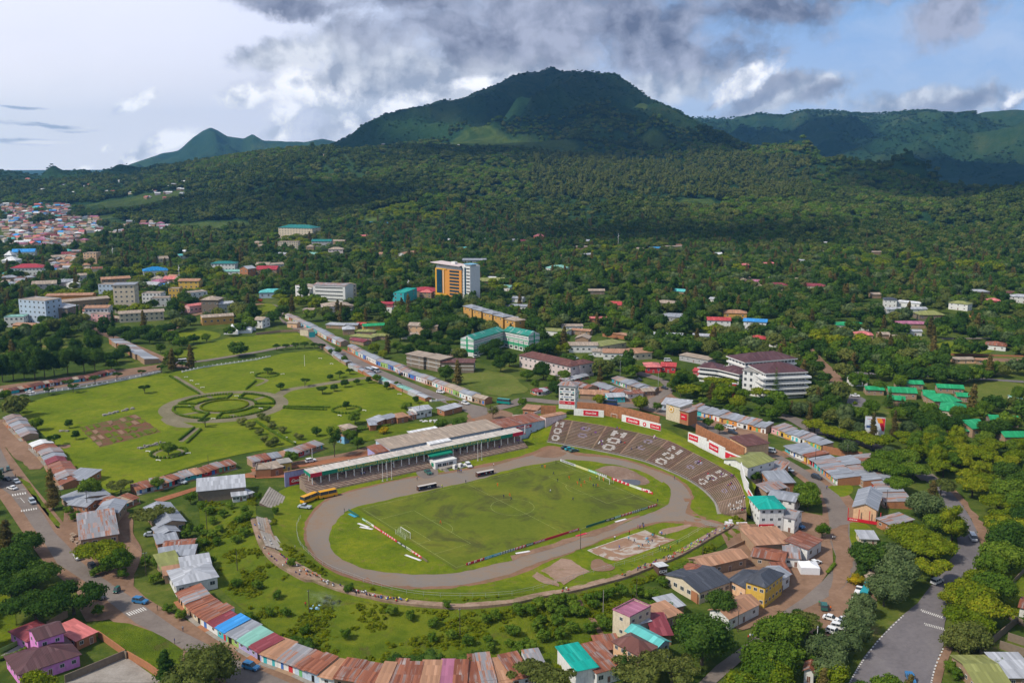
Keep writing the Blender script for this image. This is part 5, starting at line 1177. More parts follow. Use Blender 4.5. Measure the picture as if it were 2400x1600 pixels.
row('B 880,1655 1000,1665 1150,1670 1300,1672 1550,1672',6,11,3.4,'roofs at the bottom edge','bottom edge row',[RU],['mud'],['mud'],31,end='left',roofk='shed',rh=1.0,seq=['orange/mud/white','rusty/mud/mud','rusty/mud/white','orange/mud/mud','plum/mud/white','rusty/mud/white'])
row('B 1560,1640 1700,1635 1882,1610 C 60,1590 270,1560',5,12,3.4,'roofs at the bottom edge','row beside teal roof',[RU],['mud'],['mud'],32,end='left',roofk='shed',rh=1.0,seq=['rusty/mud/white','mixed/white/white','orange/white/white','rusty/mud/white','mixed/white/white'])
row('C 1700,520 1800,535 1882,560',3,9,3,'rusty roofs beside the terraces','roofs above the compound',[RU,'orange'],['mud'],['mud'],33,end='left',porch=.2)
row('I 780,1420 900,1440 1000,1450 1100,1465',5,8,3,'small town shops','row below cream block',['tan',RU,'tile'],['mud'],['white','mud','cream'],34,end='left')
HS="""
A 1175,492 1365,452 24 4.2 gabley 1.6 mud silver store house 1 3|large grey gabled store at the top of the column of roofs left of the bank
A 1178,545 1320,512 9 3.4 gabley 1.2 mud silver house house 1 2|small grey gabled house just below the large grey store
A 1165,602 1310,575 8 3.2 shed .8 brick silver house house 1 2|low blue grey roofed house in the column of roofs
A 1205,645 1420,628 8 3.2 gable 1.1 brick rusty house house 1 3|rust and cream striped roof house in the column of roofs
A 1310,690 1425,682 7 3.2 shed .8 brick silver house house 1 2|pale grey roofed brick house above the blue grey roof
A 1185,705 1312,685 7 3.2 shed .8 mud silver house house 1 2|small grey roof left of the pale roofed brick house
A 1200,800 1342,768 12 3.4 shed 1 mud olive house house 1 2|mossy olive roofed house in the column of roofs
A 1215,838 1368,812 6 3.2 shed .5 mud orange house house 1 2|narrow orange brown roof below the mossy roof
A 1350,830 1558,795 12 3.6 shed .8 mud pale house house 1 3|wide pale blue grey roof beside the mossy roof
A 1300,935 1602,868 13 4.2 hip 1.6 white pale house house 1 4|white walled house with pale hipped roof beside the steep bank
A 600,590 872,545 24 4.2 shed 1.8 mud mixed market_hall hall 1 4|large market hall with rust striped grey roof beside the left road
A 700,400 870,392 13 4.4 gabley 1.5 mud silver shed shed 1 2|grey gabled shed attached behind the striped market hall
A 512,305 640,322 9 3.0 gable 1.2 brick silver house house 1 3|small blue white fronted house by the brown conifer
A 455,250 520,300 16 3.2 gable 1.2 mud silver house house 1 2|long grey roofed house between brown conifer and park
A 470,115 618,128 12 3.2 shed 1 brick silver house house 1 3|grey roofed brick kiosk at the lower corner of the park row
A 1458,240 1802,205 12 5.0 shed 1.6 stone pale warehouse warehouse 1 0|long stone warehouse with pale metal roof left of the grandstand
A 1712,240 1812,228 6 2.8 shed .5 white pale toilet_block outbuilding 1 4|small white outbuilding with tiny windows on the warehouse corner
A 1812,222 1862,205 5 2.4 shed .5 cream pale shed shed 1 1|smallest pale roofed shed right of the white outbuilding
B 0,60 110,52 9 4.0 flat 0 brick tan brick_building building 1 0|roofless red brick enclosure between warehouse and grandstand
B 112,50 200,30 8 3.6 shed .6 brick tan brick_building building 1 1|brick box with pale tin lean to beside the grandstand wall
B 185,20 262,8 6 4.2 slab 0 yellow conc house house 1 2|small yellow walled room against the lilac wall
A 150,1590 590,1440 13 3.6 hip 2.4 purple darktile house house 1 5|bright purple bungalow with dark tiled roof in the bottom left corner
A 295,1425 482,1362 8 7.4 gable 1.8 purple darktile house_tower house 2 2|raised upper storey of the purple house with two windows
A 210,1330 400,1250 10 3.2 hip 1.6 purple maroon outbuilding outbuilding 1 2|maroon roofed rear wing of the purple house
A 568,1325 710,1262 12 3.2 shed .5 brick salmon shed shed 1 2|salmon red roofed shed right of the purple house
C 862,1262 1015,1178 (738,1205) 8.2 flat 0 cream plum house house 2 3|two storey beige house with plum flat roof below the seating ring
C 868,1240 1010,1200 5 4.2 shed .6 grey pale lean_to shed 1 2|pale blue lean to roof against the beige two storey house
C 932,1505 1060,1440 (782,1385) 6.0 hip 2.0 peach tile house house 2 3|peach walled house with brown hipped tile roof at the bottom
C 1062,1440 1150,1398 (935,1290) 5.8 gabley 1.4 paleblue turq house house 2 2|house with sea green gabled roof and white pillars at the bottom
C 1045,1290 1170,1285 12 3.4 shed .8 mud maroon shed shed 1 1|deep red roofed shed left of the big dark tree
C 1098,1165 1240,1120 8 3.2 shed .6 mud orange shed shed 1 1|rust orange roof above the deep red roof
C 1135,1090 1260,1060 7 3.2 shed .6 mud pale shed shed 1 1|pale blue roof above the rust orange roof
C 470,1600 618,1568 (270,1450) 5.2 shed .4 white teal garage garage 1 0|white garage with wide teal roof at the bottom edge
C 622,1590 800,1540 (480,1420) 4.2 shed 1.2 white rusty house house 1 3|white house with large rusty roof right of the teal roof
C 640,1400 800,1385 7 3.4 shed .6 mud rusty shed shed 1 1|small rusty roof beside the stairway above the bottom houses
C 1375,985 1600,905 16 4.2 gable 2 cream slate school school 1 5|cream walled block with charcoal roof inside the brick compound
C 1240,830 1395,868 9 4.0 hip 1.8 brick rusty school school 1 2|rusty hipped end of the brick compound nearest the hut
C 1400,790 1720,720 8 4.0 gable 1.6 mud orange school school 1 4|long rust orange wing along the back of the brick compound
C 1600,900 1712,960 13 4.6 gable 2 peach slate school school 1 2|peach wing with charcoal roof joining the yellow building
C 1715,975 1852,1020 13 7.6 hip 2.2 yellow slate office_block building 2 3|two storey mustard yellow building with charcoal hipped roof
C 1590,1180 1812,1068 (1510,1100) 4.0 gable 1.8 white orange house house 1 3|white veranda house with rust orange roof below the yellow building
D 50,925 155,858 (-60,850) 4.6 gable 1.6 white silver house house 1 3|white fronted house with pale blue roof beside the tent
D 120,710 230,720 9 3.6 shed .8 white mixed house house 1 2|low white and rust house left of the white tent
D 285,670 388,600 (150,610) 4.6 shed 1.0 white rusty workshop workshop 1 2|workshop with brown rusty ribbed roof above the white tent
D -90,640 165,625 14 4.8 shed .8 mud orange workshop workshop 1 0|mud walled workshop with patchy orange and turquoise roof
D -120,700 110,740 9 3.6 gable 1.2 mud rusty house house 1 2|rusty roofed house between compound and workshop
D 60,830 160,830 8 3.2 shed .7 mud rusty house house 1 2|small red brown roof left of the tent
C 1815,432 1990,450 13 9.5 hip 2.2 white teal apartment_house house 3 3|three storey white house with teal hipped roof beside the terraces
D 50,430 190,470 9 6.2 gable 1.6 white mixed house house 2 2|white walled house with rust streaked roof right of the teal roof
D 0,290 190,325 10 5.4 gable 1.3 white silver house house 2 3|long blue grey roofed house behind the teal roof
D -15,250 130,215 9 5.4 gable 1.2 mud mixed house house 2 2|house with rust and white patched roof above the blue grey roofs
D 20,170 190,165 12 4.6 shed 1.3 brick silver house house 1 2|red brick house with slanted grey roof by the round tree
D -50,70 90,95 12 5.0 shed 1.2 brick mixed house house 1 1|orange brick yard building with grey lean to roof
S 1751,1140 1812,1122 14 7.0 gable 2.0 white olive house house 2 3|white gabled house with moss yellow roof at the terrace end
S 1748,1082 1800,1074 13 6.0 shed 1.0 peach tile house house 1 0|blank peach walled building with dark plum roof by the white wall
S 1560,998 1592,1008 9 7.6 shed .8 cream pale pump_house building 1 0|cream building with round ochre emblem breaking the stadium wall
S 1592,1008 1612,1014 7 6 shed .6 brick mixed shed shed 1 0|small brick shed with red sign right of the emblem building
S 1578,982 1602,985 5 3.0 gabley 1.2 white tile guard_house hut 1 2|tiny white house with brown gabled roof by the curved row
D 622,372 790,398 (605,235) 5.8 gabley 2.2 peach silver meeting_hall hall 1 0|hall with big grey gabled roof and red fronted veranda
D 798,420 900,470 11 3.6 shed .8 brick mixed house house 1 2|rust streaked roof house right of the red fronted hall
D 680,555 800,560 7 2.8 shed .4 cream pale kiosk kiosk 1 2|small cream kiosk with pale blue roof above the dark trees
D 795,805 960,800 8 3.0 shed .5 mud pale shed shed 1 2|pale blue shed roof half hidden between dark trees
D 735,850 800,850 4 2.6 gabley .8 mud tan hut hut 1 1|tiny brown hut beside the yellow flowering bush
D 262,1560 330,1575 (262,1500) 3.6 gabley 1.2 white rusty hut hut 1 1|small white and brick hut with rusty roof at the bottom right
D 1845,1075 1990,1110 8 3.2 gable 1 white rusty hut hut 1 1|white hut with rusty roof at the right edge
D 1520,1640 1760,1640 14 3.2 gable 1.6 mud olive house house 1 3|pale moss green roofed house at the bottom right corner
D 1760,1600 1990,1600 12 3.2 shed .5 mud pale house house 1 3|white roof edge in the bottom right corner
Q 838,972 885,968 6 3.4 shed .7 brick silver kiosk kiosk 1 0|brick sided kiosk with turquoise door by the big gum tree
Q 885,950 970,915 6 3.4 shed .7 brick pale kiosk kiosk 1 1|blue grey roofed kiosk right of the turquoise door
Q 965,925 1040,905 5 3.4 shed .7 brick silver kiosk kiosk 1 1|kiosk with dark doorway in the group by the park corner
Q 1042,915 1118,900 6 3.2 shed .7 brick orange kiosk kiosk 1 1|kiosk with rust orange roof at the park corner
Q 1180,880 1292,860 9 4.4 gable 1.2 white pale shop shop 1 4|white and blue painted shop at the park corner
Q 1135,890 1180,885 5 3.0 shed .5 brick mixed kiosk kiosk 1 1|low brown kiosk left of the blue painted shop
Q 1385,860 1515,825 6 3.2 shed .6 brick pale kiosk kiosk 1 1|lone brick kiosk with thin pale roof right of the blue shop
Q 668,1000 740,985 8 3.4 hip 1.2 mud tan hut hut 1 1|tan roofed round shouldered hut in greenery
Q 595,1050 650,1065 6 4 flat 0 sky orange house house 1 1|ruined pale blue room behind the gum tree
Q 325,270 385,275 8 5.2 flat 0 cream tan gatehouse building 1 0|blank cream building by the green roadside billboard
Q 230,210 300,215 6 4 gable 1 peach tan house house 1 1|small peach house at the far end of market street
Q 640,265 725,262 12 4.5 hip 2 mud pale house house 1 1|large pale hipped roof beside the market street
Q 515,215 645,222 9 3.2 shed .5 mud pale shed shed 1 2|long pale shed roof behind the market row
Q 660,220 745,222 9 3.4 gable 1.2 mud silver house house 1 2|grey roofed house left of the small red roof
Q 735,215 800,218 8 3.4 gable 1.2 mud red house house 1 2|small red roofed house behind the market row
Q 790,232 945,225 9 3.6 gable 1.5 ochre green house house 1 3|house with vivid green roof behind the market row
Q 690,300 850,315 9 3.2 hip 1.4 mud olive clinic building 1 3|olive roofed pavilion, nearest of the olive roofs
Q 850,300 970,300 8 3.2 hip 1.4 mud olive clinic building 1 2|olive roofed pavilion right of the nearest one
Q 740,268 870,270 8 3.2 hip 1.4 mud olive clinic building 1 2|olive roofed pavilion behind the other two
Q 690,325 790,345 8 3.0 gable 1 mud maroon house house 1 2|brown red low roof behind the market row
Q 505,90 700,95 14 4.6 hip 2.2 white tan house house 1 5|broad pinkish hipped roof house left of the red garage
Q 345,105 420,105 8 3.2 shed .5 mud tan shed shed 1 2|striped pale shed left of the broad hipped roof
Q 945,105 1000,105 9 5.5 gable 1.4 white maroon house house 2 1|white gabled house with rust red roof above the olive roofs
Q 1118,262 1332,268 16 7.6 gable 1.4 peach tan office_block building 2 5|peach two storey block with pale tan roof above the market row
Q 1075,295 1195,290 7 3.4 shed .3 grey tan carport carport 1 2|low grey carport before the peach block
Q 1395,425 1455,425 7 3.4 gabley 1 mud pale house house 1 1|small pale hut left of the green striped school
Q 1108,495 1232,520 11 9.0 shed .5 stone tan flats building 3 2|brown brick block of flats, leftmost of the three
Q 1240,515 1355,540 11 8.8 shed .5 stone tan flats building 3 2|brown brick block of flats, middle of the three
Q 1365,542 1600,545 11 7.2 shed .6 stone tile flats building 3 1|long blank brown brick block with white bands, rightmost
Q 1525,128 1585,145 11 9.6 hip 2.0 ochre silver town_house house 2 2|ochre terrace house, first from the orange tower
Q 1595,152 1655,167 11 9.6 hip 2.0 ochre silver town_house house 2 2|ochre terrace house, second from the orange tower
Q 1670,175 1735,190 11 9.6 hip 2.0 ochre silver town_house house 2 2|ochre terrace house, third from the orange tower
Q 1748,198 1815,215 11 9.6 hip 2.0 ochre silver town_house house 2 2|ochre terrace house, fourth from the orange tower
Q 1830,228 1905,245 11 9.6 hip 2.0 ochre tan town_house house 2 2|ochre terrace house, farthest from the orange tower
Q 1840,85 1990,90 9 4.5 gable 1.4 white silver house house 1 3|white house with grey gables above the ochre terrace
G 430,560 500,580 12 9.2 hip 2.0 palepink tile school school 2 2|pale pink end block with brown tiled roof above the market
G 55,500 430,590 13 8.6 hip 2.8 palepink tile school school 2 11|long pale pink school with brown tiled hipped roof
G 180,260 390,280 13 4 gable .7 white olive hall hall 1 4|open hall with pale olive roof behind the striped school
G 365,235 520,235 9 4 shed .4 white tan hall hall 1 5|low white building with thin roof beside the olive hall
G 435,260 570,270 9 3.6 gable 1 mud orange house house 1 3|rust orange roofed house beside the low white building
G 420,395 630,395 14 5.5 gable 1.2 white tan office building 1 5|white single storey office with parapet front
G 465,345 560,350 12 6 gabley 2 mud tan house house 1 2|tan gabled building behind the white office
G 630,395 840,360 16 4.5 hip 2.2 cream olive clinic building 1 4|mossy ochre hipped roof building beside the white office
G 670,445 900,450 16 5.0 gable .6 white orange court_building building 1 5|white walled office with wide rust brown roof
G 590,425 750,430 8 4.0 shed .5 white tan office building 1 4|long low tan roofed wing left of the rust brown roof
G 900,450 1030,440 18 5 gable 1 cream orange court_building building 1 3|rust brown roofed wing right of the white office
G 985,545 1095,545 14 4.2 hip 1.6 red salmon house house 1 3|pinkish red roofed house by the curving road
G 1095,540 1200,545 13 4.4 gable 1.6 red red house house 1 3|bright red roofed house by the curving road
G 1330,570 1375,575 10 4 gable 1.2 salmonx red house house 1 1|red roof corner left of the white hotel
G 1230,450 1440,490 9 4 shed .4 grey tan carport carport 1 5|long grey canopy roof above the red roofed houses
G 1100,815 1290,835 11 3.4 shed 1.4 paleblue pale shop shop 1 4|blue and white shop with pale blue roof at the road bend
G 500,735 700,745 12 3.2 gable 1.4 mud orange market_hall hall 1 0|wide rust orange roof of the open market hall
G 705,765 830,760 10 3.6 gable 1 turquoise pale shop shop 1 3|turquoise corner shop with grey roof in the market block
G 850,735 965,725 6 3.0 shed .6 white rusty shop shop 1 2|corner shop with rusty roof and blue awning in the market block
G 965,715 1045,710 8 3.0 gable 1 mud tan shop shop 1 2|last shop at the right tip of the market block
G 80,870 180,880 8 5 shed .6 brick orange house house 1 2|brick house with rust orange roof left of the terraces
G 30,935 110,930 7 4 shed .4 brick tan house house 1 1|brick walled yard building near the grandstand end
G 1060,60 1200,70 10 5.2 hip 1.6 stone tan house house 1 3|grey stone house with white porch in the trees
G 1100,160 1290,170 12 4.0 hip 2.0 grey silver house house 1 4|wide grey hipped roof house among the trees
G 1435,215 1605,220 13 7.0 gable 2.0 white red house house 2 4|white two storey house with bright red roof
G 1700,230 1865,240 13 8.0 gable 1.6 white blue house house 2 3|white two storey house with bright blue roof
G 1655,240 1705,240 6 3.4 shed .4 white blue shed shed 1 1|small blue roofed shed beside the blue roofed house
G 1555,140 1725,145 12 4.6 hip 2.4 ochre orange house house 1 3|ochre house with rust orange hipped roof
G 720,60 800,62 9 3.6 gable 1.6 mud red house house 1 1|red roof just above a dark clump of trees
G 355,100 440,102 9 3.4 gable 1.6 mud red house house 1 2|crimson roofed house left of the tall monkey puzzle tree
G 575,170 700,170 8 3.2 shed .4 brick salmon shed shed 1 2|salmon walled compound shed among trees
G 1040,290 1250,300 9 3.4 gable 1.2 white pale house house 1 4|long pale blue roof behind the palms
G 1330,300 1450,305 9 3.4 gable 1.2 white pale house house 1 3|pale roofed house right of the long pale blue roof
G 665,275 840,300 6 3.6 shed .4 brick orange wall_building building 1 0|long orange brick enclosure behind the mossy roof
G 1745,330 1870,335 11 4.2 hip 2.0 mud red house house 1 2|dark red hipped roof house behind the hotel
G -40,215 40,215 9 8 gable 1.5 ochre silver house house 2 1|ochre house end at the right of the terrace houses
H 490,225 740,235 13 4 hip 2 white green house house 1 4|bright green roofed house hidden behind trees
H 640,300 770,305 12 4.2 hip 2.2 mud salmon house house 1 2|salmon hipped roof house among trees
H 820,300 895,300 8 4.2 gable 1.4 mud tan house house 1 1|small brown gabled house right of the salmon roof
H 895,310 990,315 9 3.4 gable 1.2 mud tan house house 1 2|tan roofed house near the red flowering tree
H 960,215 1200,220 12 4.0 hip 1.6 mud plum house house 1 4|plum roofed long house below the olive hipped roof
H 1040,270 1130,272 7 3.6 gable 1.2 white pale house house 1 1|tiny pale blue roofed white house
H 1112,155 1300,155 15 4.6 hip 3.0 stone olive house house 1 4|square house with olive hipped roof on a bare plot
H 1325,75 1465,90 12 6.4 hip 2.0 white olive house house 2 3|white two storey house with pale green roof
H 1590,370 1745,385 13 3.8 hip 2.2 white rusty house house 1 3|white house with rust striped hipped roof at the right
H 1375,475 1530,475 7 3.0 shed .4 peach tan shed shed 1 3|low peach farm shed in the right garden
H 1530,480 1650,485 7 3.2 gable .8 mud orange shed shed 1 2|low orange roofed farm shed at the right
H 615,640 730,640 9 4.4 gable 1.4 white green lodge lodge 1 2|green roofed white gate lodge
H 950,660 1140,665 8 3.4 gable 1.6 mud green lodge lodge 1 4|green roofed chalet, second from the gate lodge
H 1245,690 1435,700 8 3.4 gable 1.6 mud green lodge lodge 1 4|green roofed chalet standing alone on the right lawn
H 720,705 850,710 8 3.4 gable 1.4 mud green lodge lodge 1 3|dark green roofed chalet behind the conifer
H 890,730 1090,740 11 4.0 gable 2.2 mud green lodge lodge 1 4|large green roofed hall in the middle of the lodge
H 880,780 1000,790 9 3.6 gable 1.6 mud green lodge lodge 1 2|green roof partly behind the dark conifers
H 1145,750 1225,755 12 3.8 gable 1.8 mud green lodge lodge 1 2|left block of the joined green roofs
H 1225,800 1420,800 16 4.0 hip 2.8 mud green lodge lodge 1 3|widest green roof of the joined lodge blocks
H 1390,755 1475,760 9 3.4 gable 1.4 mud green lodge lodge 1 2|small green roof right of the joined blocks
H 1260,870 1440,890 18 4.4 hip 3.0 cream green lodge lodge 1 3|deep green hipped roof above the lower trees
H 1500,1020 1620,1010 17 5.0 gable 2.2 mud green lodge lodge 1 2|green gabled block with white and navy stair ramp
H 1635,935 1842,945 9 3.6 gable 1.8 stone green lodge lodge 1 4|stone walled green roofed chalet at the right
H 1740,1060 1950,1060 9 3.4 gable 1.8 mud green lodge lodge 1 3|green roof cut by the right edge
H 1180,930 1260,935 7 3.2 gable 1.4 mud green lodge lodge 1 2|small green roof right of the billboard
H 1370,1010 1470,1010 9 3.0 hip 2.4 stone green pavilion pavilion 1 2|dark green pyramid roofed garden pavilion
H 1780,770 1860,775 7 3.4 gable 1.0 white sea hut hut 1 1|pale green roofed white hut at the right edge
H 0,350 155,365 6 3.6 shed .3 white red wall_building building 1 0|low red roofed gate building right of the hotel
L 1760,1225 2035,1225 12 4.2 hip 1.8 stone pale house house 1 5|long pale blue roofed bungalow on the right hillside
L 2170,1235 2310,1240 10 4.0 hip 1.8 cream tile house house 1 3|cream house with brown hipped roof near the right edge
L 2225,1290 2420,1300 12 6.6 hip 2.0 white pale house house 2 4|white two storey house cut by the right edge
L 2015,1320 2135,1325 10 5.5 hip 2.2 maroonx salmon house house 2 2|crimson walled house with salmon roof
L 1060,1330 1180,1335 11 7.5 hip 2.0 white slate house house 2 3|white house with dark roof behind tall thin trees
L 1090,1390 1460,1385 9 4.0 gable 1.4 white pale hall hall 1 7|very long pale grey roof behind tall thin trees
L 1180,1325 1390,1345 9 5 shed .6 white white wall_building building 1 3|bright white wall building right of the long grey roof
L 955,1250 1040,1250 10 4 gable 1.6 mud tan house house 1 1|pinkish gabled roof in the trees
L 1110,805 1165,808 8 4.0 gable 1.4 mud tan cabin cabin 1 2|small cabin in the clearing below the pine plantation
L 930,845 1050,845 9 3.4 gable 1.2 mud tan cabin cabin 1 2|low grey cabin beside the clearing
L 250,930 320,935 9 4.5 gable 1.4 white pale house house 1 1|small white house on the right wooded slope
L 0,960 70,960 10 4.5 hip 1.8 mud salmon house house 1 1|small orange red roof on the wooded slope
L 310,1010 390,1012 9 4.2 gable 1.4 mud plum house house 1 1|dark plum roof on the wooded slope
L 270,1190 530,1200 12 7 hip 2.4 cream maroon house house 2 6|long cream building with two maroon roofs
L 0,1175 175,1180 12 6 hip 2.2 cream maroon house house 2 4|cream building with maroon roof left of the longer one
L 160,840 210,845 8 4 gable 1.4 mud pale house house 1 1|tiny pale roof high on the right slope
K 205,735 305,735 12 10 hip 4 orange salmon house house 2 3|orange house with pinkish red roof at the foot of the forest
K 360,1010 525,1000 15 4.6 hip 3.4 white sea house house 1 3|house with dark sea green hipped roof among yellow trees
K 450,890 540,890 12 4 gable 1.8 mud orange house house 1 1|vivid orange roof among the far trees
K 670,875 745,870 10 4 gable 1.6 pink pale house house 1 2|pink house with pale roof in the far trees
K 590,800 690,800 9 4 gable 1.4 mud tan house house 1 2|long brown roof in the far trees
K 1265,820 1370,820 12 5 gable 2 ochre sky2 house house 1 2|ochre house with blue arched roof at the forest edge
K 1400,800 1560,800 10 4.5 gable 1.2 mud tan house house 1 4|row of brown roofs along the forest edge
K 1510,790 1565,790 9 5 gable 1.6 white orange house house 1 1|white house with orange roof at the forest edge
K 1140,815 1190,818 9 4 gable 1.4 cream tan house house 1 1|small cream house at the forest edge
K 1090,730 1160,730 10 6 shed .4 grey tan house house 2 2|unfinished grey building at the forest edge
K 895,720 970,720 10 4 shed .4 cream tan house house 1 2|pale yellow flat roofed house at the forest edge
K 880,1345 1000,1350 10 4 gable 1.8 mud red house house 1 2|bright red roof in the middle of the dark trees
K 440,1385 550,1390 11 4 gable 1.8 mud red house house 1 2|red roofed house just right of the centre conifers
K 1325,1335 1500,1345 13 5 hip 2.0 stone tan house house 1 3|brownish hipped roof house with white porch front
K 1465,1215 1590,1225 10 4.0 gable 2.2 mud turq house house 1 2|turquoise gabled roof in the dark trees
K 1810,1290 1870,1295 9 4 gable 1.4 white pale house house 1 1|little white gabled house right of the light green tree
K 1375,1450 1610,1460 12 4 hip 2 grey silver house house 1 4|grey blue hipped roof above the palms
K 2120,985 2175,985 10 6 shed 1 red salmon house house 2 1|bright salmon red roof at the right of the far trees
K 2290,960 2400,960 10 4.5 gable 1 mud salmon house house 1 2|long salmon roof at the right of the far trees
K 2080,1080 2190,1085 9 5 flat 0 cream tan house house 1 5|unfinished cream walls in the trees
K 2120,1135 2340,1140 12 5 hip 2 cream plum house house 1 4|cream house with dark plum roof in the trees
K 705,1215 850,1215 10 4 gable 1.6 stone tan house house 1 2|brown roofed house below the tall conifers
K 0,1285 95,1290 10 4 gable 1.6 white silver house house 1 2|small grey roofed white house behind the ochre terrace
J 210,705 520,710 30 21 hip 5 cream teal2 hotel building 5 12|big cream five storey block with teal roof below the hills
J 202,805 388,805 16 13 flat 0 cream tan office_block building 4 9|cream flat roofed block below the big cream building
J 512,770 690,770 14 8 gable 3 grey teal2 hall hall 2 6|dark teal roofed hall right of the cream blocks
J 665,855 800,855 14 9 hip 3 palepink tan house house 2 4|pink house with grey hipped roof right of the cream blocks
J 460,805 530,805 12 5 hip 3 mud tan house house 1 2|little grey pyramid roof below the teal hall
J 690,750 810,752 10 5 gable 2 mud tan house house 1 4|long pinkish roof right of the teal hall
J 1020,580 1110,580 12 5 gable 2 white blue house house 1 2|left bright blue roof at the foot of the green knoll
J 1125,585 1225,585 12 5 gable 2 white blue house house 1 2|right bright blue roof at the foot of the green knoll
J 890,815 950,815 12 4 gable 2 white turq house house 1 1|turquoise roof in the trees left of the orange tower
J 465,865 545,868 12 4 gable 2 white sea house house 1 2|sea green roof in the trees below the cream blocks
J 1120,865 1205,870 10 4 gable 2 mud orange house house 1 2|orange roof in the trees between cream blocks and tower
J 1360,880 1480,860 10 6 gable 2 white orange house house 2 2|white and orange house behind the trees left of the tower
J 1855,815 1935,815 12 4 gable 2 white turq house house 1 1|pale turquoise roof right of the tower in the trees
J 2035,730 2105,732 10 4 gable 2 white pale house house 1 2|pale roofed house at the far edge right of the tower
J 1740,735 1850,735 10 4 gable 2 white white house house 1 2|pale roofs at the far forest edge above the tower
J 1415,1240 1650,1245 22 7 hip 3 mud maroon2 hall hall 2 6|wide red roofed hall left of the orange tower
J 1500,1245 1610,1250 12 6 hip 2.4 mud salmon house house 2 3|salmon roofed brick house before the red hall
J 1360,1300 1480,1250 12 11 flat 0 turquoise teal office_block building 3 2|small bright cyan framed block left of the orange tower
J 1120,1345 1250,1350 12 5 gable 1.4 mud maroon2 house house 1 3|rust red gabled roof left of the tower trees
J 1185,1385 1250,1390 9 6 flat 0 white tan house house 1 1|white box house below the rust red roof
J 1900,960 2110,960 14 9 shed 1 grey silver house house 2 4|grey roofed block just right behind the orange tower
J 1995,1135 2290,1130 20 5 gable 3 mud olive stadium_hall hall 1 0|big pale olive roof right of the orange tower
J 2250,1180 2330,1185 12 4 gable 2 white sea house house 1 2|small light green roof right of the olive roof
J 2125,1085 2195,1088 9 3 gable 1.4 white white tent tent 1 0|small white tent roof on the lawn right of the tower
J 635,1385 880,1370 20 6 hip 3 palepink tan house house 1 6|wide pink grey hipped roof below the white office block
J 0,1030 190,1030 18 6 gable 4 mud maroon2 church church 1 3|long dark maroon church roof at left centre
J 0,985 120,985 14 6 gable 3 mud tan hall hall 1 3|grey roofed hall behind the maroon roof
J 125,985 260,975 12 6 gable 2 white tan house house 1 3|white walled house beside the maroon roof
J 30,1250 260,1245 16 6 hip 3 paleblue turq house house 1 4|turquoise roofed pale house left of the white office block
J -20,1520 60,1525 12 7 gable 2 white tan house house 2 2|white gabled house above the north field
I 190,1480 435,1500 18 22 flat 0 paleblue tan office_block building 5 6|blue grey five storey block in the left town
I 435,1475 630,1480 16 14 hip 3 stone pale office_block building 3 3|brown block with white hipped roof right of the blue grey block
I 1055,1390 1250,1385 18 27 slab 0 cream silver tower_block building 6 4|tall cream six storey block in the left town
I 45,1515 225,1510 14 9 flat 0 white sea house house 2 4|white low block with green flat roof at left
I 120,1560 330,1568 12 6 gable 1.4 yellow orange house house 1 4|yellow walled house with orange roof at left
I 785,1450 1000,1445 16 11 gable 1.4 white orange shop_house building 2 6|white arcade with orange roof and pink front
I 840,1470 985,1480 8 8 flat 0 pink tan shop_house building 2 3|bright pink shop front below the orange roof
I 585,1370 1010,1330 18 9 gable 1.4 mud tan market_hall hall 1 8|long brown roofed market hall in the left town
I 430,1310 850,1300 16 9 gable 1.4 orange orange market_hall hall 1 8|long orange roofed building in the left town
I 910,1240 1090,1240 14 14 flat 0 paleblue tan office_block building 3 5|pale blue flat roofed block left of the tall cream block
I 1100,1475 1510,1450 15 8 gable 1.6 cream tan shop_house building 2 9|long white arcade with brown roof below the cream block
I 1310,1310 1480,1310 14 12 flat 0 white tan office_block building 3 5|white block right of the tall cream block
I 1400,1330 1560,1325 12 9 flat 0 white tan office_block building 2 4|white flat block before the larger white block
I 1550,1245 1650,1245 12 10 flat 0 yellow tan house house 2 3|yellow and white block in the left town
I 1645,1200 1830,1200 14 13 gable 2 yellow orange house house 3 4|yellow house with orange roof in the left town
I 1720,1290 1910,1270 14 10 flat 0 white tan house house 2 4|white flat roofed house below the yellow house
I 1855,1390 2010,1390 16 13 hip 3 stone tan house house 2 3|brown gabled block near the white tents
I 2000,1390 2150,1380 14 9 gable 1.4 grey pale house house 1 3|grey house with pale roof near the white tents
I 1745,1390 1900,1370 10 7 gable 1.4 pink salmon house house 1 4|pink walled row with salmon roof in the left town
I 1860,1500 2150,1480 12 7 gable 1.6 ochre tan bungalow house 1 5|low bungalow with white and ochre gables near the tents
I 100,1045 400,1040 22 10 hip 4 white maroon2 school school 2 9|white two storey school with crimson roof at left
I 770,930 890,930 16 15 flat 0 peach tan office_block building 4 4|peach four storey block in the left trees
I 20,965 150,965 16 9 hip 5 white white house house 1 3|white pyramid roofed house at the left edge
I 45,905 110,905 12 8 hip 6 white white house house 1 2|second white pyramid roof above the left edge
I 110,870 320,865 18 7 gable 4 white blue house house 1 6|long blue roof at the upper left town
I 1320,1060 1545,1050 22 8 hip 4 white blue2 hall hall 1 7|round shouldered bright blue roof above the left town
I 940,1150 1200,1135 16 9 gable 2 mud orange hall hall 2 6|long orange brown building in the left town
I 730,1095 805,1090 12 7 gable 2 white tan house house 1 2|small white house beside the brown conifers
I 1940,1000 2160,1000 16 10 hip 2.4 white teal2 school school 2 7|white two storey building with dark teal roof
I 2280,1070 2352,1060 14 12 gable 3 brick pale church church 2 2|red brick church towers near the teal roofs
I 2040,1040 2260,1040 14 5 gable 2 white sea house house 1 4|sea green roof beside the white two storey building
I 300,1190 520,1180 16 8 gable 3 palepink tan temple building 2 4|pale pink tiered building at left
I 310,1070 400,1065 5 4 flat 0 brick tan shed shed 1 0|small brick shed at left
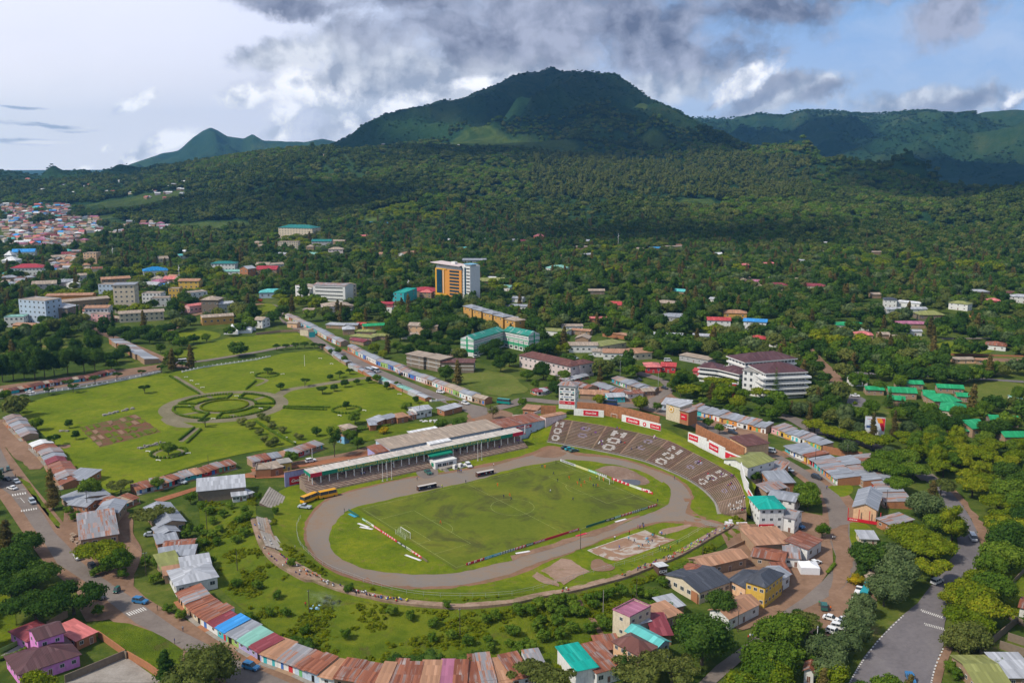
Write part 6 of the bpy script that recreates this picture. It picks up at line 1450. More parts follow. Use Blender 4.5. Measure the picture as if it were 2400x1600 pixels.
I 1640,850 1700,850 10 5 gable 2 white white house house 1 2|white roof among the upper left trees
I 1650,890 1730,885 12 5 gable 2 white turq house house 1 2|cyan roof among the upper left trees
I 1460,920 1550,915 12 5 gable 3 cream tan house house 1 2|cream gabled house among the upper left trees
I 480,910 660,900 14 6 gable 2 cream tan house house 1 4|long cream building in the left town edge
I 1160,610 1200,605 10 5 gable 2 mud maroon2 house house 1 1|maroon roof above the left forest field
"""
for k_,v_ in{'sky2':((.04,.22,.42),-.2,(.1,.1,.2)),'teal2':((.01,.16,.15),-.2,(.05,.1,.1)),'blue2':((.0,.17,.42),-.2,(.1,.1,.2)),'maroon2':((.33,.03,.045),-.2,(.3,.08,.06)),'conc':((.3,.28,.25),-.3,(.2,.2,.2))}.items():ROOF[k_]=v_
WALL['salmonx']=(.45,.1,.1);WALL['maroonx']=(.30,.04,.05)
HMAP={}
for ln in HS.strip().splitlines():
 spec,lab=ln.split('|');w=spec.split();fr=w[0];x0,y0=map(float,w[1].split(','));x1,y1=map(float,w[2].split(','))
 dep=w[3]
 if dep[0]=='(':dep=tuple(map(float,dep[1:-1].split(',')))
 else:dep=float(dep)
 h=float(w[4]);rf=w[5];rh=float(w[6]);wk,rk,nm,cat=w[7:11];fl,cols=int(w[11]),int(w[12])
 ww=(1.3,1.2)if h/fl<4.2 else(1.8,1.5)
 if fr in 'IJ':ww=(1.9,1.7)
 r=house(fr,x0,y0,x1,y1,dep,h,rf,rh,wk,rk,nm,lab,cat,fl=fl,cols=cols,win=ww,ov=.6 if h<8 else .8,band='white' if nm=='flats' else None,door=1 if h/fl<5 else 0,side=None if fr not in 'IJKL' else min(3,cols))
 HMAP[lab]=r
def HR(s):return next(r for l,r in HMAP.items()if s in l)
pu=HR('bright purple bungalow')
for s in('raised upper storey of the purple','maroon roofed rear wing of the purple'):
 q=HR(s);mw=pu.matrix_world.copy();q.parent=pu;bpy.context.view_layer.update()
bpy.context.view_layer.update()
def reparent(q,p):
 M=Matrix.Translation(q.location)@Matrix.Rotation(q.rotation_euler.z,4,'Z');Mp=Matrix.Translation(p.location)@Matrix.Rotation(p.rotation_euler.z,4,'Z');R=Mp.inverted()@M
 q.parent=p;q.location=R.translation;q.rotation_euler=(0,0,q.rotation_euler.z-p.rotation_euler.z)
 for k in('category','label','group'):
  if k in q:del q[k]
reparent(HR('raised upper storey of the purple'),pu);reparent(HR('maroon roofed rear wing of the purple'),pu)
q=HR('cream building with round ochre emblem');q.location.z=TZ-1.5;q2=disc(q,(-1.2,-.03,4.8),0,1.9,plain('ochre_paint',(.55,.30,.03),.6));disc(q2,(0,-.07,0),0,1.35,M_ink);disc(q2,(0,-.14,0),0,.95,plain('ochre_paint',(.55,.30,.03)))
q=HR('small brick shed with red sign');q.location.z=TZ-1.5;sp=MB().box(-2.2,2.0,-.14,-.04,1.0,4.2).build('sign_panel',M_sred,q);script(sp,'SODA',2.4,(-.4,-.2,2.6),shear=0)
for s in('white gabled house with moss yellow','blank peach walled'):HR(s).location.z=2.0
q=HR('three storey white house with teal');sp=MB().box(-5,1,-.3,-.08,1.0,3.0).build('sign_panel',M_sred,q);script(sp,'Coca-Cola',5,(-2,-.36,2))
q=HR('hall with big grey gabled roof');mb=MB();L_=12
mb.box(-6.2,6.2,-1.2,-1.1,.1,1.4);mb.build('red_parapet',M_sred,q);mb=MB()
for x in(-6.1,-2.0,2.0,6.1):mb.box(x-.14,x+.14,-1.3,-1.05,0,5.4)
mb.build('pillars',WM('red'),q);script(q,'Coca-Cola',3.0,(-4,-1.25,.8))
def box_part(parent,name,m,*b):return MB().box(*b).build(name,m,parent)
t0=un(*px('J',1650,1262),0);t1=un(*px('J',1775,1288),0);t2=un(*px('J',1890,1290),0);t3=un(*px('J',1985,1290),0)
ot=empty('office_tower',t0.lerp(t2,.5),math.atan2((t2-t0).y,(t2-t0).x),'tall orange and white office tower with curved roof slab in the middle of town','tower');LO=(t2-t0).length
HO=37.0;OR,ORG=WM('ochre'),paint('tower_orange',(.62,.26,.05),.08,.5,.6,.3,dirtamt=.1);GL=plain('tower_glass',(.012,.05,.085),.12,.8)
box_part(ot,'body',ORG,-LO/2,LO/2,0,18,5,HO-4);box_part(ot,'podium',WM('darkbrown'),-LO/2+1,LO/2-1,.8,17,-1,5)
box_part(ot,'top_storey',WM('white'),-LO/2+1,LO/2-1,.8,17,HO-4,HO-.8)
x0=-LO/2+LO*.52
for k in range(8):put(win_mesh(LO*.36,2.0,M_dark,GL),ot,(x0+LO*.21,-.05,6.6+k*3.35))
put(win_mesh(LO*.2,24,M_dark,GL,'glass_wall'),ot,(-LO/2+LO*.17,-.6,8));
mb=MB();mb.box(-LO/2+1,-LO/2+LO*.44,-.55,-.0,5.2,7.6);mb.box(-LO/2+1,-LO/2+LO*.44,-.55,0,32.2,HO-3.5);mb.box(-LO/2+LO*.3,-LO/2+LO*.36,-.6,0,7.6,32.2);mb.box(-LO/2+LO*.02,-LO/2+LO*.07,-.6,0,7.6,32.2);mb.build('facade_frame',paint('tower_yellow',(.66,.34,.03),.08,.5,.6,.3,dirtamt=.1),ot)
box_part(ot,'pale_column',WM('peach'),-LO/2+LO*.3,-LO/2+LO*.35,-.75,-.61,7.8,32)
mb=MB();n=10
for k in range(n):
 xa,xb=-LO/2-4+k*(LO+4)/n,-LO/2-4+(k+1)*(LO+4)/n;za,zb=HO+2.4-1.9*(k/n)**.8,HO+2.4-1.9*((k+1)/n)**.8
 mb.face([(xa,-3,za),(xb,-3,zb),(xb,15,zb),(xa,15,za)]);mb.face([(xa,15,za-.6),(xb,15,zb-.6),(xb,-3,zb-.6),(xa,-3,za-.6)]);mb.face([(xa,-3,za-.6),(xb,-3,zb-.6),(xb,-3,zb),(xa,-3,za)])
mb.face([(-LO/2-4,15,HO+1.8),(-LO/2-4,-3,HO+1.8),(-LO/2-4,-3,HO+2.4),(-LO/2-4,15,HO+2.4)]);mb.build('roof_slab',WM('palepink'),ot)
WX=(t3-t2).length
box_part(ot,'white_wing',WM('white'),LO/2,LO/2+WX,1,17,-1,HO+.5);box_part(ot,'glass_strip',GL,LO/2+WX*.3,LO/2+WX*.5,.8,1,2,HO-1)
for k in range(9):put(win_mesh(WX*.42,1.1,M_dark,M_dark),ot,(LO/2+WX*.75,.95,8+k*3.3))
mb=MB()
for k in range(22):mb.box(LO/2+.4,LO/2+1.6,.9,.98,3+k*1.5,3.7+k*1.5)
mb.build('vent_strip',M_dark,ot);mb=MB();mb.box(LO/2+1,LO/2+WX-1,3,12,HO+.5,HO+2.2);mb.box(0,5,5,9,HO,HO+3.4);mb.build('plant_room',WM('white'),ot);box_part(ot,'canopy',WM('sky'),LO/2+2,LO/2+WX+2,1,12,HO+2.3,HO+2.7)
reg(ot,LO+WX*2,18,HO,3)
a0=un(*px('Q',1600,425),0);a1=un(*px('Q',1822,352),0);a2=un(*px('Q',2004,392),0)
sc_=empty('school_block',a0,0,'white three storey school with bright green bands and green roof','school')
def wing(p,q,dep,h,ends):
 d=q-p;L=d.length;w=empty('wing',p-a0,math.atan2(d.y,d.x));w.parent=sc_
 mb=MB();mb.box(0,L,0,dep,-1,h);gb=MB()
 gb.face([(-.4,-.8,h),(L+.4,-.8,h),(L+.4,dep/2,h+2.8),(-.4,dep/2,h+2.8)],[(0,0),(L,0),(L,8),(0,8)]);gb.face([(L+.4,dep+.8,h),(-.4,dep+.8,h),(-.4,dep/2,h+2.8),(L+.4,dep/2,h+2.8)],[(0,0),(L,0),(L,8),(0,8)])
 for x,s in((0,-1),(L,1)):
  tri=[(x,0,h),(x,dep,h),(x,dep/2,h+2.7)];mb.face(tri if s>0 else tri[::-1])
 mb.build('wall',WM('white'),w);gb.build('roof',tin('roof_school',(.02,.21,.16),-.2,(.1,.1,.1)),w)
 bb=MB()
 for z in(.0,3.9,4.6+0,8.0,11.8):bb.box(-.12,L+.12,-.14,dep+.12,z+3.0 if z==.0 else z,(z+3.0 if z==.0 else z)+.55)
 n=max(3,int(L/5.2))
 for k in range(n+1):bb.box(L*k/n-.22,L*k/n+.22,-.16,-.02,0,7.6)
 bb.build('green_bands',paint('band_green',(.0,.30,.13),.1,1,.7,.2,dirtamt=.1),w)
 me=win_mesh(.75,2.0,M_post,M_glass);nn=int(L/1.45)
 for z in(5.6,9.2):
  for k in range(nn):put(me,w,(L*(k+.5)/nn,-.03,z))
 me2=win_mesh(3.2,1.8,M_frame,M_glass)
 for k in range(n):put(me2,w,(L*(k+.5)/n,-.03,.8))
 for x,s in ends:
  eb=MB()
  for z in(3.4,7.2,10.9):eb.box(x-.1,x+.1,-.1,dep+.1,z,z+.35)
  eb.box(x-.14,x+.14,dep/2-.6,dep/2+.6,0,h+1.5);eb.build('end_band',paint('band_green',(.0,.3,.13)),w)
 return w
hsc=12.8
wing(a0,a1,11.5,hsc,((0,-1),));wing(a1,a2,11.5,hsc,(((a2-a1).length,1),))
for f in(.2,.5,.8):
 for p,q in((a0,a1),(a1,a2)):c=p.lerp(q,f);FOOT.append((c.x,c.y+6,10))
for p,q in((a0,a1),(a1,a2)):P_=[proj(p),proj(q),proj(p+Vector((0,11,14))),proj(q+Vector((0,11,14)))];BOXES.append((min(x[0]for x in P_)-10,min(x[1]for x in P_),max(x[0]for x in P_)+10,max(x[1]for x in P_),p.length))
def hp(x,y):return(1600+x*.14456,800+y*.14456)
def slab_house(x0,y0,x1,y1,dep,floors,fh,rh,label,wn,first=0,band=1.0,name='hotel_block'):
 a,b=un(*hp(x0,y0),0),un(*hp(x1,y1),0);d=b-a;L=d.length;r=empty(name,(a+b)/2,math.atan2(d.y,d.x),label,'building')
 m=MB();m.box(-L/2,L/2,0,dep,-1,floors*fh);m.build('wall',WM('white'),r);rb=MB();roof_mesh(rb,L,dep,floors*fh,'hip',rh,1.3,.5);rb.build('roof',RM('darktile'),r)
 bb=MB();bb.box(-L/2-1.35,L/2+1.35,-1.35,dep+1.35,floors*fh-.75,floors*fh-.12)
 for f in range(1,floors):bb.box(-L/2-band,L/2+band,-band,dep+band,f*fh-.5,f*fh+.5)
 bb.build('balcony_band',WM('white'),r);me=win_mesh(2.0,1.5,M_post,M_glass)
 for f in range(first,floors):
  for k in range(wn):put(me,r,(-L/2+L*(k+.5)/wn,-.02,f*fh+.9))
  for k in range(max(2,int(dep/3.5))):
   n_=max(2,int(dep/3.5));put(me,r,(L/2,dep*(k+.5)/n_,f*fh+.9),math.pi/2);put(me,r,(-L/2,dep*(k+.5)/n_,f*fh+.9),-math.pi/2)
 reg(r,L,dep,floors*fh+rh);return r
h1=slab_house(270,640,560,672,12,3,3.2,2.8,'low left wing of the white hotel with dark tiled roof',8);h2=slab_house(560,672,900,760,13,3,3.2,2.8,'middle wing of the white hotel slanting to the right',11)
h3=slab_house(1000,680,1800,610,20,4,3.6,3.6,'rear block of the white hotel with dark tiled hipped roof',14,name='hotel_block');h4=slab_house(1330,935,1960,905,22,5,3.3,4.0,'tall front block of the white hotel with stacked balconies',13,band=3.0)
st_=house('S',*hp(960,850),*hp(1330,915),9,15,'slab',0,'white','conc','stair_tower','white lattice stair tower on the corner of the hotel','building',fl=4,cols=4,win=(1.8,2.0))
sg=house('S',*hp(795,905),*hp(860,908),1.2,8.5,'slab',0,'red','white','sign_pylon','tall red and white sign pylon before the white hotel','sign',cols=0,ov=.1)
box_part(sg,'white_panel',M_post,-2,2,-.12,-.02,3.2,4.6)
ob=house('J',365,1240,530,1265,16,13,'flat',0,'white','tan','office_block','left wing of the long white banded office block','building',fl=3,cols=0);ob2=house('J',528,1268,822,1280,20,16,'gable',1.6,'white','mixed','office_block','main block of the long white banded offices with striped roof','building',fl=4,cols=0)
ob3=house('J',822,1240,925,1230,16,13,'flat',0,'cream','tan','office_block','right wing of the white banded office block','building',fl=3,cols=3,win=(1.8,1.6))
for r_o,L_,n_f,fh in((ob,(G(*px('J',530,1265))-G(*px('J',365,1240))).length,3,4.2),(ob2,(G(*px('J',822,1280))-G(*px('J',528,1268))).length,4,3.9)):
 for f in range(n_f):put(win_mesh(L_*.86,1.3,M_frame,M_glass,'window_band'),r_o,(0,-.05,f*fh+1.3))
def mast(fr,x,y,h,label,n=4):
 r=empty('lattice_mast',G(*px(fr,x,y)),0,label,'mast');w=h*.035;mb=MB()
 for sx in(-1,1):
  for sy in(-1,1):mb.tube((sx*w,sy*w,0),(sx*.15,sy*.15,h),.12,.06,4,cap=False)
 for k in range(12):
  z0,z1=h*k/12,h*(k+1)/12;a,b=w*(1-k/12)+.15,w*(1-(k+1)/12)+.15
  mb.tube((-a,-a,z0),(b,-b,z1),.06,n=3,cap=False);mb.tube((a,-a,z0),(b,b,z1),.06,n=3,cap=False)
 mb.build('lattice',plain('mast_paint',(.55,.5,.5),.5),r);MB().tube((.5,0,h*.85),(.5,-.3,h*.85),.8,n=10).tube((-.5,0,h*.75),(-.5,-.3,h*.75),.7,n=10).build('dish',M_post,r)
mast('K',975,800,26,'red and white lattice mast at the forest foot');mast('I',1650,1115,22,'lattice mast with dishes in the left town');mast('I',1040,905,20,'thin blue mast among the left trees');mast('J',1400,1190,14,'small mast beside the red hall')
rs=random.Random(77);farhouses=[]
def tiny(x,y,s,wk,rk,label,group):
 p=G(x,y);L,D_,h=s*rs.uniform(.8,1.3),s*.8,s*.33;r=None
 mb=MB();w_,r_=mb.m(WM(wk)),mb.m(RM(rk));mb.box(-L/2,L/2,0,D_,-2,h,w_);g=roof_mesh(mb,L,D_,h,rs.choice(['gable','hip','gable']),s*.2,.5,mi=r_)
 for t in g:mb.face(t,mi=w_)
 me=mb.mesh('house');return me
TINY=[]
def tiny_house(x,y,s,wk,rk,label,group):
 p=G(x,y);TINY.append((p.length,p,s,wk,rk,label,group));FOOT.append((p.x,p.y,s*.75));q=proj(p);BOXES.append((q[0]-5,q[1]-7,q[0]+5,q[1]+1,p.length));farhouses.append((x,y))
ZN=[((0,640),(390,540),120,'in the dense quarter at the far left'),((0,950),(510,650),130,'in the quarter below the left hills'),((850,1640),(560,690),24,'on the edge of the left wood'),((250,1750),(160,340),40,'scattered on the far left hillside'),((0,760),(640,790),80,'on the far left slope'),((0,900),(830,1020),24,'beyond the left town trees'),((900,1900),(1080,1200),12,'in the middle of the left town'),((0,640),(1040,1180),12,'at the left town edge')]
RC=['tile','tan','plum','tan','tile','mixed','rusty','rusty','tile','orange','plum','pale','white','maroon','salmon','blue','turq','silver','silver','tan','orange'];RCW={'tile':'brown','tan':'tan','plum':'plum','mixed':'striped','rusty':'rusty','pale':'pale','white':'white','maroon':'maroon','salmon':'salmon','blue':'blue','turq':'turquoise','silver':'grey','orange':'orange'}
for zi,((xa,xb),(ya,yb),n,txt)in enumerate(ZN):
 for k in range(n):
  for _ in range(12):
   zx,zy=rs.uniform(xa,xb),rs.uniform(ya,yb)
   X_,Y_=px('I',zx,zy)
   if all(abs(X_-u)*.6+abs(Y_-v)*1.6>4.6 for u,v in farhouses[-250:])and not any(b[0]-4<X_<b[2]+4 and b[1]-3<Y_<b[3]+9 for b in BOXES[:520]if b[4]<2600):break
  else:continue
  rk=rs.choice(RC if zi!=3 else['white','pale','white','salmon']);wk=rs.choice(['mud','white','cream','palepink','mud'])
  side='left' if zx<(xa+xb)/2 else 'right';ud='upper' if zy<(ya+yb)/2 else 'lower'
  tiny_house(X_,Y_,rs.uniform(9,15),wk,rk,f"small {RCW[rk]} roofed {WW.get(wk, wk)} house {txt}, {ud} {side}",'small houses '+txt+', '+rk+' '+wk+' '+ud+' '+side)
for(fr,x,y,rk)in[('I',1430,195,'white'),('I',1560,165,'white'),('I',1690,190,'white'),('I',1600,215,'pale'),('K',30,740,'pale'),('K',110,745,'maroon'),('S',900,340,'white'),('S',930,341,'pale'),('S',1078,343,'white'),('S',760,365,'pale'),('K',1905,870,'white'),('L',500,765,'white'),('L',500,850,'tan'),('J',0,760,'tan'),('J',40,790,'tan'),('J',230,870,'pale'),('J',240,900,'white'),('J',1000,700,'salmon'),('K',660,690,'orange'),('K',690,745,'white')]:
 X_,Y_=px(fr,x,y);tiny_house(X_,Y_,12,'mud',rk,f"lone {RCW[rk]} roofed house on the wooded ground at {'left' if X_ < 800 else 'centre' if X_ < 1600 else 'right'}, {'high' if Y_ < 480 else 'low'}",f'lone far houses {rk} {int(X_//800)} {int(Y_ < 480)}')
TINY.sort(key=lambda t:t[0]);TIN={};SM=MB();wgt={}
for i,(d,p,s,wk,rk,lab,grp)in enumerate(TINY):
 if i<120:
  k=(wk,rk,int(s))
  if k not in TIN:TIN[k]=tiny(1200,600,s,wk,rk,'','')
  o=bpy.data.objects.new('house',TIN[k]);link(o);o.location=p;o.rotation_euler=(0,0,rs.uniform(-.7,.7));tag(o,lab,'house',grp)
 else:
  w_,r_=SM.m(WM(wk)),SM.m(RM(rk));a=rs.uniform(-.7,.7);M_=Matrix.Translation(p)@Matrix.Rotation(a,4,'Z');L,D_,h=s*rs.uniform(.8,1.3),s*.8,s*.33;tb=MB()
  tb.box(-L/2,L/2,0,D_,-2,h,0)
  for t in roof_mesh(tb,L,D_,h,rs.choice(['gable','hip','gable']),s*.2,.5,mi=1):tb.face(t,mi=0)
  k0=len(SM.v);SM.v+=[tuple(M_@Vector(v))for v in tb.v];SM.f+=[tuple(q+k0 for q in f)for f in tb.f];SM.uv+=tb.uv;SM.mi+=[(w_,r_)[m]for m in tb.mi]
o=SM.build('distant_houses');tag(o,'hundreds of tiny houses crowded on the slope at the far left','houses',kind='stuff')
def leafmat(name,dark,mid,lite,trans=.3):
 dark,mid,lite=[(c[0]*2.0,c[1]*1.85,c[2]*1.7)for c in(dark,mid,lite)]
 def b(t):
  g=t.n('ShaderNodeNewGeometry');oi=t.n('ShaderNodeObjectInfo');isl=g.outputs['Random Per Island']
  k=t.math('ADD',t.math('MULTIPLY',isl,.55),t.math('MULTIPLY',oi.outputs['Random'],.45))
  c=t.ramp(k,[(.05,dark),(.5,mid),(.95,lite)])
  d=t.n('ShaderNodeBsdfDiffuse');t.put(d.inputs[0],c);tr=t.n('ShaderNodeBsdfTranslucent');t.put(tr.inputs[0],t.mix(.5,c,(lite[0]*1.3,lite[1]*1.3,lite[2])))
  m=t.n('ShaderNodeMixShader');m.inputs[0].default_value=trans;t.nt.links.new(d.outputs[0],m.inputs[1]);t.nt.links.new(tr.outputs[0],m.inputs[2]);t.nt.links.new(m.outputs[0],t.o.inputs[0])
 return mat(name,b)
LM={'dark':leafmat('leaf_dark',(.010,.026,.006),(.022,.050,.009),(.045,.080,.014)),'mid':leafmat('leaf_mid',(.022,.050,.006),(.045,.085,.010),(.085,.125,.016)),'bright':leafmat('leaf_bright',(.034,.066,.004),(.072,.105,.007),(.14,.15,.011)),'brown':leafmat('leaf_brown',(.030,.030,.012),(.060,.052,.018),(.10,.080,.026)),'olive':leafmat('leaf_olive',(.030,.046,.012),(.060,.078,.020),(.105,.115,.032)),'grey':leafmat('leaf_grey',(.025,.045,.018),(.048,.075,.030),(.085,.115,.050)),'flower':leafmat('leaf_yellow',(.06,.07,.004),(.14,.12,.007),(.26,.18,.008)),'red':leafmat('leaf_red',(.05,.03,.008),(.16,.03,.01),(.30,.05,.012)),'forest':leafmat('leaf_forest',(.013,.028,.007),(.028,.048,.010),(.062,.078,.017),.2),'weed':leafmat('leaf_weed',(.032,.054,.003),(.070,.096,.004),(.125,.135,.008),.35),'high':leafmat('leaf_high',(.007,.024,.010),(.015,.040,.014),(.032,.058,.018),.2)}
M_bark=surf('bark',[(.3,(.035,.025,.018)),(.5,(.075,.058,.045)),(.7,(.13,.11,.09))],.8,3)
ICO=None
def ico():
 global ICO
 if ICO is None:
  bm=bmesh.new();bmesh.ops.create_icosphere(bm,subdivisions=2,radius=1);ICO=(np.array([v.co[:]for v in bm.verts]),np.array([[v.index for v in f.verts]for f in bm.faces]));bm.free()
 return ICO
def crown_mesh(name,lobes,nleaf,ls,material,rg,core=.80,up=.25):
 """leaf clumps over the surface of many lobes round a dense inner mass"""
 lb=np.array(lobes,float);area=(lb[:,3]*lb[:,4]+lb[:,3]*lb[:,5]+lb[:,4]*lb[:,5]);idx=rg.choice(len(lb),nleaf,p=area/area.sum())
 d=rg.normal(size=(nleaf,3));d[:,2]=d[:,2]*.9+up;d/=np.linalg.norm(d,axis=1)[:,None]
 P=lb[idx,:3]+d*lb[idx,3:6]*(.80+.46*rg.uniform(0,1,(nleaf,1))**1.5)
 keep=np.ones(nleaf,bool)
 for l in lb:keep&=((((P-l[:3])/l[3:6])**2).sum(1)>.62)|(rg.rand(nleaf)<.05)
 P,d=P[keep],d[keep];n=len(P)
 nn=d+rg.normal(size=(n,3))*.45;nn/=np.linalg.norm(nn,axis=1)[:,None];a=np.cross(nn,rg.normal(size=(n,3)));a/=np.linalg.norm(a,axis=1)[:,None];b=np.cross(nn,a)
 s=ls*rg.uniform(.55,1.25,(n,1));s2=s*rg.uniform(.5,1.0,(n,1));q=np.stack([P-a*s,P-b*s2+nn*s*.12,P+a*s,P+b*s2+nn*s*.12],1).reshape(-1,3)
 fi=np.arange(n*4).reshape(-1,4);V=[q];F_=[tuple(f)for f in fi.tolist()];o=n*4
 iv,fc=ico()
 if core:
  for l in lb:
   c=iv*l[3:6]*core*rg.uniform(.9,1.08,(len(iv),1))+l[:3];V.append(c);F_+=[tuple(x)for x in(fc+o).tolist()];o+=len(iv)
 me=bpy.data.meshes.new(name);me.from_pydata(np.concatenate(V).tolist(),[],F_);me.materials.append(material);return me
def lobes_for(kind,w,h,rg):
 L=[];r=w/2
 if kind in('round','bush'):
  c0=h*.58 if kind=='round' else h*.5;rv=h-c0 if kind=='round' else h*.5
  L.append((0,0,c0,r*.62,r*.62,rv*.72))
  for i in range(11 if kind=='round' else 6):
   a,e=rg.uniform(0,6.28),rg.uniform(-.5,1.2);k=r*rg.uniform(.30,.46);L.append(((r-k*.9)*math.cos(a)*math.cos(e),(r-k*.9)*math.sin(a)*math.cos(e),c0+(rv-k*.6)*math.sin(e),k,k,k*.8))
 elif kind=='umbrella':
  for i in range(15):
   a,q=rg.uniform(0,6.28),rg.uniform(.15,1)**.6;k=r*rg.uniform(.24,.36);L.append(((r-k)*q*math.cos(a),(r-k)*q*math.sin(a),h*.80-q*q*h*.16+rg.uniform(-.4,.4),k,k,k*.45))
 elif kind=='acacia':
  for i in range(16):
   a,q=rg.uniform(0,6.28),rg.uniform(.05,1)**.55;k=r*rg.uniform(.18,.30);L.append(((r-k)*q*math.cos(a),(r-k)*q*math.sin(a),h*.84-q*h*.10+rg.uniform(-.5,.4),k,k,k*.28))
 elif kind=='tall':
  for i in range(13):
   z=rg.uniform(.35,.93);a=rg.uniform(0,6.28);q=r*(1-abs(z-.6)*1.3);k=q*rg.uniform(.45,.65);L.append(((q-k*.8)*math.cos(a),(q-k*.8)*math.sin(a),h*z,k,k,k*1.1))
 elif kind=='gum':
  for i in range(12):
   z=rg.uniform(.48,.93);a=rg.uniform(0,6.28);k=r*rg.uniform(.3,.5);L.append(((r-k)*math.cos(a)*rg.rand()**.5,(r-k)*math.sin(a),h*z,k,k,k*.9))
 elif kind=='column':
  for i in range(16):
   z=.12+.84*(i/15);q=r*(1.02-z)**.6*rg.uniform(.75,1.0);a=rg.uniform(0,6.28);L.append((q*.25*math.cos(a),q*.25*math.sin(a),h*z,q*.75+.3,q*.75+.3,h*.055))
 elif kind=='tiered':
  for i in range(12):
   z=.14+.82*(i/11);q=r*(1.06-z);L.append((0,0,h*z,q+.15,q+.15,h*.022))
 return L
TR={};NL={'round':2600,'bush':900,'umbrella':2600,'acacia':1700,'tall':2400,'gum':1500,'column':2400,'tiered':1600}
def tree_proto(kind,mt,w,h,v):
 k=(kind,mt,round(w/3),round(h/3),v)
 if k not in TR:
  rg=np.random.RandomState(abs(hash((kind,round(w/3),round(h/3),v)))%9999 if 0 else(len(kind)*37+int(w)*11+int(h)*5+v*101));lb=lobes_for(kind,w,h,rg)
  ls=max(.20,min(.42,w*.036))if kind!='bush' else .22
  cm=crown_mesh('crown',lb,int(NL[kind]*max(.6,min(1.8,(w/9)**1.1))),ls,LM[mt],rg,core=.78 if kind not in('acacia','tiered','gum')else .55)
  tb=MB();th=h*.62;tr=max(.12,w*.028);n=4;pr=Vector((0,0,-.5));
  for i in range(n):
   q=Vector((rg.uniform(-.25,.25)*i*w*.03,rg.uniform(-.25,.25)*i*w*.03,th*(i+1)/n));tb.tube(pr,q,tr*(1-i*.17),tr*(1-(i+1)*.17),6,cap=False);pr=q
  for l in lb[:7]:
   s=Vector((0,0,th*rg.uniform(.35,.75)));tb.tube(s,Vector(l[:3]),tr*.4,tr*.12,4,cap=False)
  TR[k]=(cm,tb.mesh('trunk'));TR[k][1].materials.append(M_bark)
 return TR[k]
KN={'round':('round_tree','tree','round'),'bush':('bush','bush','low'),'umbrella':('umbrella_tree','tree','spreading'),'acacia':('acacia_tree','tree','layered'),'tall':('tall_tree','tree','tall'),'gum':('gum_tree','tree','open'),'column':('column_tree','tree','tapering'),'tiered':('monkey_puzzle_tree','tree','tiered')}
MW={'dark':'dark green','mid':'green','bright':'yellow green','brown':'brownish','olive':'olive','grey':'grey green','flower':'yellow flowering','red':'red flowering','forest':'deep green'}
TREES=[];tr_r=random.Random(5)
def tree(x,y,kind,mt,w,h):
 jw=tr_r.uniform(.88,1.12);cm,tm=tree_proto(kind,mt,w,h,tr_r.randint(0,1));nm,cat,kw=KN[kind]
 if kind=='round' and w<9.5:nm='small_round_tree'  # narrow crowns of the same round tree, wherever they stand
 z=hz(x,y);r=empty(nm,(x,y,z),tr_r.uniform(0,6.28));r.scale=(jw,jw,jw*tr_r.uniform(.92,1.08));r['category']=cat
 o=bpy.data.objects.new('crown',cm);link(o,r)
 if kind!='bush':o=bpy.data.objects.new('trunk',tm);link(o,r)
 TREES.append((r,kw,mt,cat));return r
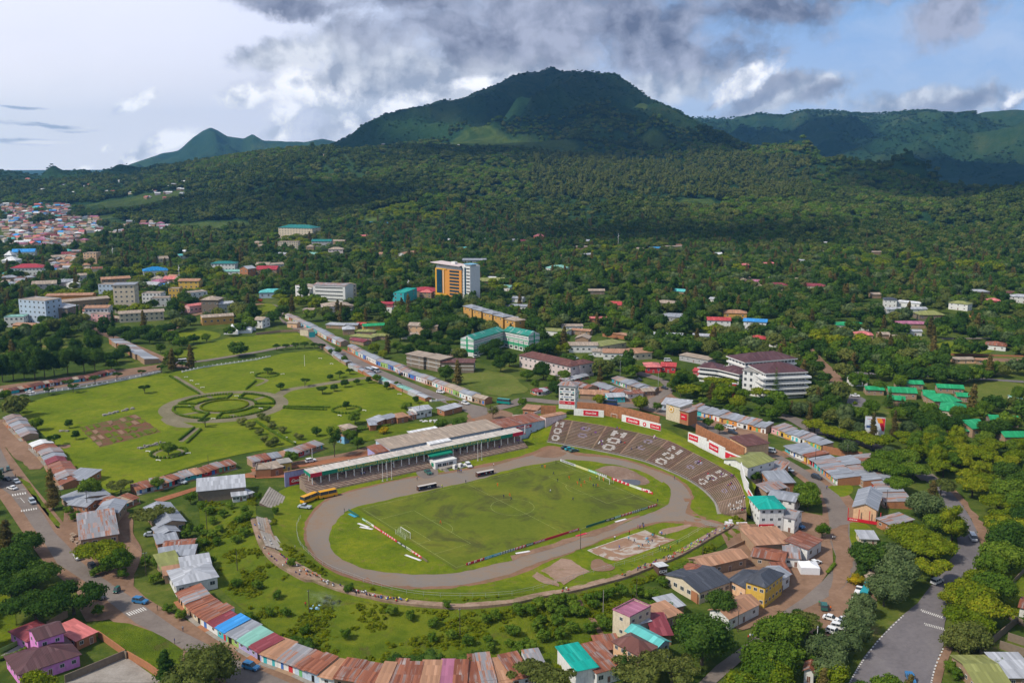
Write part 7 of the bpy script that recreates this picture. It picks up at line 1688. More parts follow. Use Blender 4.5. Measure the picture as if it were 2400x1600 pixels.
TL="""
column/brown/8/16|A 395,290
column/brown/9/12|A 60,620
column/brown/9/17|D 1195,335
column/brown/8/12|G 1470,750
column/brown/6/10|G 1565,750
column/brown/6/13|H 300,960
column/brown/5/9|H 170,840
column/dark/4/11|G 1670,740
column/dark/5/16|E 605,182 I 720,1480
column/dark/7/18|E 832,222
column/dark/5/12|E 1112,152
column/brown/6/14|J 1085,1120 K 340,1320 K 170,960 K 40,960 K 300,960 I 1430,960 I 1570,1000 I 690,1170 I 640,1080 J 950,1130
column/dark/9/11|A 1222,1560
tiered/mid/7/22|H 52,742
tiered/dark/6/11|C 822,1565
tiered/dark/9/18|K 1050,1380 K 520,1380
tiered/dark/8/13|H 890,800 H 980,860
gum/dark/9/15|Q 578,1162
gum/olive/8/9|Q 1742,880
round/mid/10/8|A 660,212 A 870,775 Q 1040,392 G 110,605
round/mid/6/6|A 1402,252 G 80,802 G 935,802 D 395,505 G 1775,1362 Q 655,470 Q 605,412 A 1160,155 Q 890,625
round/dark/9/8|C 1530,1100
round/dark/12/9|A 190,640 D 750,765 G 345,722 Q 1300,430
umbrella/bright/19/9|A 740,722
umbrella/dark/21/10|A 250,880 A 270,1140 A 545,1062 A 90,960
round/dark/15/10|A 60,860 A 130,780
acacia/olive/19/8|A 1132,425
acacia/olive/12/6|A 890,178
acacia/olive/17/9|C 1175,1580 C 960,1600
acacia/olive/14/8|C 290,1655 C 130,1640
round/olive/21/11|A 1480,1650
round/dark/21/14|C 1395,1430
round/mid/12/9|C 1830,1640 C 1730,1770 C 1860,1520 D 150,1295 D 60,1335 D 110,1530 D 30,1480
round/bright/12/9|C 1660,1710 D 460,1620 D 1520,1110 D 10,1640
round/dark/14/11|Q 1380,445 Q 1240,445 Q 1180,365 Q 1060,310 Q 980,285 Q 1450,235 Q 1350,255 Q 1270,262 Q 1700,440 Q 1760,400 Q 1640,235 Q 1720,250 G 230,590
round/mid/10/8|G 560,500 G 380,605 G 700,575 G 1000,430 G 1080,440 G 1160,410 G 1250,590 G 1310,640 G 1190,680 G 1400,715 G 1450,700 G 1550,720 G 1630,720 G 1700,745 G 880,230 G 940,250 G 600,250 G 1350,250 G 1530,260
acacia/olive/11/8|D 290,1232
round/mid/9/9|D 280,242 D 290,302
umbrella/bright/22/9|D 1060,590 D 1160,660
umbrella/mid/16/8|D 960,172 D 820,60
round/grey/14/10|D 1150,372 D 930,762 D 950,890 D 850,1000
round/grey/10/8|D 680,1080 D 670,1190 D 630,1290 D 560,1375 D 480,1480 D 440,1590 D 400,1420
round/dark/12/9|D 860,700 D 690,700
bush/flower/7/4|D 640,850 D 770,905 Q 945,990 H 560,480 H 640,520
round/dark/5/5|D 690,800 D 210,1130
umbrella/bright/18/9|D 1500,200 D 1770,430 D 1450,1225 D 1690,335 D 1560,1120 D 1760,520
round/mid/14/10|D 1730,545 D 1720,750 D 1650,985 D 1760,250 D 1870,360
round/dark/16/11|D 1760,660 D 1860,640 D 1750,110 D 1850,200 D 1870,480
round/olive/12/8|D 1400,1335 D 1480,1330
bush/mid/5/3.4|D 1400,1460 D 1330,1490 D 1500,1470 D 1570,1500 D 1700,1480 D 1380,1530 D 330,1420 D 250,1400 D 380,1250
acacia/dark/8/6|E 1065,697 E 1510,942 E 400,1082 Q 360,645 E 505,660 E 360,705 E 170,760 E 700,630 E 860,600 E 1040,570 E 1190,545 E 1340,520 E 540,690
round/dark/5.5/4.6|E 560,1035 Q 665,812 Q 445,1010 E 510,950 Q 180,672
round/mid/8/7|E 1240,1152 E 140,840 E 50,830 E 40,760 E 270,970
tall/dark/13/20|E 620,545 E 400,565 E 260,600 E 100,600 E 500,560 E 330,580 E 700,545 E 20,610 E 180,600
tall/dark/12/16|E 60,440 E 220,440 E 420,430 E 560,440 E 300,330 E 690,420 E 120,360
round/dark/12/9|E 835,300 E 1000,290 E 930,285 E 1080,290 E 1180,280 E 1250,250 E 1400,195 E 860,470 E 780,490 E 900,430 E 330,200 E 180,260 E 400,160 E 500,180 E 1100,330 E 960,330
round/mid/9/7|E 1250,452 E 1180,400 E 1520,320 E 820,520 E 1310,440
umbrella/dark/8/5|Q 490,700 Q 85,555
round/dark/5/5|Q 575,680 Q 655,650 Q 740,632 Q 545,600 Q 830,620 Q 960,665 Q 1040,655 Q 1175,768 Q 555,412
umbrella/dark/7/5|Q 615,580 Q 690,555 Q 150,378 Q 220,372 Q 290,368 Q 360,363 Q 430,362 Q 480,372
acacia/bright/9/5|Q 1440,795
bush/olive/6/4|Q 80,905 Q 130,955 Q 200,985 Q 310,1035 Q 60,1055 Q 150,1075 Q 30,1000 E 1780,925 E 1850,955 Q 40,890 Q 100,1090
round/mid/8/7|Q 745,1105 Q 690,1060 Q 1500,975 Q 1365,975 Q 260,1215 Q 1110,840 Q 730,920
round/dark/12/11|Q 1395,605 Q 1400,385 Q 1340,330 Q 1220,400 Q 1120,430 Q 1800,535 Q 1865,500 Q 1760,470 Q 1250,330 Q 1450,330 Q 1330,390
round/bright/9/7|Q 940,440 Q 870,400 G 640,780 G 330,415 G 400,392
umbrella/bright/14/7|G 640,545 G 925,565 G 1640,485 G 1590,430 G 1740,440
round/mid/7/7|G 290,630 G 175,665 G 775,480 G 1110,600 G 1065,832 G 1440,955 G 1525,992 G 1740,1112 G 1690,1085 G 1340,730 G 1480,800 G 1600,840 G 1700,850 G 1820,860 G 1400,790
tall/dark/13/16|G 1240,722
round/dark/8/9|G 1500,475 G 1440,370 G 1240,400 G 1180,420 G 1000,300 G 860,330 G 900,280 G 760,280 G 700,300 G 960,330
umbrella/bright/13/7|H 500,1040 H 590,1060 H 680,1075 H 760,1110 H 1000,1060 H 1060,1115 H 1150,1160 H 1450,1180 H 1560,1230 H 1480,1350 H 1600,1390 H 340,990 H 450,1020 H 850,1100
umbrella/mid/16/9|H 950,1340 H 1000,1240 H 880,1260 H 1060,1330
round/dark/13/10|H 1120,965 H 1230,960 H 480,810 H 360,710 H 340,560 H 1060,900 H 560,900 H 1200,1010 H 1330,1000 H 1700,1010 H 1620,1020 H 1420,960
round/mid/10/8|H 400,860 H 820,690 H 965,655 H 1590,855 H 500,900 H 630,900 H 700,900 H 100,860 H 30,900 H 1840,760 H 760,860 H 1480,900 H 1400,890 H 960,900
bush/bright/3/2.4|H 640,780 H 750,775
bush/red/7/5|H 1100,330 J 240,1190 J 40,1290 I 1210,830 H 1200,540
round/brown/10/9|I 1680,1370 I 1870,1330 J 760,1050 J 800,1000 J 830,1390
bush/mid/4.5/3.6|A 1480,290 A 1540,335 A 1640,350 A 1690,290 A 1800,320 A 1820,372 A 1560,400 A 1470,470 A 1380,450 A 1370,500 A 1500,490 A 1570,500 A 1620,460 A 1590,552 A 1450,585 A 1735,545 A 1800,490 A 1500,560 A 1760,395 A 1550,700 A 1500,660 A 1740,870 A 1830,1120 A 1230,1050 A 1330,1100 A 730,1070 A 700,780 A 760,760 A 900,800 A 1080,700 A 1150,720 A 1150,830 A 500,330 A 560,370
bush/mid/4/3.2|B 160,950 B 100,1075 B 220,1080 B 370,1210 B 660,1250 B 1130,1105 B 1310,1160 B 1300,1270 B 1440,1250 B 1560,1290 B 1710,1290 B 1720,1340 B 1870,1215 B 1870,1310 B 1690,1135 B 1000,1075 B 10,880 B 1760,1100 B 140,325 B 20,225 B 265,715 B 690,905 B 1400,1020
bush/dark/8/5|B 1280,1450 B 1140,1490 B 1400,1490 B 290,1330 B 1540,1460 B 1000,1480 B 1650,1440 B 380,1340
bush/mid/4.6/3.8|C 40,1062 C 130,1060 C 205,1020 C 210,1135 C 290,1045 C 360,985 C 370,1075 C 340,1145 C 440,990 C 440,1200 C 350,1240 C 460,1030 C 570,985 C 600,1025 C 640,965 C 580,1200 C 150,1345 C 40,1395 C 100,1305 C 230,1265 C 380,1330 C 720,945 C 810,925 C 920,925 C 1000,945 C 1060,955 C 1100,855 C 1130,1020 C 1060,1030 C 1240,765 C 1320,740 C 1200,775 C 660,1130 C 520,1075 C 10,1225 C 60,1335 C 310,990 C 180,1180 C 480,1080 C 1290,750 C 1180,1050 C 690,1180
"""
for ln in TL.strip().splitlines():
 a,b=ln.split('|');kind,mt,w,h=a.split('/');fr='S'
 for tkn in b.split():
  if ',' not in tkn:fr=tkn;continue
  x,y=map(float,tkn.split(','));p=G(*px(fr,x,y));tree(p.x,p.y,kind,mt,float(w),float(h))
  FOOT.append((p.x,p.y,float(w)*.4))
NAUTH=len(TREES)
def inpoly(X,Y,P):
 c=np.zeros(X.shape,bool);j=len(P)-1
 for i in range(len(P)):
  xi,yi=P[i];xj,yj=P[j]
  m_=((yi>Y)!=(yj>Y))&(X<(xj-xi)*(Y-yi)/(yj-yi+1e-12)+xi);c^=m_;j=i
 return c
rg=np.random.RandomState(21)
def scatter(n,d0,d1,a0=-37,a1=37):
 D=np.sqrt(rg.uniform(d0*d0,d1*d1,n));A=np.radians(rg.uniform(a0,a1,n));return D*np.sin(A),D*np.cos(A)
X,Y=scatter(54000,235,1950)
def projv(X,Y,Z):
 c,s=math.cos(PIT),math.sin(PIT);dz=Z-CH;zc=Y*c-dz*s;return 1200+F*X/zc,800-F*(Y*s+dz*c)/zc
PX,PY=projv(X,Y,0*X)
dens=np.ones(len(X))*1.0
lf=(PX<900)&(PY<790);dens[lf]=.45+.30*(fbm(X[lf]/90,Y[lf]/90,3)>.46)
dens[(PX<640)&(PY<590)]=.25
dens[(PY>790)&(PX<1250)]=.10;dens[(PX>1250)&(PX<1880)&(PY>830)]=.16;dens[(PY>1000)]=.05
dens[(PX>1880)&(PY>700)&(PY<1000)]=.6;dens[(PX>2180)&(PY>1000)&(PY<1500)]=.8;dens[(PX>1880)&(PX<2180)&(PY>980)&(PY<1130)]=.5
dens[(PX>1880)&(PX<2250)&(PY>1480)]=.5
dens[(PX<140)&(PY>1230)&(PY<1380)]=.4
dens[(PX>920)&(PX<1240)&(PY>690)&(PY<790)]=.8
dens[(PX>600)&(PX<900)&(PY>700)&(PY<800)]=.3
dens[(PX>2400)&(PY>900)]=.5;dens[(PX<0)&(PY>800)]=.4
dens*=np.where(fbm(X/55+4,Y/55,3)<.36,.25,1.0)
ok=rg.rand(len(X))<dens
for nm,P in OPEN:
 b=(X>P[:,0].min())&(X<P[:,0].max())&(Y>P[:,1].min())&(Y<P[:,1].max())&ok
 i=np.where(b)[0]
 if len(i):ins=inpoly(X[i],Y[i],P);ok[i[ins]]=False
i=np.where(ok)[0];X,Y,PX,PY=X[i],Y[i],PX[i],PY[i]
FT_=np.array(FOOT);keep=np.ones(len(X),bool)
for fx,fy,fr_ in FT_:
 if fr_>60:continue
 near=(np.abs(X-fx)<fr_+4)&(np.abs(Y-fy)<fr_+4);keep[near]&=np.hypot(X[near]-fx,Y[near]-fy)>fr_+2.5
Dd=np.hypot(X,Y);hpx=8.0*2200/np.hypot(Dd,CH);wpx=4.0*2200/np.hypot(Dd,CH)
for bx0,by0,bx1,by1,bd in BOXES:
 m_=(PX+wpx>bx0)&(PX-wpx<bx1)&(PY>by0)&(PY-hpx<by0+(by1-by0)*.72)&(Dd<bd+5)
 keep&=~(m_&(rg.rand(len(X))<.93))
X,Y,PX,PY,Dd=[v[keep]for v in(X,Y,PX,PY,Dd)]
o_=np.argsort(Dd);X,Y,PX,PY,Dd=[v[o_]for v in(X,Y,PX,PY,Dd)]
seen=set();kp=[]
for k in range(len(X)):
 q7=7.0 if Dd[k]<900 else 8.0;c=(int(X[k]/q7),int(Y[k]/q7))
 if c in seen:continue
 seen.add(c);kp.append(k)
X,Y,PX,PY,Dd=[v[kp]for v in(X,Y,PX,PY,Dd)]
NI=240;cl=fbm(X/70+9,Y/70+2,3)
for k in range(min(NI,len(X))):
 u=rg.rand();yl=cl[k]>.50 or(PX[k]>2150 and u<.55)
 kind='round' if u<.62 else 'umbrella' if u<.82 else 'tall' if u<.94 else 'column';mt=('bright' if rg.rand()<.6 else 'mid')if yl else rg.choice(['dark','mid','dark','olive','grey'])
 s={'round':(10,8),'umbrella':(13,8),'tall':(9,14),'column':(6,14)}[kind];
 if kind=='column':mt='brown' if rg.rand()<.6 else 'dark'
 tree(float(X[k]),float(Y[k]),kind,str(mt),*s)
def low_crown(kind,mt,w,h,n,ls,seed):
 rg2=np.random.RandomState(seed);lb=lobes_for(kind,w,h,rg2);me=crown_mesh('clump',lb,n,ls,LM[mt],rg2,core=.80);o=bpy.data.objects.new('clump',me);return o
def forest(name,X,Y,Z,S,idx,protos,label):
 pc=bpy.data.collections.new(name+'_kinds')
 for i,o in enumerate(protos):o.name=f'kind{i:02d}';pc.objects.link(o)
 me=bpy.data.meshes.new(name);me.from_pydata(np.stack([X,Y,Z],1).tolist(),[],[])
 a=me.attributes.new('scl','FLOAT','POINT');a.data.foreach_set('value',S.astype(np.float32));a=me.attributes.new('rot','FLOAT','POINT');a.data.foreach_set('value',rg.uniform(0,6.28,len(X)).astype(np.float32));a=me.attributes.new('pick','INT','POINT');a.data.foreach_set('value',idx.astype(np.int32))
 ob=bpy.data.objects.new(name,me);link(ob);tag(ob,label,'woodland',kind='stuff')
 ng=bpy.data.node_groups.new(name,'GeometryNodeTree');ng.interface.new_socket('Geometry',in_out='INPUT',socket_type='NodeSocketGeometry');ng.interface.new_socket('Geometry',in_out='OUTPUT',socket_type='NodeSocketGeometry')
 N,Lk=ng.nodes,ng.links;gi,go=N.new('NodeGroupInput'),N.new('NodeGroupOutput');ip=N.new('GeometryNodeInstanceOnPoints');ci=N.new('GeometryNodeCollectionInfo');ci.inputs[0].default_value=pc;ci.inputs['Separate Children'].default_value=True;ci.inputs['Reset Children'].default_value=True
 def at(n_,ty):q=N.new('GeometryNodeInputNamedAttribute');q.data_type=ty;q.inputs[0].default_value=n_;return q.outputs[0]
 cx=N.new('ShaderNodeCombineXYZ');Lk.new(at('rot','FLOAT'),cx.inputs[2])
 Lk.new(gi.outputs[0],ip.inputs['Points']);Lk.new(ci.outputs[0],ip.inputs['Instance']);ip.inputs['Pick Instance'].default_value=True;Lk.new(at('pick','INT'),ip.inputs['Instance Index']);Lk.new(cx.outputs[0],ip.inputs['Rotation']);Lk.new(at('scl','FLOAT'),ip.inputs['Scale']);Lk.new(ip.outputs[0],go.inputs[0])
 md=ob.modifiers.new('scatter','NODES');md.node_group=ng;return ob
PRO=[low_crown('round','dark',11,8,620,.62,1),low_crown('round','mid',10,8,620,.6,2),low_crown('umbrella','bright',13,8,640,.6,3),low_crown('round','bright',10,8,620,.58,4),low_crown('tall','dark',9,13,620,.6,5),low_crown('round','olive',11,9,620,.62,6),low_crown('column','brown',6,13,520,.5,7),low_crown('round','grey',11,9,620,.62,8),low_crown('round','dark',12,9,620,.62,9)]
Xr,Yr=X[NI:],Y[NI:];c2=cl[NI:];n=len(Xr);u=rg.rand(n);pxr=PX[NI:];pyr=PY[NI:]
big=fbm(Xr/260+1,Yr/260+6,3)
yl=(c2>.52)&(big>.42)|(pxr>1900)&(big>.45)&(c2>.42)
idx=np.where(yl,np.choose((u*4).astype(int),[2,3,3,1]),np.choose((u*10).astype(int),[0,8,1,4,5,7,0,6,5,1]))
forest('woodland',Xr,Yr,Hf(Xr,Yr)-.3,rg.uniform(.8,1.5,n),idx,PRO,'thousands of garden and street trees filling the far half of the town')
X,Y=scatter(52000,1500,3700,-33,33);A=np.arctan2(X,Y);D=np.hypot(X,Y);fd=np.interp(A,HILLS[0][1][0],HILLS[0][1][1]);Z=Hf(X,Y)
ok=(D>fd-150)&(Z>-1)
for fx_,fy_,sx,sy in FIELDS:
 p=G(fx_,fy_);ok&=((X-p.x)/sx)**2+((Y-p.y)/sy)**2>1.0+.5*rg.rand(len(X))
ok&=~((fbm(X/170+3,Y/170,3)<.34)&(rg.rand(len(X))<.75))
near=ok.copy()
for fx,fy,fr_ in FT_:
 if math.hypot(fx,fy)>1500 and fr_<60:near&=(np.abs(X-fx)>fr_+2)|(Y>fy+fr_)|(Y<fy-55)
i=np.where(near)[0];X,Y,Z,D=X[i],Y[i],Z[i],D[i];pxh,pyh=projv(X,Y,Z);u=rg.rand(len(X));ez=fbm(X/240+7,Y/240+1,3)
gum=(pxh>1250)&(pxh<1900)&(pyh>370)&(pyh<470)
PRF=[low_crown('round','forest',12,9,260,.95,11),low_crown('round','forest',13,11,260,1.0,12),low_crown('round','mid',12,9,240,.95,13),low_crown('round','olive',12,9,240,.95,14),low_crown('tall','forest',9,15,260,.85,15),low_crown('tall','olive',8,17,240,.75,16),low_crown('round','olive',14,10,240,1.0,17)]
idx=np.where(gum,np.choose((u*6).astype(int),[5,5,5,4,6,3]),np.where(ez>.49,np.choose((u*6).astype(int),[0,2,3,2,2,3]),np.choose((u*7).astype(int),[0,1,0,1,4,6,2])))
forest('forest',X,Y,Z-.6,rg.uniform(.8,1.75,len(X)),idx,PRF,'dense forest covering the foothills below the mountain')
X,Y=scatter(60000,3300,8200,-33,33);Z=Hf(X,Y);D=np.hypot(X,Y)
m_=fbm(X/420+2,Y/420+5,4)+.25*fbm(X/90,Y/90,2);ok=(Z>60)&(m_>.53+.00025*np.maximum(0,Z-420))
for fx_,fy_,sx,sy in FIELDS:
 p=G(fx_,fy_);ok&=((X-p.x)/sx)**2+((Y-p.y)/sy)**2>1.1
i=np.where(ok)[0];X,Y,Z,D=X[i],Y[i],Z[i],D[i]
PRM=[low_crown('round','high',22,12,150,2.2,21),low_crown('round','high',18,11,150,2.0,22),low_crown('round','forest',18,10,130,2.0,23)]
forest('mountain_forest',X,Y,Z-2,rg.uniform(.35,.8,len(X))*np.clip(D/5000,.7,1.3),np.choose((rg.rand(len(X))*8).astype(int),[0,1,0,1,0,1,0,2]),PRM,'dark woods on the mountain and the ranges behind')
gp_=next(P for n_,P in OPEN if n_=='grass');X=rg.uniform(gp_[:,0].min(),gp_[:,0].max(),42000);Y=rg.uniform(gp_[:,1].min(),gp_[:,1].max(),42000);ok=inpoly(X,Y,gp_)&(fbm(X/9,Y/9,3)>.45)
for n_,P in OPEN:
 if n_ in('grass','track_edge','verge','yard')and P is not gp_:ok&=~inpoly(X,Y,P)
ok&=seg_dist(X,Y,RING)>3.5;X,Y=X[ok],Y[ok]
forest('bank_weeds',X,Y,Hf(X,Y)-.1,rg.uniform(.25,1.0,len(X)),(rg.rand(len(X))*3).astype(int),[low_crown('bush','weed',2.2,.8,50,.3,31),low_crown('bush','weed',2.6,.7,50,.3,32),low_crown('bush','weed',1.9,1.2,50,.28,33)],'tall weeds and tussocks covering the bank below the stadium')
LMK=[('the grandstand',960,1090),('the scoring tower',1330,930),('the purple house',110,1510),('the market hall',215,1220),('the stone warehouse',515,1150),('the round park garden',526,951),('the market street',850,870),('the green striped school',1170,800),('the orange tower',1060,660),('the white hotel',1780,880),('the triangular market',1440,910),('the curving road',1950,1150),('the parking yard',1990,1410),('the highway bend',2270,1280),('the yellow building',1780,1400),('the beige house',1480,1440),('the teal roof',1330,1530),('the billboard',2050,1000),('the green lodge roofs',2230,930),('the brick compound',1650,1340),('the left road crossing',320,1430),('the rusty bottom shops',700,1560),('the seating ring',1000,1430),('the hillside stairway',1400,1460),('the left bank',620,1350),('the dark grove',150,830),('the white tents',560,770),('the pink school',1280,850),('the peach block',990,770),('the olive pavilions',870,790),('the highway bottom',2080,1550),('the ruined walls',2350,1520),('the blue roofed house',1770,765),('the park south row',400,1110),('the park west row',90,1030),('the left town blocks',250,720),('the long pale roof',2120,730),('the right lawn',2350,930),('the ochre terrace',1150,740),('the dug garden beds',280,1010),('the red fronted hall',2030,1190),('the office block',760,690),('the square olive roof',2180,745),('the kiosk group',940,990)]
from collections import defaultdict
grp=defaultdict(list)
for r,kw,mt,cat in TREES:
 q=proj(r.location);b=min(LMK,key=lambda l:(l[1]-q[0])**2+2.5*(l[2]-q[1])**2);dx,dy=q[0]-b[1],(q[1]-b[2])*1.6
 rel=('left of' if dx<0 else 'right of')if abs(dx)>abs(dy)else('behind' if dy<0 else 'in front of')
 grp[f"{kw} {MW[mt]} {cat} {rel} {b[0]}"].append((q[0],r))
for l,rr in grp.items():
 rr.sort(key=lambda t:t[0])
 for i,(_,r)in enumerate(rr):r['label']=l if len(rr)==1 else f"{l}, {ordn(i)} from left";
 if len(rr)>1:
  for _,r in rr:r['group']=l.split(' the ')[0].rsplit(' ',1)[0].replace(' in front','')+' group near '+l.split(' the ')[1]
M_hedge=LM['mid']
def hedge(pts,w,h,label,closed=False,mt='mid',nm='hedge'):
 if isinstance(pts,str):pts=smooth(poly(pts),4,closed)
 if closed:pts=list(pts)+[pts[0]]
 rg3=np.random.RandomState(len(pts)+int(abs(pts[0][0])));lb=[]
 for(x0,y0),(x1,y1)in zip(pts[:-1],pts[1:]):
  L=math.dist((x0,y0),(x1,y1));n=max(1,int(L/(w*.8)))
  for k in range(n):f=k/n;lb.append((x0+(x1-x0)*f-pts[0][0],y0+(y1-y0)*f-pts[0][1],h*.5,w*.62,w*.62,h*.55*rg3.uniform(.85,1.15)))
 me=crown_mesh('hedge',lb,len(lb)*26,.22,LM[mt],rg3,core=.9);o=bpy.data.objects.new(nm,me);link(o);o.location=(pts[0][0],pts[0][1],0);return tag(o,label,'hedge')
def circ(c,r,a0=0,a1=360,n=40):return[(c.x+r*math.cos(math.radians(a0+(a1-a0)*k/n)),c.y+r*math.sin(math.radians(a0+(a1-a0)*k/n)))for k in range(n+1)]
hedge(circ(CC,53*mpx),1.1,1.0,'innermost ring hedge round the circular lawn in the park',mt='bright')
for k,(a,nm)in enumerate(((8,'right'),(98,'far'),(188,'left'),(278,'near'))):
 P_=circ(CC,113*mpx,a,a+74,22)+circ(CC,71*mpx,a+70,a+4,16);P_.append(P_[0]);hedge(P_,1.3,1.3,f'{nm} quarter bed hedge of the round park garden',mt='mid')
for s,l in(('E 1250,572 1360,640 1470,705','hedge along the upper left radial path of the park'),('E 1320,1040 1430,950','left hedge of the lower radial path'),('E 1375,1060 1480,960','right hedge of the lower radial path'),('Q 205,805 340,812 530,818','long straight hedge towards the small tree circle'),('Q 210,795 550,800','parallel hedge behind the long straight one'),('Q 0,905 120,980 290,1075','hedge under the row of olive bushes'),('Q 0,560 40,548','short hedge by the dark park tree'),('E 1810,665 1882,605','slanting hedge at the upper middle of the park'),('Q 640,985 800,960 1000,930','hedge below the kiosk group'),('D 440,760 500,690','hedge at the lane bend'),('A 0,1400 120,1360 240,1300','yellow green hedge behind the purple house')):
 hedge(s,1.3,1.2,l,mt='mid')
c1,c2,c3=Vector(W2('E',1240,1135)),Vector(W2('Q',665,818)),Vector(W2('Q',80,562))
hedge(circ(c1,8.5,n=26),1.3,1.2,'ring hedge round the lower left park tree');hedge(circ(c2,8.2,n=26),1.3,1.2,'ring hedge round the right park tree');hedge(circ(c3,7.6,n=26),1.2,.9,'ring hedge round the dark park tree')
def fence_wall(s,h,wk,label,piers=0,th=.25,nm='boundary_wall'):
 P=poly(s);o=P[0];r=empty(nm,(*o,0),0,label,'wall');mb=MB();pb=MB()
 for a,b in zip(P[:-1],P[1:]):
  a,b=Vector(a)-Vector(o),Vector(b)-Vector(o);d=(b-a).normalized();n_=Vector((-d.y,d.x))*th;z0=-1
  mb.prism([tuple(a),tuple(b),tuple(b+n_),tuple(a+n_)],z0,h)
  if piers:
   for k in range(int((b-a).length/piers)):p=a+d*(k*piers);pb.box(p.x-.3,p.x+.3,p.y-.3,p.y+.3,0,h+.5)
 mb.build('wall',WM(wk),r)
 if piers:pb.build('piers',WM('white'),r)
fence_wall('E 100,735 330,690 640,650 850,610 1000,580 1180,540',.8,'white','low white wall with piers along the upper left park edge',3.4);fence_wall('E 1340,540 1500,505 1882,450 Q 0,450 110,425',.8,'white','low white wall with piers along the far park edge',3.2);fence_wall('Q 1215,735 1290,755 1390,745',.8,'white','short white wall with piers at the right park corner',3)
fence_wall('A 480,1568 915,1385 930,1395',2.4,'stone','grey block wall round the concrete yard at the bottom');fence_wall('A 935,1385 1080,1470 1220,1568',2.4,'brick','orange brick wall of the concrete yard at the bottom');fence_wall('A 720,1230 860,1330 920,1375',2.2,'brick','brick wall between salmon shed and yard')
fence_wall('A 0,1345 200,1250 330,1190',1.2,'lime','pale green low wall behind the purple house');fence_wall('A 350,1170 500,1080',2.4,'mud','mud brown wall below the dark umbrella trees')
fence_wall('C 1160,840 1350,975 1360,985',3.4,'brick','orange brick wall on the left side of the compound');fence_wall('C 1370,985 1590,905',2.2,'brick','low brick wall before the compound windows');fence_wall('C 1165,815 1400,700 1600,590 1720,540',2.4,'mud','long mud brown wall between compound and grass bank')
fence_wall('D 1660,1050 1800,1110 1882,1150',1.8,'stone','grey stone wall right of the highway trees');fence_wall('D 1560,1360 1700,1240 1830,1130',2.4,'stone','slanted wall of the roofless ruin at the bottom right');fence_wall('D 1570,1420 1670,1430',2.6,'stone','front wall of the roofless ruin')
fence_wall('D 1700,1310 1882,1370',2.4,'stone','inner wall of the roofless ruin, nearer one');fence_wall('D 1760,1250 1882,1290',2.4,'stone','inner wall of the roofless ruin, farther one');fence_wall('D 1770,870 1882,760',1.6,'stone','short stone wall in the right trees')
fence_wall('H 400,1130 690,1180',3.6,'brick','tall brick yard wall between the curved rows');fence_wall('H 1345,415 1600,420 1882,430',1.4,'brick','long low brick wall across the right gardens');fence_wall('H 1480,130 1620,180',1.5,'orange','orange brick wall by the right earth road');fence_wall('H 1490,225 1590,265',1.5,'cream','cream wall by the right earth road')
fence_wall('H 1140,1030 1270,1110 1390,1120',2.2,'white','white wall bending round the lodge lawn');fence_wall('G 1540,350 1882,365 H 0,365',1.8,'white','long white balustrade wall behind the hotel',4);fence_wall('G 650,395 980,420',2.0,'orange','orange wall behind the office courtyard');fence_wall('Q 0,265 180,245 320,240',1.8,'mud','brown wall at the far edge of the upper field')
fence_wall('K 600,665 740,680 775,708',2.5,'white','bright white wall at the forest foot');fence_wall('L 0,1100 490,1110',6,'cream','unfinished cream arcade in the trees at the right')
fence_wall('B 0,345 130,360',1.4,'brick','curved brick parapet above the left end steps')
def pole(fr,x,y,h,label,arm=1.6,m=None):
 r=empty('power_pole',G(*px(fr,x,y)),.5,label,'pole','power poles');MB().tube((0,0,0),(0,0,h),.15,.10,6).build('pole',m or M_bark,r)
 if arm:MB().box(-arm/2,arm/2,-.07,.07,h-.6,h-.45).build('crossarm',M_steel,r);
 return r.location+Vector((0,0,h-.4))
WP=[pole('A',645,305,9,'power pole with crossarm before the blue fronted house'),pole('A',1075,780,9,'power pole standing in bushes left of the mossy roof')]
pole('A',1522,440,8,'slim green pole among bank bushes',0);w4=pole('A',1745,740,7,'short pole on the bank below the seating steps',0);w5=pole('B',392,1050,8,'power pole beside the smoking rubbish heap',.8);w6=pole('B',1500,1215,9,'power pole on the bank below the middle of the ring',.8);w7=pole('C',670,1055,8,'concrete lamp pole near the stairway top',0,M_conc)
pole('C',503,585,8,'lamp post beside the court corner',.5);pole('C',915,950,8,'thin pole in bushes left of the hut',0);pole('C',1400,690,7,'pole at the compound back wall',0);pole('C',1660,1190,7,'pole at the lower veranda house',0);pole('G',795,560,10,'street lamp behind the triangular market',1.2,M_steel);pole('G',1075,640,10,'street lamp at the road bend',1.2,M_steel)
pole('Q',415,1200,7,'white pole by the short rusty row',0,M_post);pole('Q',358,495,8,'thin white pole on the upper park lawn',0,M_post);pole('Q',1205,870,9,'pole beside the blue painted shop',0);pole('Q',960,370,9,'lamp pole behind the market street',0,M_post);pole('D',868,300,9,'pole between the brick rows',.6);pole('H',345,1230,9,'pole before the stepped lane row',.8);pole('H',580,1200,9,'pole by the brick yard wall',.8);pole('H',523,960,8,'white lamp post by the avenue',.8,M_post);pole('E',1535,1270,8,'pole behind the rusty park row',0);pole('D',355,1330,8,'bent lamp post below the parking yard',.8,M_post);pole('K',850,1420,12,'white pole in the dark trees of the centre',0,M_post)
def wire(a,b,label,off=0):
 mb=MB();o=a.copy();p=Vector((off,0,0));pr=p
 for k in range(1,9):f=k/8;q=(b-a)*f+Vector((off,0,-1.6*math.sin(f*math.pi)));mb.tube(pr,q,.035,n=3,cap=False);pr=q
 w_=mb.build('wire',M_black);w_.location=o;tag(w_,label,'wire')
for k,nm in enumerate(('left','middle','right')):wire(WP[0],WP[1],f'{nm} overhead wire between the two crossarm poles above the market hall',(k-1)*.6)
wire(WP[1],un(*px('A',1235,790),5),'wire dropping from the bush pole to the column of roofs');wire(w4,w5,'wire crossing the bank towards the rubbish heap');wire(w5,w6,'long wire across the lower bank')
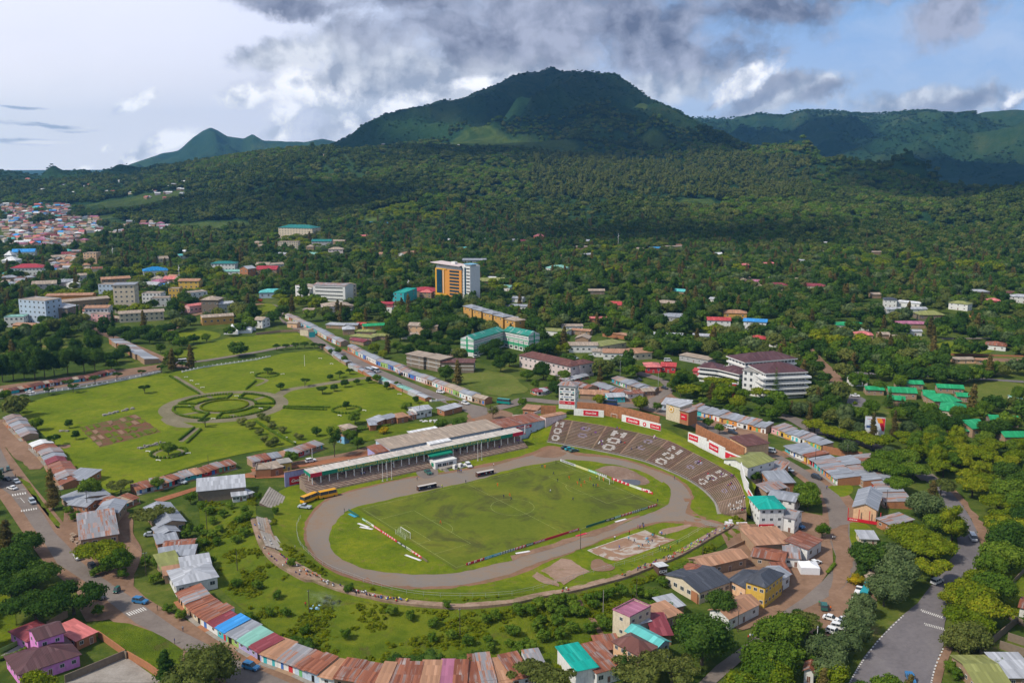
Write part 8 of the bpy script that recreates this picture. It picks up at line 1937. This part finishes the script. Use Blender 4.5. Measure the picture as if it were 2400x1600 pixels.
bb=house('H',705,1020,852,1035,.5,11.5,'slab',0,'white','conc','billboard','large roadside billboard with coloured picture and red corner','billboard',cols=0,ov=.02,rg=False)
L_=(G(*px('H',852,1035))-G(*px('H',705,1020))).length
bb.children[0].scale=(1,1,1);BB=MB();BB.box(-L_/2,L_/2,-.12,-.02,4.4,11.4);BB.build('picture_panel',plain('poster_white',(.55,.60,.66),.5),bb)
MB().face([(L_*.12,-.14,11.3),(L_/2-.1,-.14,11.3),(L_/2-.1,-.14,4.6),(L_*.36,-.14,4.6)][::-1]).build('red_corner',M_sred,bb);MB().face([(L_*.05,-.16,11.3),(L_*.3,-.16,11.3),(L_*.42,-.16,9.0),(L_*.16,-.16,8.6)][::-1]).build('orange_band',plain('poster_orange',(.7,.25,.02),.5),bb)
MB().box(-L_*.42,L_*.1,-.15,-.13,5.6,7.0).build('figure_band',plain('poster_blue',(.05,.09,.2),.5),bb);script(bb,'TUPO PAMOJA',L_*.4,(-L_*.2,-.17,10.4),material=M_sred,shear=0)
sb=house('Q',392,285,436,282,.3,4.5,'slab',0,'teal','conc','billboard','small green billboard at the upper end of market street','billboard',cols=0,ov=.02,rg=False)
def tent(fr,x0,y0,x1,y1,h,pk,label,n=1):
 a,b=G(*px(fr,x0,y0)),G(*px(fr,x1,y1));L=(b-a).length;r=empty('marquee',(a+b)/2,math.atan2((b-a).y,(b-a).x),label,'tent');mb=MB();D_=L*.9;c=[(-L/2,0),(L/2,0),(L/2,D_),(-L/2,D_)]
 for i in range(4):
  p,q=c[i],c[(i+1)%4];m0,m1=[(u[0]*.35,D_/2+(u[1]-D_/2)*.35,h+pk*.4)for u in(p,q)];mb.face([(*p,h),(*q,h),m1,m0]);mb.face([m0,m1,(0,D_/2,h+pk)]);mb.face([(*p,0),(*q,0),(*q,h),(*p,h)])
 mb.build('canopy',plain('tent_white',(.72,.72,.74),.6),r);reg(r,L,D_,h+pk)
tent('E',1645,262,1750,262,3.2,5,'left peaked white marquee beside the upper field');tent('E',1752,255,1850,252,3.2,5,'right peaked white marquee beside the upper field');tent('E',1835,235,1882,232,2.4,3,'small white marquee right of the two large ones');tent('E',1290,105,1330,105,2.4,3,'small pale blue tent among the town buildings');tent('D',240,770,380,775,2.6,1.5,'white and teal market tent beside the lane')
M_bench=M_post
for i,(fr,x,y)in enumerate([('E',1368,578),('E',1408,604),('E',1450,630),('E',1488,654),('E',1400,790),('E',1740,717),('E',1568,884),('E',1088,1124),('E',1383,1138),('E',1164,1190),('E',1852,545),('Q',473,440),('Q',556,480),('Q',195,556),('Q',35,808),('Q',797,823),('Q',615,860),('Q',1055,703),('Q',75,950),('Q',145,988),('Q',213,1025),('Q',277,1056)]):
 if i==0:
  b0=empty('park_bench',G(*px(fr,x,y)),.3);MB().box(-1,1,-.22,.22,.38,.46).build('seat',M_bench,b0);MB().box(-.9,-.7,-.2,.2,0,.38).build('leg',M_bench,b0);MB().box(.7,.9,-.2,.2,0,.38).build('leg',M_bench,b0);b=b0
 else:b=copy_tree(b0);b.location=G(*px(fr,x,y));b.rotation_euler.z=tr_r.uniform(-.6,.6)
 b.scale=(1.3,1.3,1.2);tag(b,f"white park bench on the lawn, {ordn(i)} counted from the far left corner",'bench','white park benches')
def pile(fr,x0,y0,x1,y1,w,h,m,label):
 a,b=G(*px(fr,x0,y0)),G(*px(fr,x1,y1));mb=MB();L=(b-a).length;rr=random.Random(int(x0))
 for k in range(int(L*1.5)):
  f=rr.random();x,y=(f-.5)*L,rr.uniform(-w/2,w/2);s=rr.uniform(.4,.9);mb.box(x-s,x+s,y-s*.6,y+s*.6,0,h*rr.uniform(.4,1))
 r=mb.build('stone_pile',m);r.location=(a+b)/2;r.rotation_euler=(0,0,math.atan2((b-a).y,(b-a).x));tag(r,label,'pile')
pile('E',750,860,995,805,2.2,1.1,M_conc,'long stack of pale paving slabs on the park lawn');pile('E',1025,1100,1200,1060,2.5,1.2,M_conc,'heap of pale slabs by the lower park tree');pile('E',430,975,500,975,1.5,1,M_conc,'small pale slab heap left of the dug beds')
pile('B',395,1010,470,1020,3,.6,plain('litter',(.25,.45,.6),.7),'blue and white rubbish heap with smoke on the bank');pile('A',490,470,600,560,3,1.0,plain('goods',(.30,.22,.16),.8),'jumble of goods beside the market hall');pile('C',1560,395,1720,415,3,1.6,MWh,'white heap at the right end of the seating ring');pile('Q',1200,900,1330,900,5,.6,MWh,'scattered white rubble by the blue painted shop')
stp=MB();P_=smooth(poly('C 490,965 520,1030 590,1100 640,1180 690,1300'),9)
for k in range(len(P_)-1):
 x,y=P_[k];stp.box(x-.9,x+.9,y-.35,y+.35,hz(x,y)-.3,hz(x,y)+.22)
tag(stp.build('hillside_stairway',M_dirt),'long earthen stairway climbing the bank to the seating ring','stairway')
def smoke(fr,x,y,L,h,dens,label):
 m=bpy.data.materials.new('smoke');m.use_nodes=True;t=NT(m.node_tree);tc_=t.n('ShaderNodeTexCoord');v=t.n('ShaderNodeVectorMath',operation='LENGTH');t.put(v.inputs[0],tc_.outputs['Object'])
 f=t.math('MULTIPLY',t.ramp(v.outputs['Value'],[(.2,1),(.95,0)]),t.ramp(t.noise(tc_.outputs['Object'],3.5,5,.6,.8),[(.48,0),(.72,1)]));pv=t.n('ShaderNodeVolumePrincipled');pv.inputs['Color'].default_value=(.75,.82,.9,1);t.put(pv.inputs['Density'],t.math('MULTIPLY',f,dens));t.nt.links.new(pv.outputs[0],t.n('ShaderNodeOutputMaterial').inputs['Volume'])
 iv,fc=ico();me=bpy.data.meshes.new('smoke');me.from_pydata(iv.tolist(),[],fc.tolist());me.materials.append(m);o=bpy.data.objects.new('smoke',me);link(o);o.location=G(*px(fr,x,y))+Vector((0,0,h*.8));o.scale=(L,L*.5,h);o.rotation_euler=(0,.15,-.3);tag(o,label,'smoke',kind='stuff')
smoke('B',510,1005,8,3,.22,'thin blue smoke drifting from the rubbish heap')
def prof(mb,pts,w,mi=0):
 n=len(pts);mb.face([(x,-w/2,z)for x,z in pts],mi=mi);mb.face([(x,w/2,z)for x,z in reversed(pts)],mi=mi)
 for i in range(n):(a,b),(c,d)=pts[i],pts[(i+1)%n];mb.face([(a,-w/2,b),(a,w/2,b),(c,w/2,d),(c,-w/2,d)],mi=mi)
KV={'sedan':(4.4,1.75,[(-2.2,.3),(2.2,.3),(2.2,.7),(1.2,.85),(-1.7,.9),(-2.2,.8)],[(-1.6,.88),(-1.1,1.38),(.35,1.4),(1.15,.86)]),'suv':(4.6,1.85,[(-2.3,.35),(2.3,.35),(2.3,.9),(1.2,1.05),(-2.3,1.1)],[(-2.2,1.08),(-2.0,1.72),(.3,1.75),(1.15,1.04)]),'van':(4.9,1.8,[(-2.45,.3),(2.45,.3),(2.45,.9),(2.1,1.1),(-2.45,1.15)],[(-2.42,1.12),(-2.35,1.95),(1.5,1.95),(2.2,1.1)]),'pickup':(5.1,1.85,[(-2.55,.4),(2.55,.4),(2.55,.95),(1.4,1.05),(-.4,1.05),(-.4,1.0),(-2.55,1.0)],[(-.45,1.0),(-.3,1.7),(.75,1.7),(1.4,1.0)]),'bus':(7.4,2.3,[(-3.7,.4),(3.7,.4),(3.7,1.5),(-3.7,1.5)],[(-3.68,1.48),(-3.6,2.75),(3.3,2.75),(3.6,1.48)]),'tuk':(2.5,1.25,[(-1.25,.3),(1.0,.3),(1.25,.6),(1.1,.95),(-1.25,.95)],[(-1.2,.93),(-1.1,1.65),(.55,1.65),(1.0,.93)]),'lorry':(6.5,2.2,[(-3.2,.6),(3.2,.6),(3.2,1.6),(-3.2,1.6)],[(1.7,1.58),(1.7,2.5),(2.8,2.5),(3.2,1.58)])}
CP={}
def vehicle(fr,x0,y0,x1,y1,kind,col,label,cat='car',z=None,group='cars'):
 """(x0,y0) rear, (x1,y1) front of the vehicle in the photo"""
 a,b=G(*px(fr,x0,y0)),G(*px(fr,x1,y1));d=b-a;c=(a+b)/2
 if(kind,col)not in CP:
  L,w,lo,hi=KV[kind];pm=plain(f'paint_{len(CP)}',col,.25,.6);r=empty({'bus':'minibus','lorry':'lorry'}.get(kind,'parked_'+kind),(0,0,0));mb=MB();prof(mb,lo,w);xs=[p[0]for p in hi];t=[(hi[1][0],hi[1][1]),(hi[2][0],hi[2][1])]
  mb.box(t[0][0],t[1][0],-w/2+.12,w/2-.12,t[0][1]-.02,t[0][1]+.06)
  for x in(t[0][0]+.05,(t[0][0]+t[1][0])/2,t[1][0]-.1):mb.box(x,x+.09,-w/2+.045,w/2-.045,hi[0][1]-.05,t[0][1])
  mb.build('body',pm,r);gb=MB();prof(gb,hi,w-.14);gb.build('windows',M_glass,r)
  for sx in(-.31*L,.31*L):
   for sy in(-1,1):wb=MB();wb.tube((sx,sy*(w/2-.2),.33),(sx,sy*(w/2+.02),.33),.34,n=10);wb.build('wheel',M_black,r)
  for sy in(-1,1):MB().box(L/2-.02,L/2+.03,sy*w*.36-.15,sy*w*.36+.15,.55,.72).build('headlight',M_post,r)
  CP[(kind,col)]=r;o=r
 else:o=copy_tree(CP[(kind,col)])
 o.location=(c.x,c.y,hz(c.x,c.y)+.14 if z is None else z);o.rotation_euler=(0,0,math.atan2(d.y,d.x));k=1.12;o.scale=(k,k,k);return tag(o,label,cat,group)
WC,SC_,DC,TC,YC,GC,BC=(.75,.75,.76),(.38,.42,.47),(.03,.035,.045),(.02,.30,.36),(.70,.33,.01),(.03,.12,.10),(.03,.16,.35)
VS="""
B 345,252 440,215 bus YC bus|left one of two yellow minibuses before the grandstand
B 470,215 585,190 bus YC bus|right one of two yellow minibuses before the grandstand
B 405,290 312,280 pickup SC_ pickup|pale blue pickup parked below the yellow minibuses
Q 1545,1220 1580,1250 suv WC car|white car on grass before the grandstand right half
Q 1240,1265 1290,1305 pickup GC jeep|dark green jeep with canvas before the officials box
G 370,1105 420,1100 sedan DC car|leftmost black car below the lettered terrace
G 397,1115 450,1110 sedan TC car|turquoise car between two dark cars below the terraces
G 427,1128 485,1120 sedan GC car|dark teal car, rightmost of three below the terraces
A 30,75 75,85 sedan DC car|black car on the left road nearest the edge
A 105,85 140,110 sedan SC_ car|grey car on the left road beside the black one
A 110,150 70,140 sedan WC car|white car before the upper zebra crossing
A 222,230 255,265 suv SC_ car|silver car between the two zebra crossings
A 555,630 590,680 suv WC car|white car half under the umbrella tree
A 655,705 712,755 suv DC car|black car at the verge below the umbrella tree
A 1000,975 1065,985 suv BC car|bright blue car near the lower zebra crossing
A 695,950 745,955 suv DC car|dark car shaded under the dark umbrella tree
A 1065,490 1150,485 sedan SC_ car|silver car parked between the houses
A 1810,1455 1882,1475 suv BC car|dark blue car at the bottom road edge
A 20,10 8,35 tuk GC tricycle|dark green three wheeler at the left edge of the left road
A 62,-5 58,20 tuk GC tricycle|dark green three wheeler right of the one at the edge
A 875,890 845,915 tuk GC tricycle|green three wheeler above the lower zebra crossing
A 1310,100 1355,105 suv SC_ car|silver car beside the rusty park row
D 1395,435 1430,455 sedan SC_ car|silver car on the highway beside the avenue trees
D 1490,490 1520,540 van WC van|white van on the highway
D 1210,850 1275,820 suv WC car|white car with open bonnet at the highway kerb
D 1035,1520 1055,1575 pickup BC tricycle|blue covered tricycle at the bottom of the highway
D 655,925 680,880 pickup WC pickup|white pickup in the parking yard
D 700,940 735,880 lorry TC lorry|turquoise lorry in the parking yard
D 640,985 690,975 suv WC car|white car under the yard trees, upper one
D 625,1015 680,1005 suv SC_ car|silver car under the yard trees, lower one
D 415,1055 405,985 suv GC car|dark green car alone in the parking yard
D 405,1090 520,1120 sedan WC car|long white saloon at the left of the parked group
D 535,1120 590,1115 sedan WC car|white car right of the long saloon
D 485,1165 560,1180 suv WC car|white car in the middle of the parked group
D 520,1145 590,1150 sedan SC_ car|pale grey car behind the middle white one
D 440,1195 535,1225 suv WC car|white car at the near end of the parked group
D 190,410 260,440 suv BC car|dark blue car in the yard by the round bush
D 325,700 365,690 sedan WC car|white car beside the market tent
D 335,60 380,75 suv DC car|black car on the lane top
D 130,5 175,20 sedan SC_ car|silver car before the brick yard building
G 1275,865 1330,880 suv DC car|black car before the curved row, first one
G 1345,890 1395,895 suv GC car|dark green car before the curved row
G 1565,940 1600,950 sedan SC_ car|silver car before the curved row
G 1590,955 1635,960 suv WC car|white car before the curved row
G 1590,985 1655,1000 suv DC car|black four wheel drive before the curved row
G 905,600 950,605 pickup DC car|dark pickup at the road above the market
G 1110,660 1130,665 sedan DC car|small dark red car at the road bend
G 680,780 765,785 bus DCB lorry|dark blue lorry behind the brick wall
G 685,755 738,760 lorry YC lorry|yellow truck cab behind the brick wall
G 570,430 600,430 suv WC car|white car by the office parapet
G 450,440 480,445 suv SC_ car|silver car right of the long pink school
G 1120,460 1170,460 van WC van|white van behind the red roofed houses
H 0,1125 35,1130 van SC_ van|silver van before the red fronted shops
H 605,718 670,722 pickup WC pickup|white pickup in the lodge drive
Q 850,530 897,545 bus WC bus|right white minibus on the market street
Q 815,535 855,550 bus SC_ bus|left pale minibus on the market street
Q 1055,560 1095,562 sedan DC car|black car beside the market street shops
Q 1338,690 1375,695 suv WC car|white car on the lower market street
Q 405,230 428,232 sedan WC car|white car at the upper market street
Q 1600,435 1640,430 suv WC car|white car at the green striped school corner
Q 1480,450 1520,465 sedan SC_ car|silver car beside the brown flats
Q 1515,460 1555,468 sedan DC car|black car beside the brown flats
Q 1800,770 1845,775 bus TEAL bus|teal minibus at the junction by the olive tree
Q 1520,770 1560,780 suv WC car|white car at the market street junction
Q 375,1205 430,1195 suv WC car|white car behind the lilac wall
E 1300,478 1365,472 bus WC bus|white minibus at the upper park corner
E 190,690 255,692 sedan WC car|white car in the lane above the park
E 0,735 35,735 sedan WC car|white car at the left end of the park lane
"""
CM={'WC':WC,'SC_':SC_,'DC':DC,'TC':TC,'YC':YC,'GC':GC,'BC':BC,'DCB':(.02,.04,.14),'TEAL':(.0,.22,.18)}
for ln in VS.strip().splitlines():
 s,lab=ln.split('|');w=s.split();a,b=[tuple(map(float,q.split(',')))for q in w[1:3]];vehicle(w[0],*a,*b,w[3],CM[w[4]],lab,w[5],group=None)
PM={}
def body_mesh(pose,shirt,trousers,skin=(.10,.05,.03)):
 key=(pose,shirt,trousers)
 if key in PM:return PM[key]
 J={'stand':[(0,0,.95,.13),(0,0,1.2,.15),(0,0,1.42,.17),(0,0,1.53,.06),(0,0.01,1.68,.10),(.11,0,.9,.10),(.12,.02,.5,.075),(.13,0,.06,.05),(-.11,0,.9,.10),(-.12,.02,.5,.075),(-.13,0,.06,.05),(.22,0,1.40,.06),(.27,0,1.12,.05),(.27,-.08,.86,.035),(-.22,0,1.40,.06),(-.27,0,1.12,.05),(-.27,-.08,.86,.035),(.14,-.16,.04,.04),(-.14,-.16,.04,.04)],'run':[(0,0,.93,.13),(0,-.05,1.18,.15),(0,-.10,1.4,.17),(0,-.13,1.51,.06),(0,-.15,1.66,.10),(.11,-.03,.88,.10),(.12,-.33,.6,.075),(.12,-.25,.18,.05),(-.11,.03,.88,.10),(-.12,.2,.5,.075),(-.12,.52,.42,.05),(.22,-.1,1.38,.06),(.30,.12,1.16,.05),(.28,.02,.95,.035),(-.22,-.1,1.38,.06),(-.30,-.3,1.2,.05),(-.24,-.45,1.36,.035),(.12,-.42,.14,.04),(-.12,.60,.36,.04)],'sit':[(0,0,.42,.14),(0,.02,.66,.15),(0,0,.88,.17),(0,-.02,.99,.06),(0,-.03,1.13,.10),(.11,-.05,.42,.10),(.13,-.45,.45,.075),(.13,-.45,.06,.05),(-.11,-.05,.42,.10),(-.13,-.45,.45,.075),(-.13,-.45,.06,.05),(.22,0,.86,.06),(.27,-.1,.6,.05),(.18,-.34,.52,.035),(-.22,0,.86,.06),(-.27,-.1,.6,.05),(-.18,-.34,.52,.035),(.13,-.6,.04,.04),(-.13,-.6,.04,.04)]}[pose]
 E_=[(0,1),(1,2),(2,3),(3,4),(0,5),(5,6),(6,7),(0,8),(8,9),(9,10),(2,11),(11,12),(12,13),(2,14),(14,15),(15,16),(7,17),(10,18)]
 me=bpy.data.meshes.new('b');me.from_pydata([j[:3]for j in J],E_,[]);o=bpy.data.objects.new('b',me);COL.objects.link(o);o.modifiers.new('s','SKIN');sv_=me.skin_vertices[0].data
 for i,j in enumerate(J):sv_[i].radius=(j[3],j[3]*.85)
 sv_[0].use_root=True;m2=o.modifiers.new('u','SUBSURF');m2.levels=1;dg=bpy.context.evaluated_depsgraph_get();R=bpy.data.meshes.new_from_object(o.evaluated_get(dg));bpy.data.objects.remove(o);R.name='person';R.materials.clear()
 for m_ in(plain('cloth_%d'%len(PM),shirt,.9),plain('trouser_%d'%len(PM),trousers,.9),plain('skin',skin,.7),M_black):R.materials.append(m_)
 tz,hip=J[3][2],J[0][2]
 for p in R.polygons:
  c=p.center;p.use_smooth=True;p.material_index=(3 if c.z>J[4][2]+.05 else 2)if c.z>tz else(2 if abs(c.x)>.2 and c.z<J[12][2]+.05 and pose!='sit' else 0)if c.z>hip+.04 else(3 if c.z<.09 else 1)
 PM[key]=R;return R
CL={'orange':(.65,.13,.01),'navy':(.02,.03,.12),'white':(.7,.7,.7),'red':(.5,.03,.03),'blue':(.05,.15,.5),'yellow':(.6,.6,.04),'black':(.02,.02,.02),'cyan':(.05,.4,.55),'green':(.03,.25,.08),'purple':(.2,.05,.3),'grey':(.25,.25,.27),'lime':(.5,.7,.05)}
PEOPLE=[];pr_=random.Random(9)
def person(p,pose,col,where,rz=None,tro=None):
 t=tro or pr_.choice([(.02,.02,.03),(.05,.06,.12),(.12,.10,.08)]);me=body_mesh(pose,CL[col],t);o=bpy.data.objects.new('person',me);link(o);o.location=p;o.rotation_euler=(0,0,pr_.uniform(0,6.28)if rz is None else rz);o.scale=(1.12,)*3
 v={'stand':'standing','run':'running','sit':'seated'}[pose];PEOPLE.append((o,f"{v} person in {col} top {where}"));return o
def at(fr,x,y,z=0.0):p=G(*px(fr,x,y));return p+Vector((0,0,z))
for fr,x,y,col in[('G',242,1250,'orange'),('G',220,1248,'navy'),('G',305,1300,'navy'),('G',336,1350,'black'),('G',420,1330,'orange'),('G',498,1350,'navy'),('G',482,1370,'orange'),('G',507,1388,'orange'),('G',533,1365,'orange'),('G',575,1340,'orange'),('G',597,1390,'navy'),('G',617,1390,'navy'),('G',632,1388,'orange'),('G',672,1345,'orange'),('G',623,1330,'yellow'),('G',281,1430,'white'),('G',447,1488,'navy'),('B',1357,405,'orange'),('B',1776,130,'orange'),('B',1822,215,'navy'),('B',1866,205,'orange'),('B',1877,232,'navy')]:
 person(at(fr,x,y,.22),'run',col,'playing on the football pitch',tro=(.02,.02,.05)if col!='orange' else(.6,.12,.01))
for fr,x,y,col in[('C',790,590,'blue'),('C',858,525,'cyan'),('C',900,545,'navy'),('C',933,588,'cyan'),('C',960,578,'navy'),('C',985,535,'cyan'),('C',998,530,'blue'),('C',1003,555,'cyan'),('C',1030,545,'navy'),('C',1035,505,'cyan'),('C',1028,500,'navy'),('C',1043,500,'black')]:person(at(fr,x,y,.2),'run',col,'playing on the worn court')
for fr,x,y,col,w in[('C',755,520,'white','beside the court'),('C',862,480,'red','beside the court'),('C',925,437,'red','on the track above the court'),('C',940,437,'purple','on the track above the court'),('C',968,435,'blue','on the track above the court'),('C',962,420,'black','on the track above the court'),('C',1090,485,'white','at the court far corner'),('C',1100,490,'blue','at the court far corner'),('C',1125,502,'green','at the court far corner'),('C',1215,550,'green','at the court right corner'),('C',1083,588,'white','at the court near edge'),('C',1105,600,'yellow','at the court near edge'),('C',1125,602,'yellow','at the court near edge'),('C',1148,600,'green','at the court near edge'),('C',1165,595,'orange','at the court near edge'),('C',400,898,'white','on the seating ring below the court'),('C',925,750,'blue','behind the fence below the court'),('C',980,735,'green','behind the fence below the court'),('C',1150,665,'white','on the ring near the hut'),('C',1165,665,'white','on the ring near the hut'),('B',1543,105,'black','by the far touchline'),('B',1369,140,'yellow','by the far touchline'),('B',1185,80,'grey','on the track by the jeep'),('Q',1485,1280,'navy','on the track before the grandstand'),('Q',1497,1280,'navy','on the track before the grandstand'),('Q',1508,1280,'blue','on the track before the grandstand'),('Q',1747,1235,'white','on the track before the grandstand'),('B',650,315,'black','at the left track bend'),('C',1070,245,'black','by the right pitch corner'),('G',323,1215,'black','by the far pitch corner'),('G',1193,1330,'navy','on the outer track verge'),('B',288,590,'grey','behind the left track fence'),('B',738,930,'black','behind the seating ring'),('B',365,1010,'red','by the smoking rubbish heap'),('D',375,1000,'green','in the parking yard'),('D',458,1040,'orange','in the parking yard'),('D',475,520,'white','on the lane'),('D',490,520,'grey','on the lane'),('D',432,145,'blue','on the upper lane'),('D',1292,1100,'red','at the highway edge'),('A',116,60,'black','on the left road'),('A',1158,1035,'black','at the lower zebra crossing'),('A',1285,1280,'navy','on the lower left road'),('A',1345,1190,'grey','on the lower left road'),('C',1735,1255,'red','on the bottom lane'),('C',1750,1245,'white','on the bottom lane'),('C',1770,1245,'blue','on the bottom lane'),('C',1845,1160,'white','on the bottom lane'),('G',1000,805,'black','at the road bend'),('G',545,790,'navy','behind the brick wall')]:person(at(fr,x,y,.12),'stand',col,w)
RC_=list(CL);nr=len(RING)
def on_ring(fr,x,y,n,cols,w,spread=2.5):
 p0=G(*px(fr,x,y));i=min(range(nr-1),key=lambda k:math.dist(RING[k],(p0.x,p0.y)))
 for k in range(n):
  i2=max(1,min(nr-2,i));a,b=Vector(RING[i2]),Vector(RING[i2+1]);d=(b-a).normalized();m_=Vector((-d.y,d.x));j=pr_.randint(1,3);wd=6.5 if i2<24 else 3.8
  p=a+d*pr_.uniform(-spread,spread)*(1+n*.12)+m_*wd*(.5-(j+.5)/4);person((p.x,p.y,hz(p.x,p.y)+.12+.16*j-.1),'sit',pr_.choice(cols),w,math.atan2(m_.y,m_.x)+math.pi/2)
for fr,x,y,n,cols,w in[('B',25,430,3,['blue','white'],'at the left ring end'),('B',75,520,6,['white','black','navy'],'on the left ring'),('B',110,580,4,['black','white'],'on the left ring'),('B',165,630,5,['red','navy','black'],'on the left ring'),('B',230,670,8,['red','navy','black','purple'],'on the left ring'),('B',325,725,10,['white','navy','white'],'on the lower left ring'),('B',415,770,4,['yellow','orange'],'on the lower left ring'),('B',480,805,3,['black','red'],'on the lower left ring'),('B',590,840,11,['red','purple','white','navy'],'on the lower ring'),('B',720,885,3,['orange','red'],'on the lower ring'),('B',765,895,3,['white','black'],'on the lower ring'),('B',900,930,22,['orange','white','navy','yellow','black','red'],'in the crowd at the ring bottom'),('B',1020,955,16,['orange','navy','blue','white','yellow'],'in the crowd at the ring bottom'),('C',460,905,3,['red','black'],'on the ring under the slabs'),('C',840,805,2,['orange','black'],'on the ring under the court'),('C',990,745,2,['orange'],'left of the hut'),('C',1050,740,8,['purple','navy','red'],'left of the hut'),('C',1190,680,5,['black','red','orange'],'right of the hut'),('C',1280,645,6,['orange','red'],'on the right ring'),('C',1310,610,12,['lime'],'in the lime group on the right ring'),('C',1375,590,8,['lime','cyan','green'],'in the lime group on the right ring'),('C',1440,540,9,['black','white','red','purple'],'on the right ring'),('C',1530,465,8,['red','white','cyan','purple'],'near the right ring end'),('C',1590,410,6,['white','black','red'],'near the right ring end')]:on_ring(fr,x,y,n,cols,w)
for s,r,n,w in[(1.45,.75,3,'on the second terrace block'),(1.8,.55,3,'on the second terrace block'),(2.2,.25,5,'on the third terrace block'),(2.8,.5,3,'on the third terrace block'),(2.4,.95,3,'on the third terrace block'),(3.6,.95,5,'on the fourth terrace block'),(3.3,.3,2,'on the fourth terrace block'),(5.5,.75,5,'on the sixth terrace block'),(6.3,.5,3,'on the seventh terrace block'),(6.6,.4,4,'on the seventh terrace block'),(6.5,.75,4,'on the seventh terrace block'),(6.9,.95,4,'on the seventh terrace block'),(7.3,.7,4,'on the eighth terrace block'),(8.7,.55,4,'on the lowest terrace block'),(8.8,.9,9,'on the lowest terrace block'),(8.2,.95,3,'on the lowest terrace block')]:
 for k in range(n):
  ss,q=min(8.95,s+pr_.uniform(-.08,.08)),int(max(0,min(16,r*NR+pr_.randint(-1,1))));p=tpt(ss,(q+.55)/NR);f=FT[min(9,int(ss)+1)]-TT[min(9,int(ss)+1)];person((p.x,p.y,.4+(TZ-.4)*(q+1)/NR-.38),'sit',pr_.choice(['white','navy','purple','black','red']),w,math.atan2(f.y,f.x)+math.pi/2)
n_=Vector((-su.y,su.x,0))
for x,d,n in((28,5,5),(33,6,4),(20,7,3),(46,7,2),(78,7,4),(84,7,3),(92,6,2),(116,4,4),(104,3,2)):
 for k in range(n):q=d+pr_.randint(-1,1)*.83;p=S0+su*(x+pr_.uniform(-1.8,1.8))+n_*q;person((p.x,p.y,.5+5*int(q/10*12+1)/12-.35),'sit',pr_.choice(['navy','black','white','purple']),'on the grandstand steps',srz)
for fr,x0,y0,x1,y1,w in(('Q',1195,1413,1315,1388,'in the nearer team shelter'),('Q',1630,1310,1736,1286,'in the farther team shelter')):
 a,b=at(fr,x0,y0),at(fr,x1,y1)
 for k in range(9):p=a.lerp(b,(k+.5)/9)+n_*.3;person((p.x,p.y,.22),'sit',pr_.choice(['white','red','navy','black']),w,srz)
gp=defaultdict(list)
for o,l in PEOPLE:gp[l].append((proj(o.location)[0],o))
for l,rr in gp.items():
 rr.sort(key=lambda t:t[0])
 for i,(_,o)in enumerate(rr):tag(o,l if len(rr)==1 else f"{l}, {ordn(i)} from left",'person',None if len(rr)==1 else l.split(' top ')[1]+' '+l.split()[0]+' people')
hb=MB().box(-12000,12000,-300,11500,-70,715);hzm=bpy.data.materials.new('haze');hzm.use_nodes=True;t=NT(hzm.node_tree);pv=t.n('ShaderNodeVolumePrincipled');pv.inputs['Color'].default_value=(.22,.55,1.0,1);pv.inputs['Density'].default_value=4.6e-5;pv.inputs['Anisotropy'].default_value=.2;t.nt.links.new(pv.outputs[0],t.n('ShaderNodeOutputMaterial').inputs['Volume'])
o=hb.build('haze',hzm);tag(o,kind='stuff')
iv,fc=ico();cv,cf,oo=[],[],0;rc=np.random.RandomState(5)  # unseen cloud lumps, added above the view to throw shade on hills and town
for cx_,cy_,n_,s_ in((-3000,3400,9,620),(-1500,2600,6,480),(-700,3900,6,640),(900,3300,5,560),(2400,3000,5,560),(600,5200,5,640),(-2600,5600,8,760),(3200,4600,8,760),(-200,1750,4,260),(1500,1650,4,260),(-2100,1500,4,260),(-1150,950,3,190)):
 for k in range(n_):
  r_=s_*rc.uniform(.35,.8);c=np.array([cx_+rc.normal()*s_*.8,cy_+rc.normal()*s_*.6,1750+rc.uniform(-40,60)]);cv.append(iv*np.array([r_*1.3,r_,70+r_*.16])*rc.uniform(.85,1.12,(len(iv),1))+c);cf+=[tuple(x)for x in(fc+oo).tolist()];oo+=len(iv)
me=bpy.data.meshes.new('cloud');me.from_pydata(np.concatenate(cv).tolist(),[],cf);me.polygons.foreach_set('use_smooth',[True]*len(cf))
def shade_cloud_mat(t):
 d=t.n('ShaderNodeBsdfDiffuse');d.inputs[0].default_value=(.85,.85,.88,1);tr=t.n('ShaderNodeBsdfTranslucent');tr.inputs[0].default_value=(.85,.85,.88,1);m=t.n('ShaderNodeMixShader');m.inputs[0].default_value=.5
 t.nt.links.new(d.outputs[0],m.inputs[1]);t.nt.links.new(tr.outputs[0],m.inputs[2]);t.nt.links.new(m.outputs[0],t.o.inputs[0])
me.materials.append(mat('cloud',shade_cloud_mat));o=bpy.data.objects.new('cloud',me);link(o);tag(o,kind='stuff')
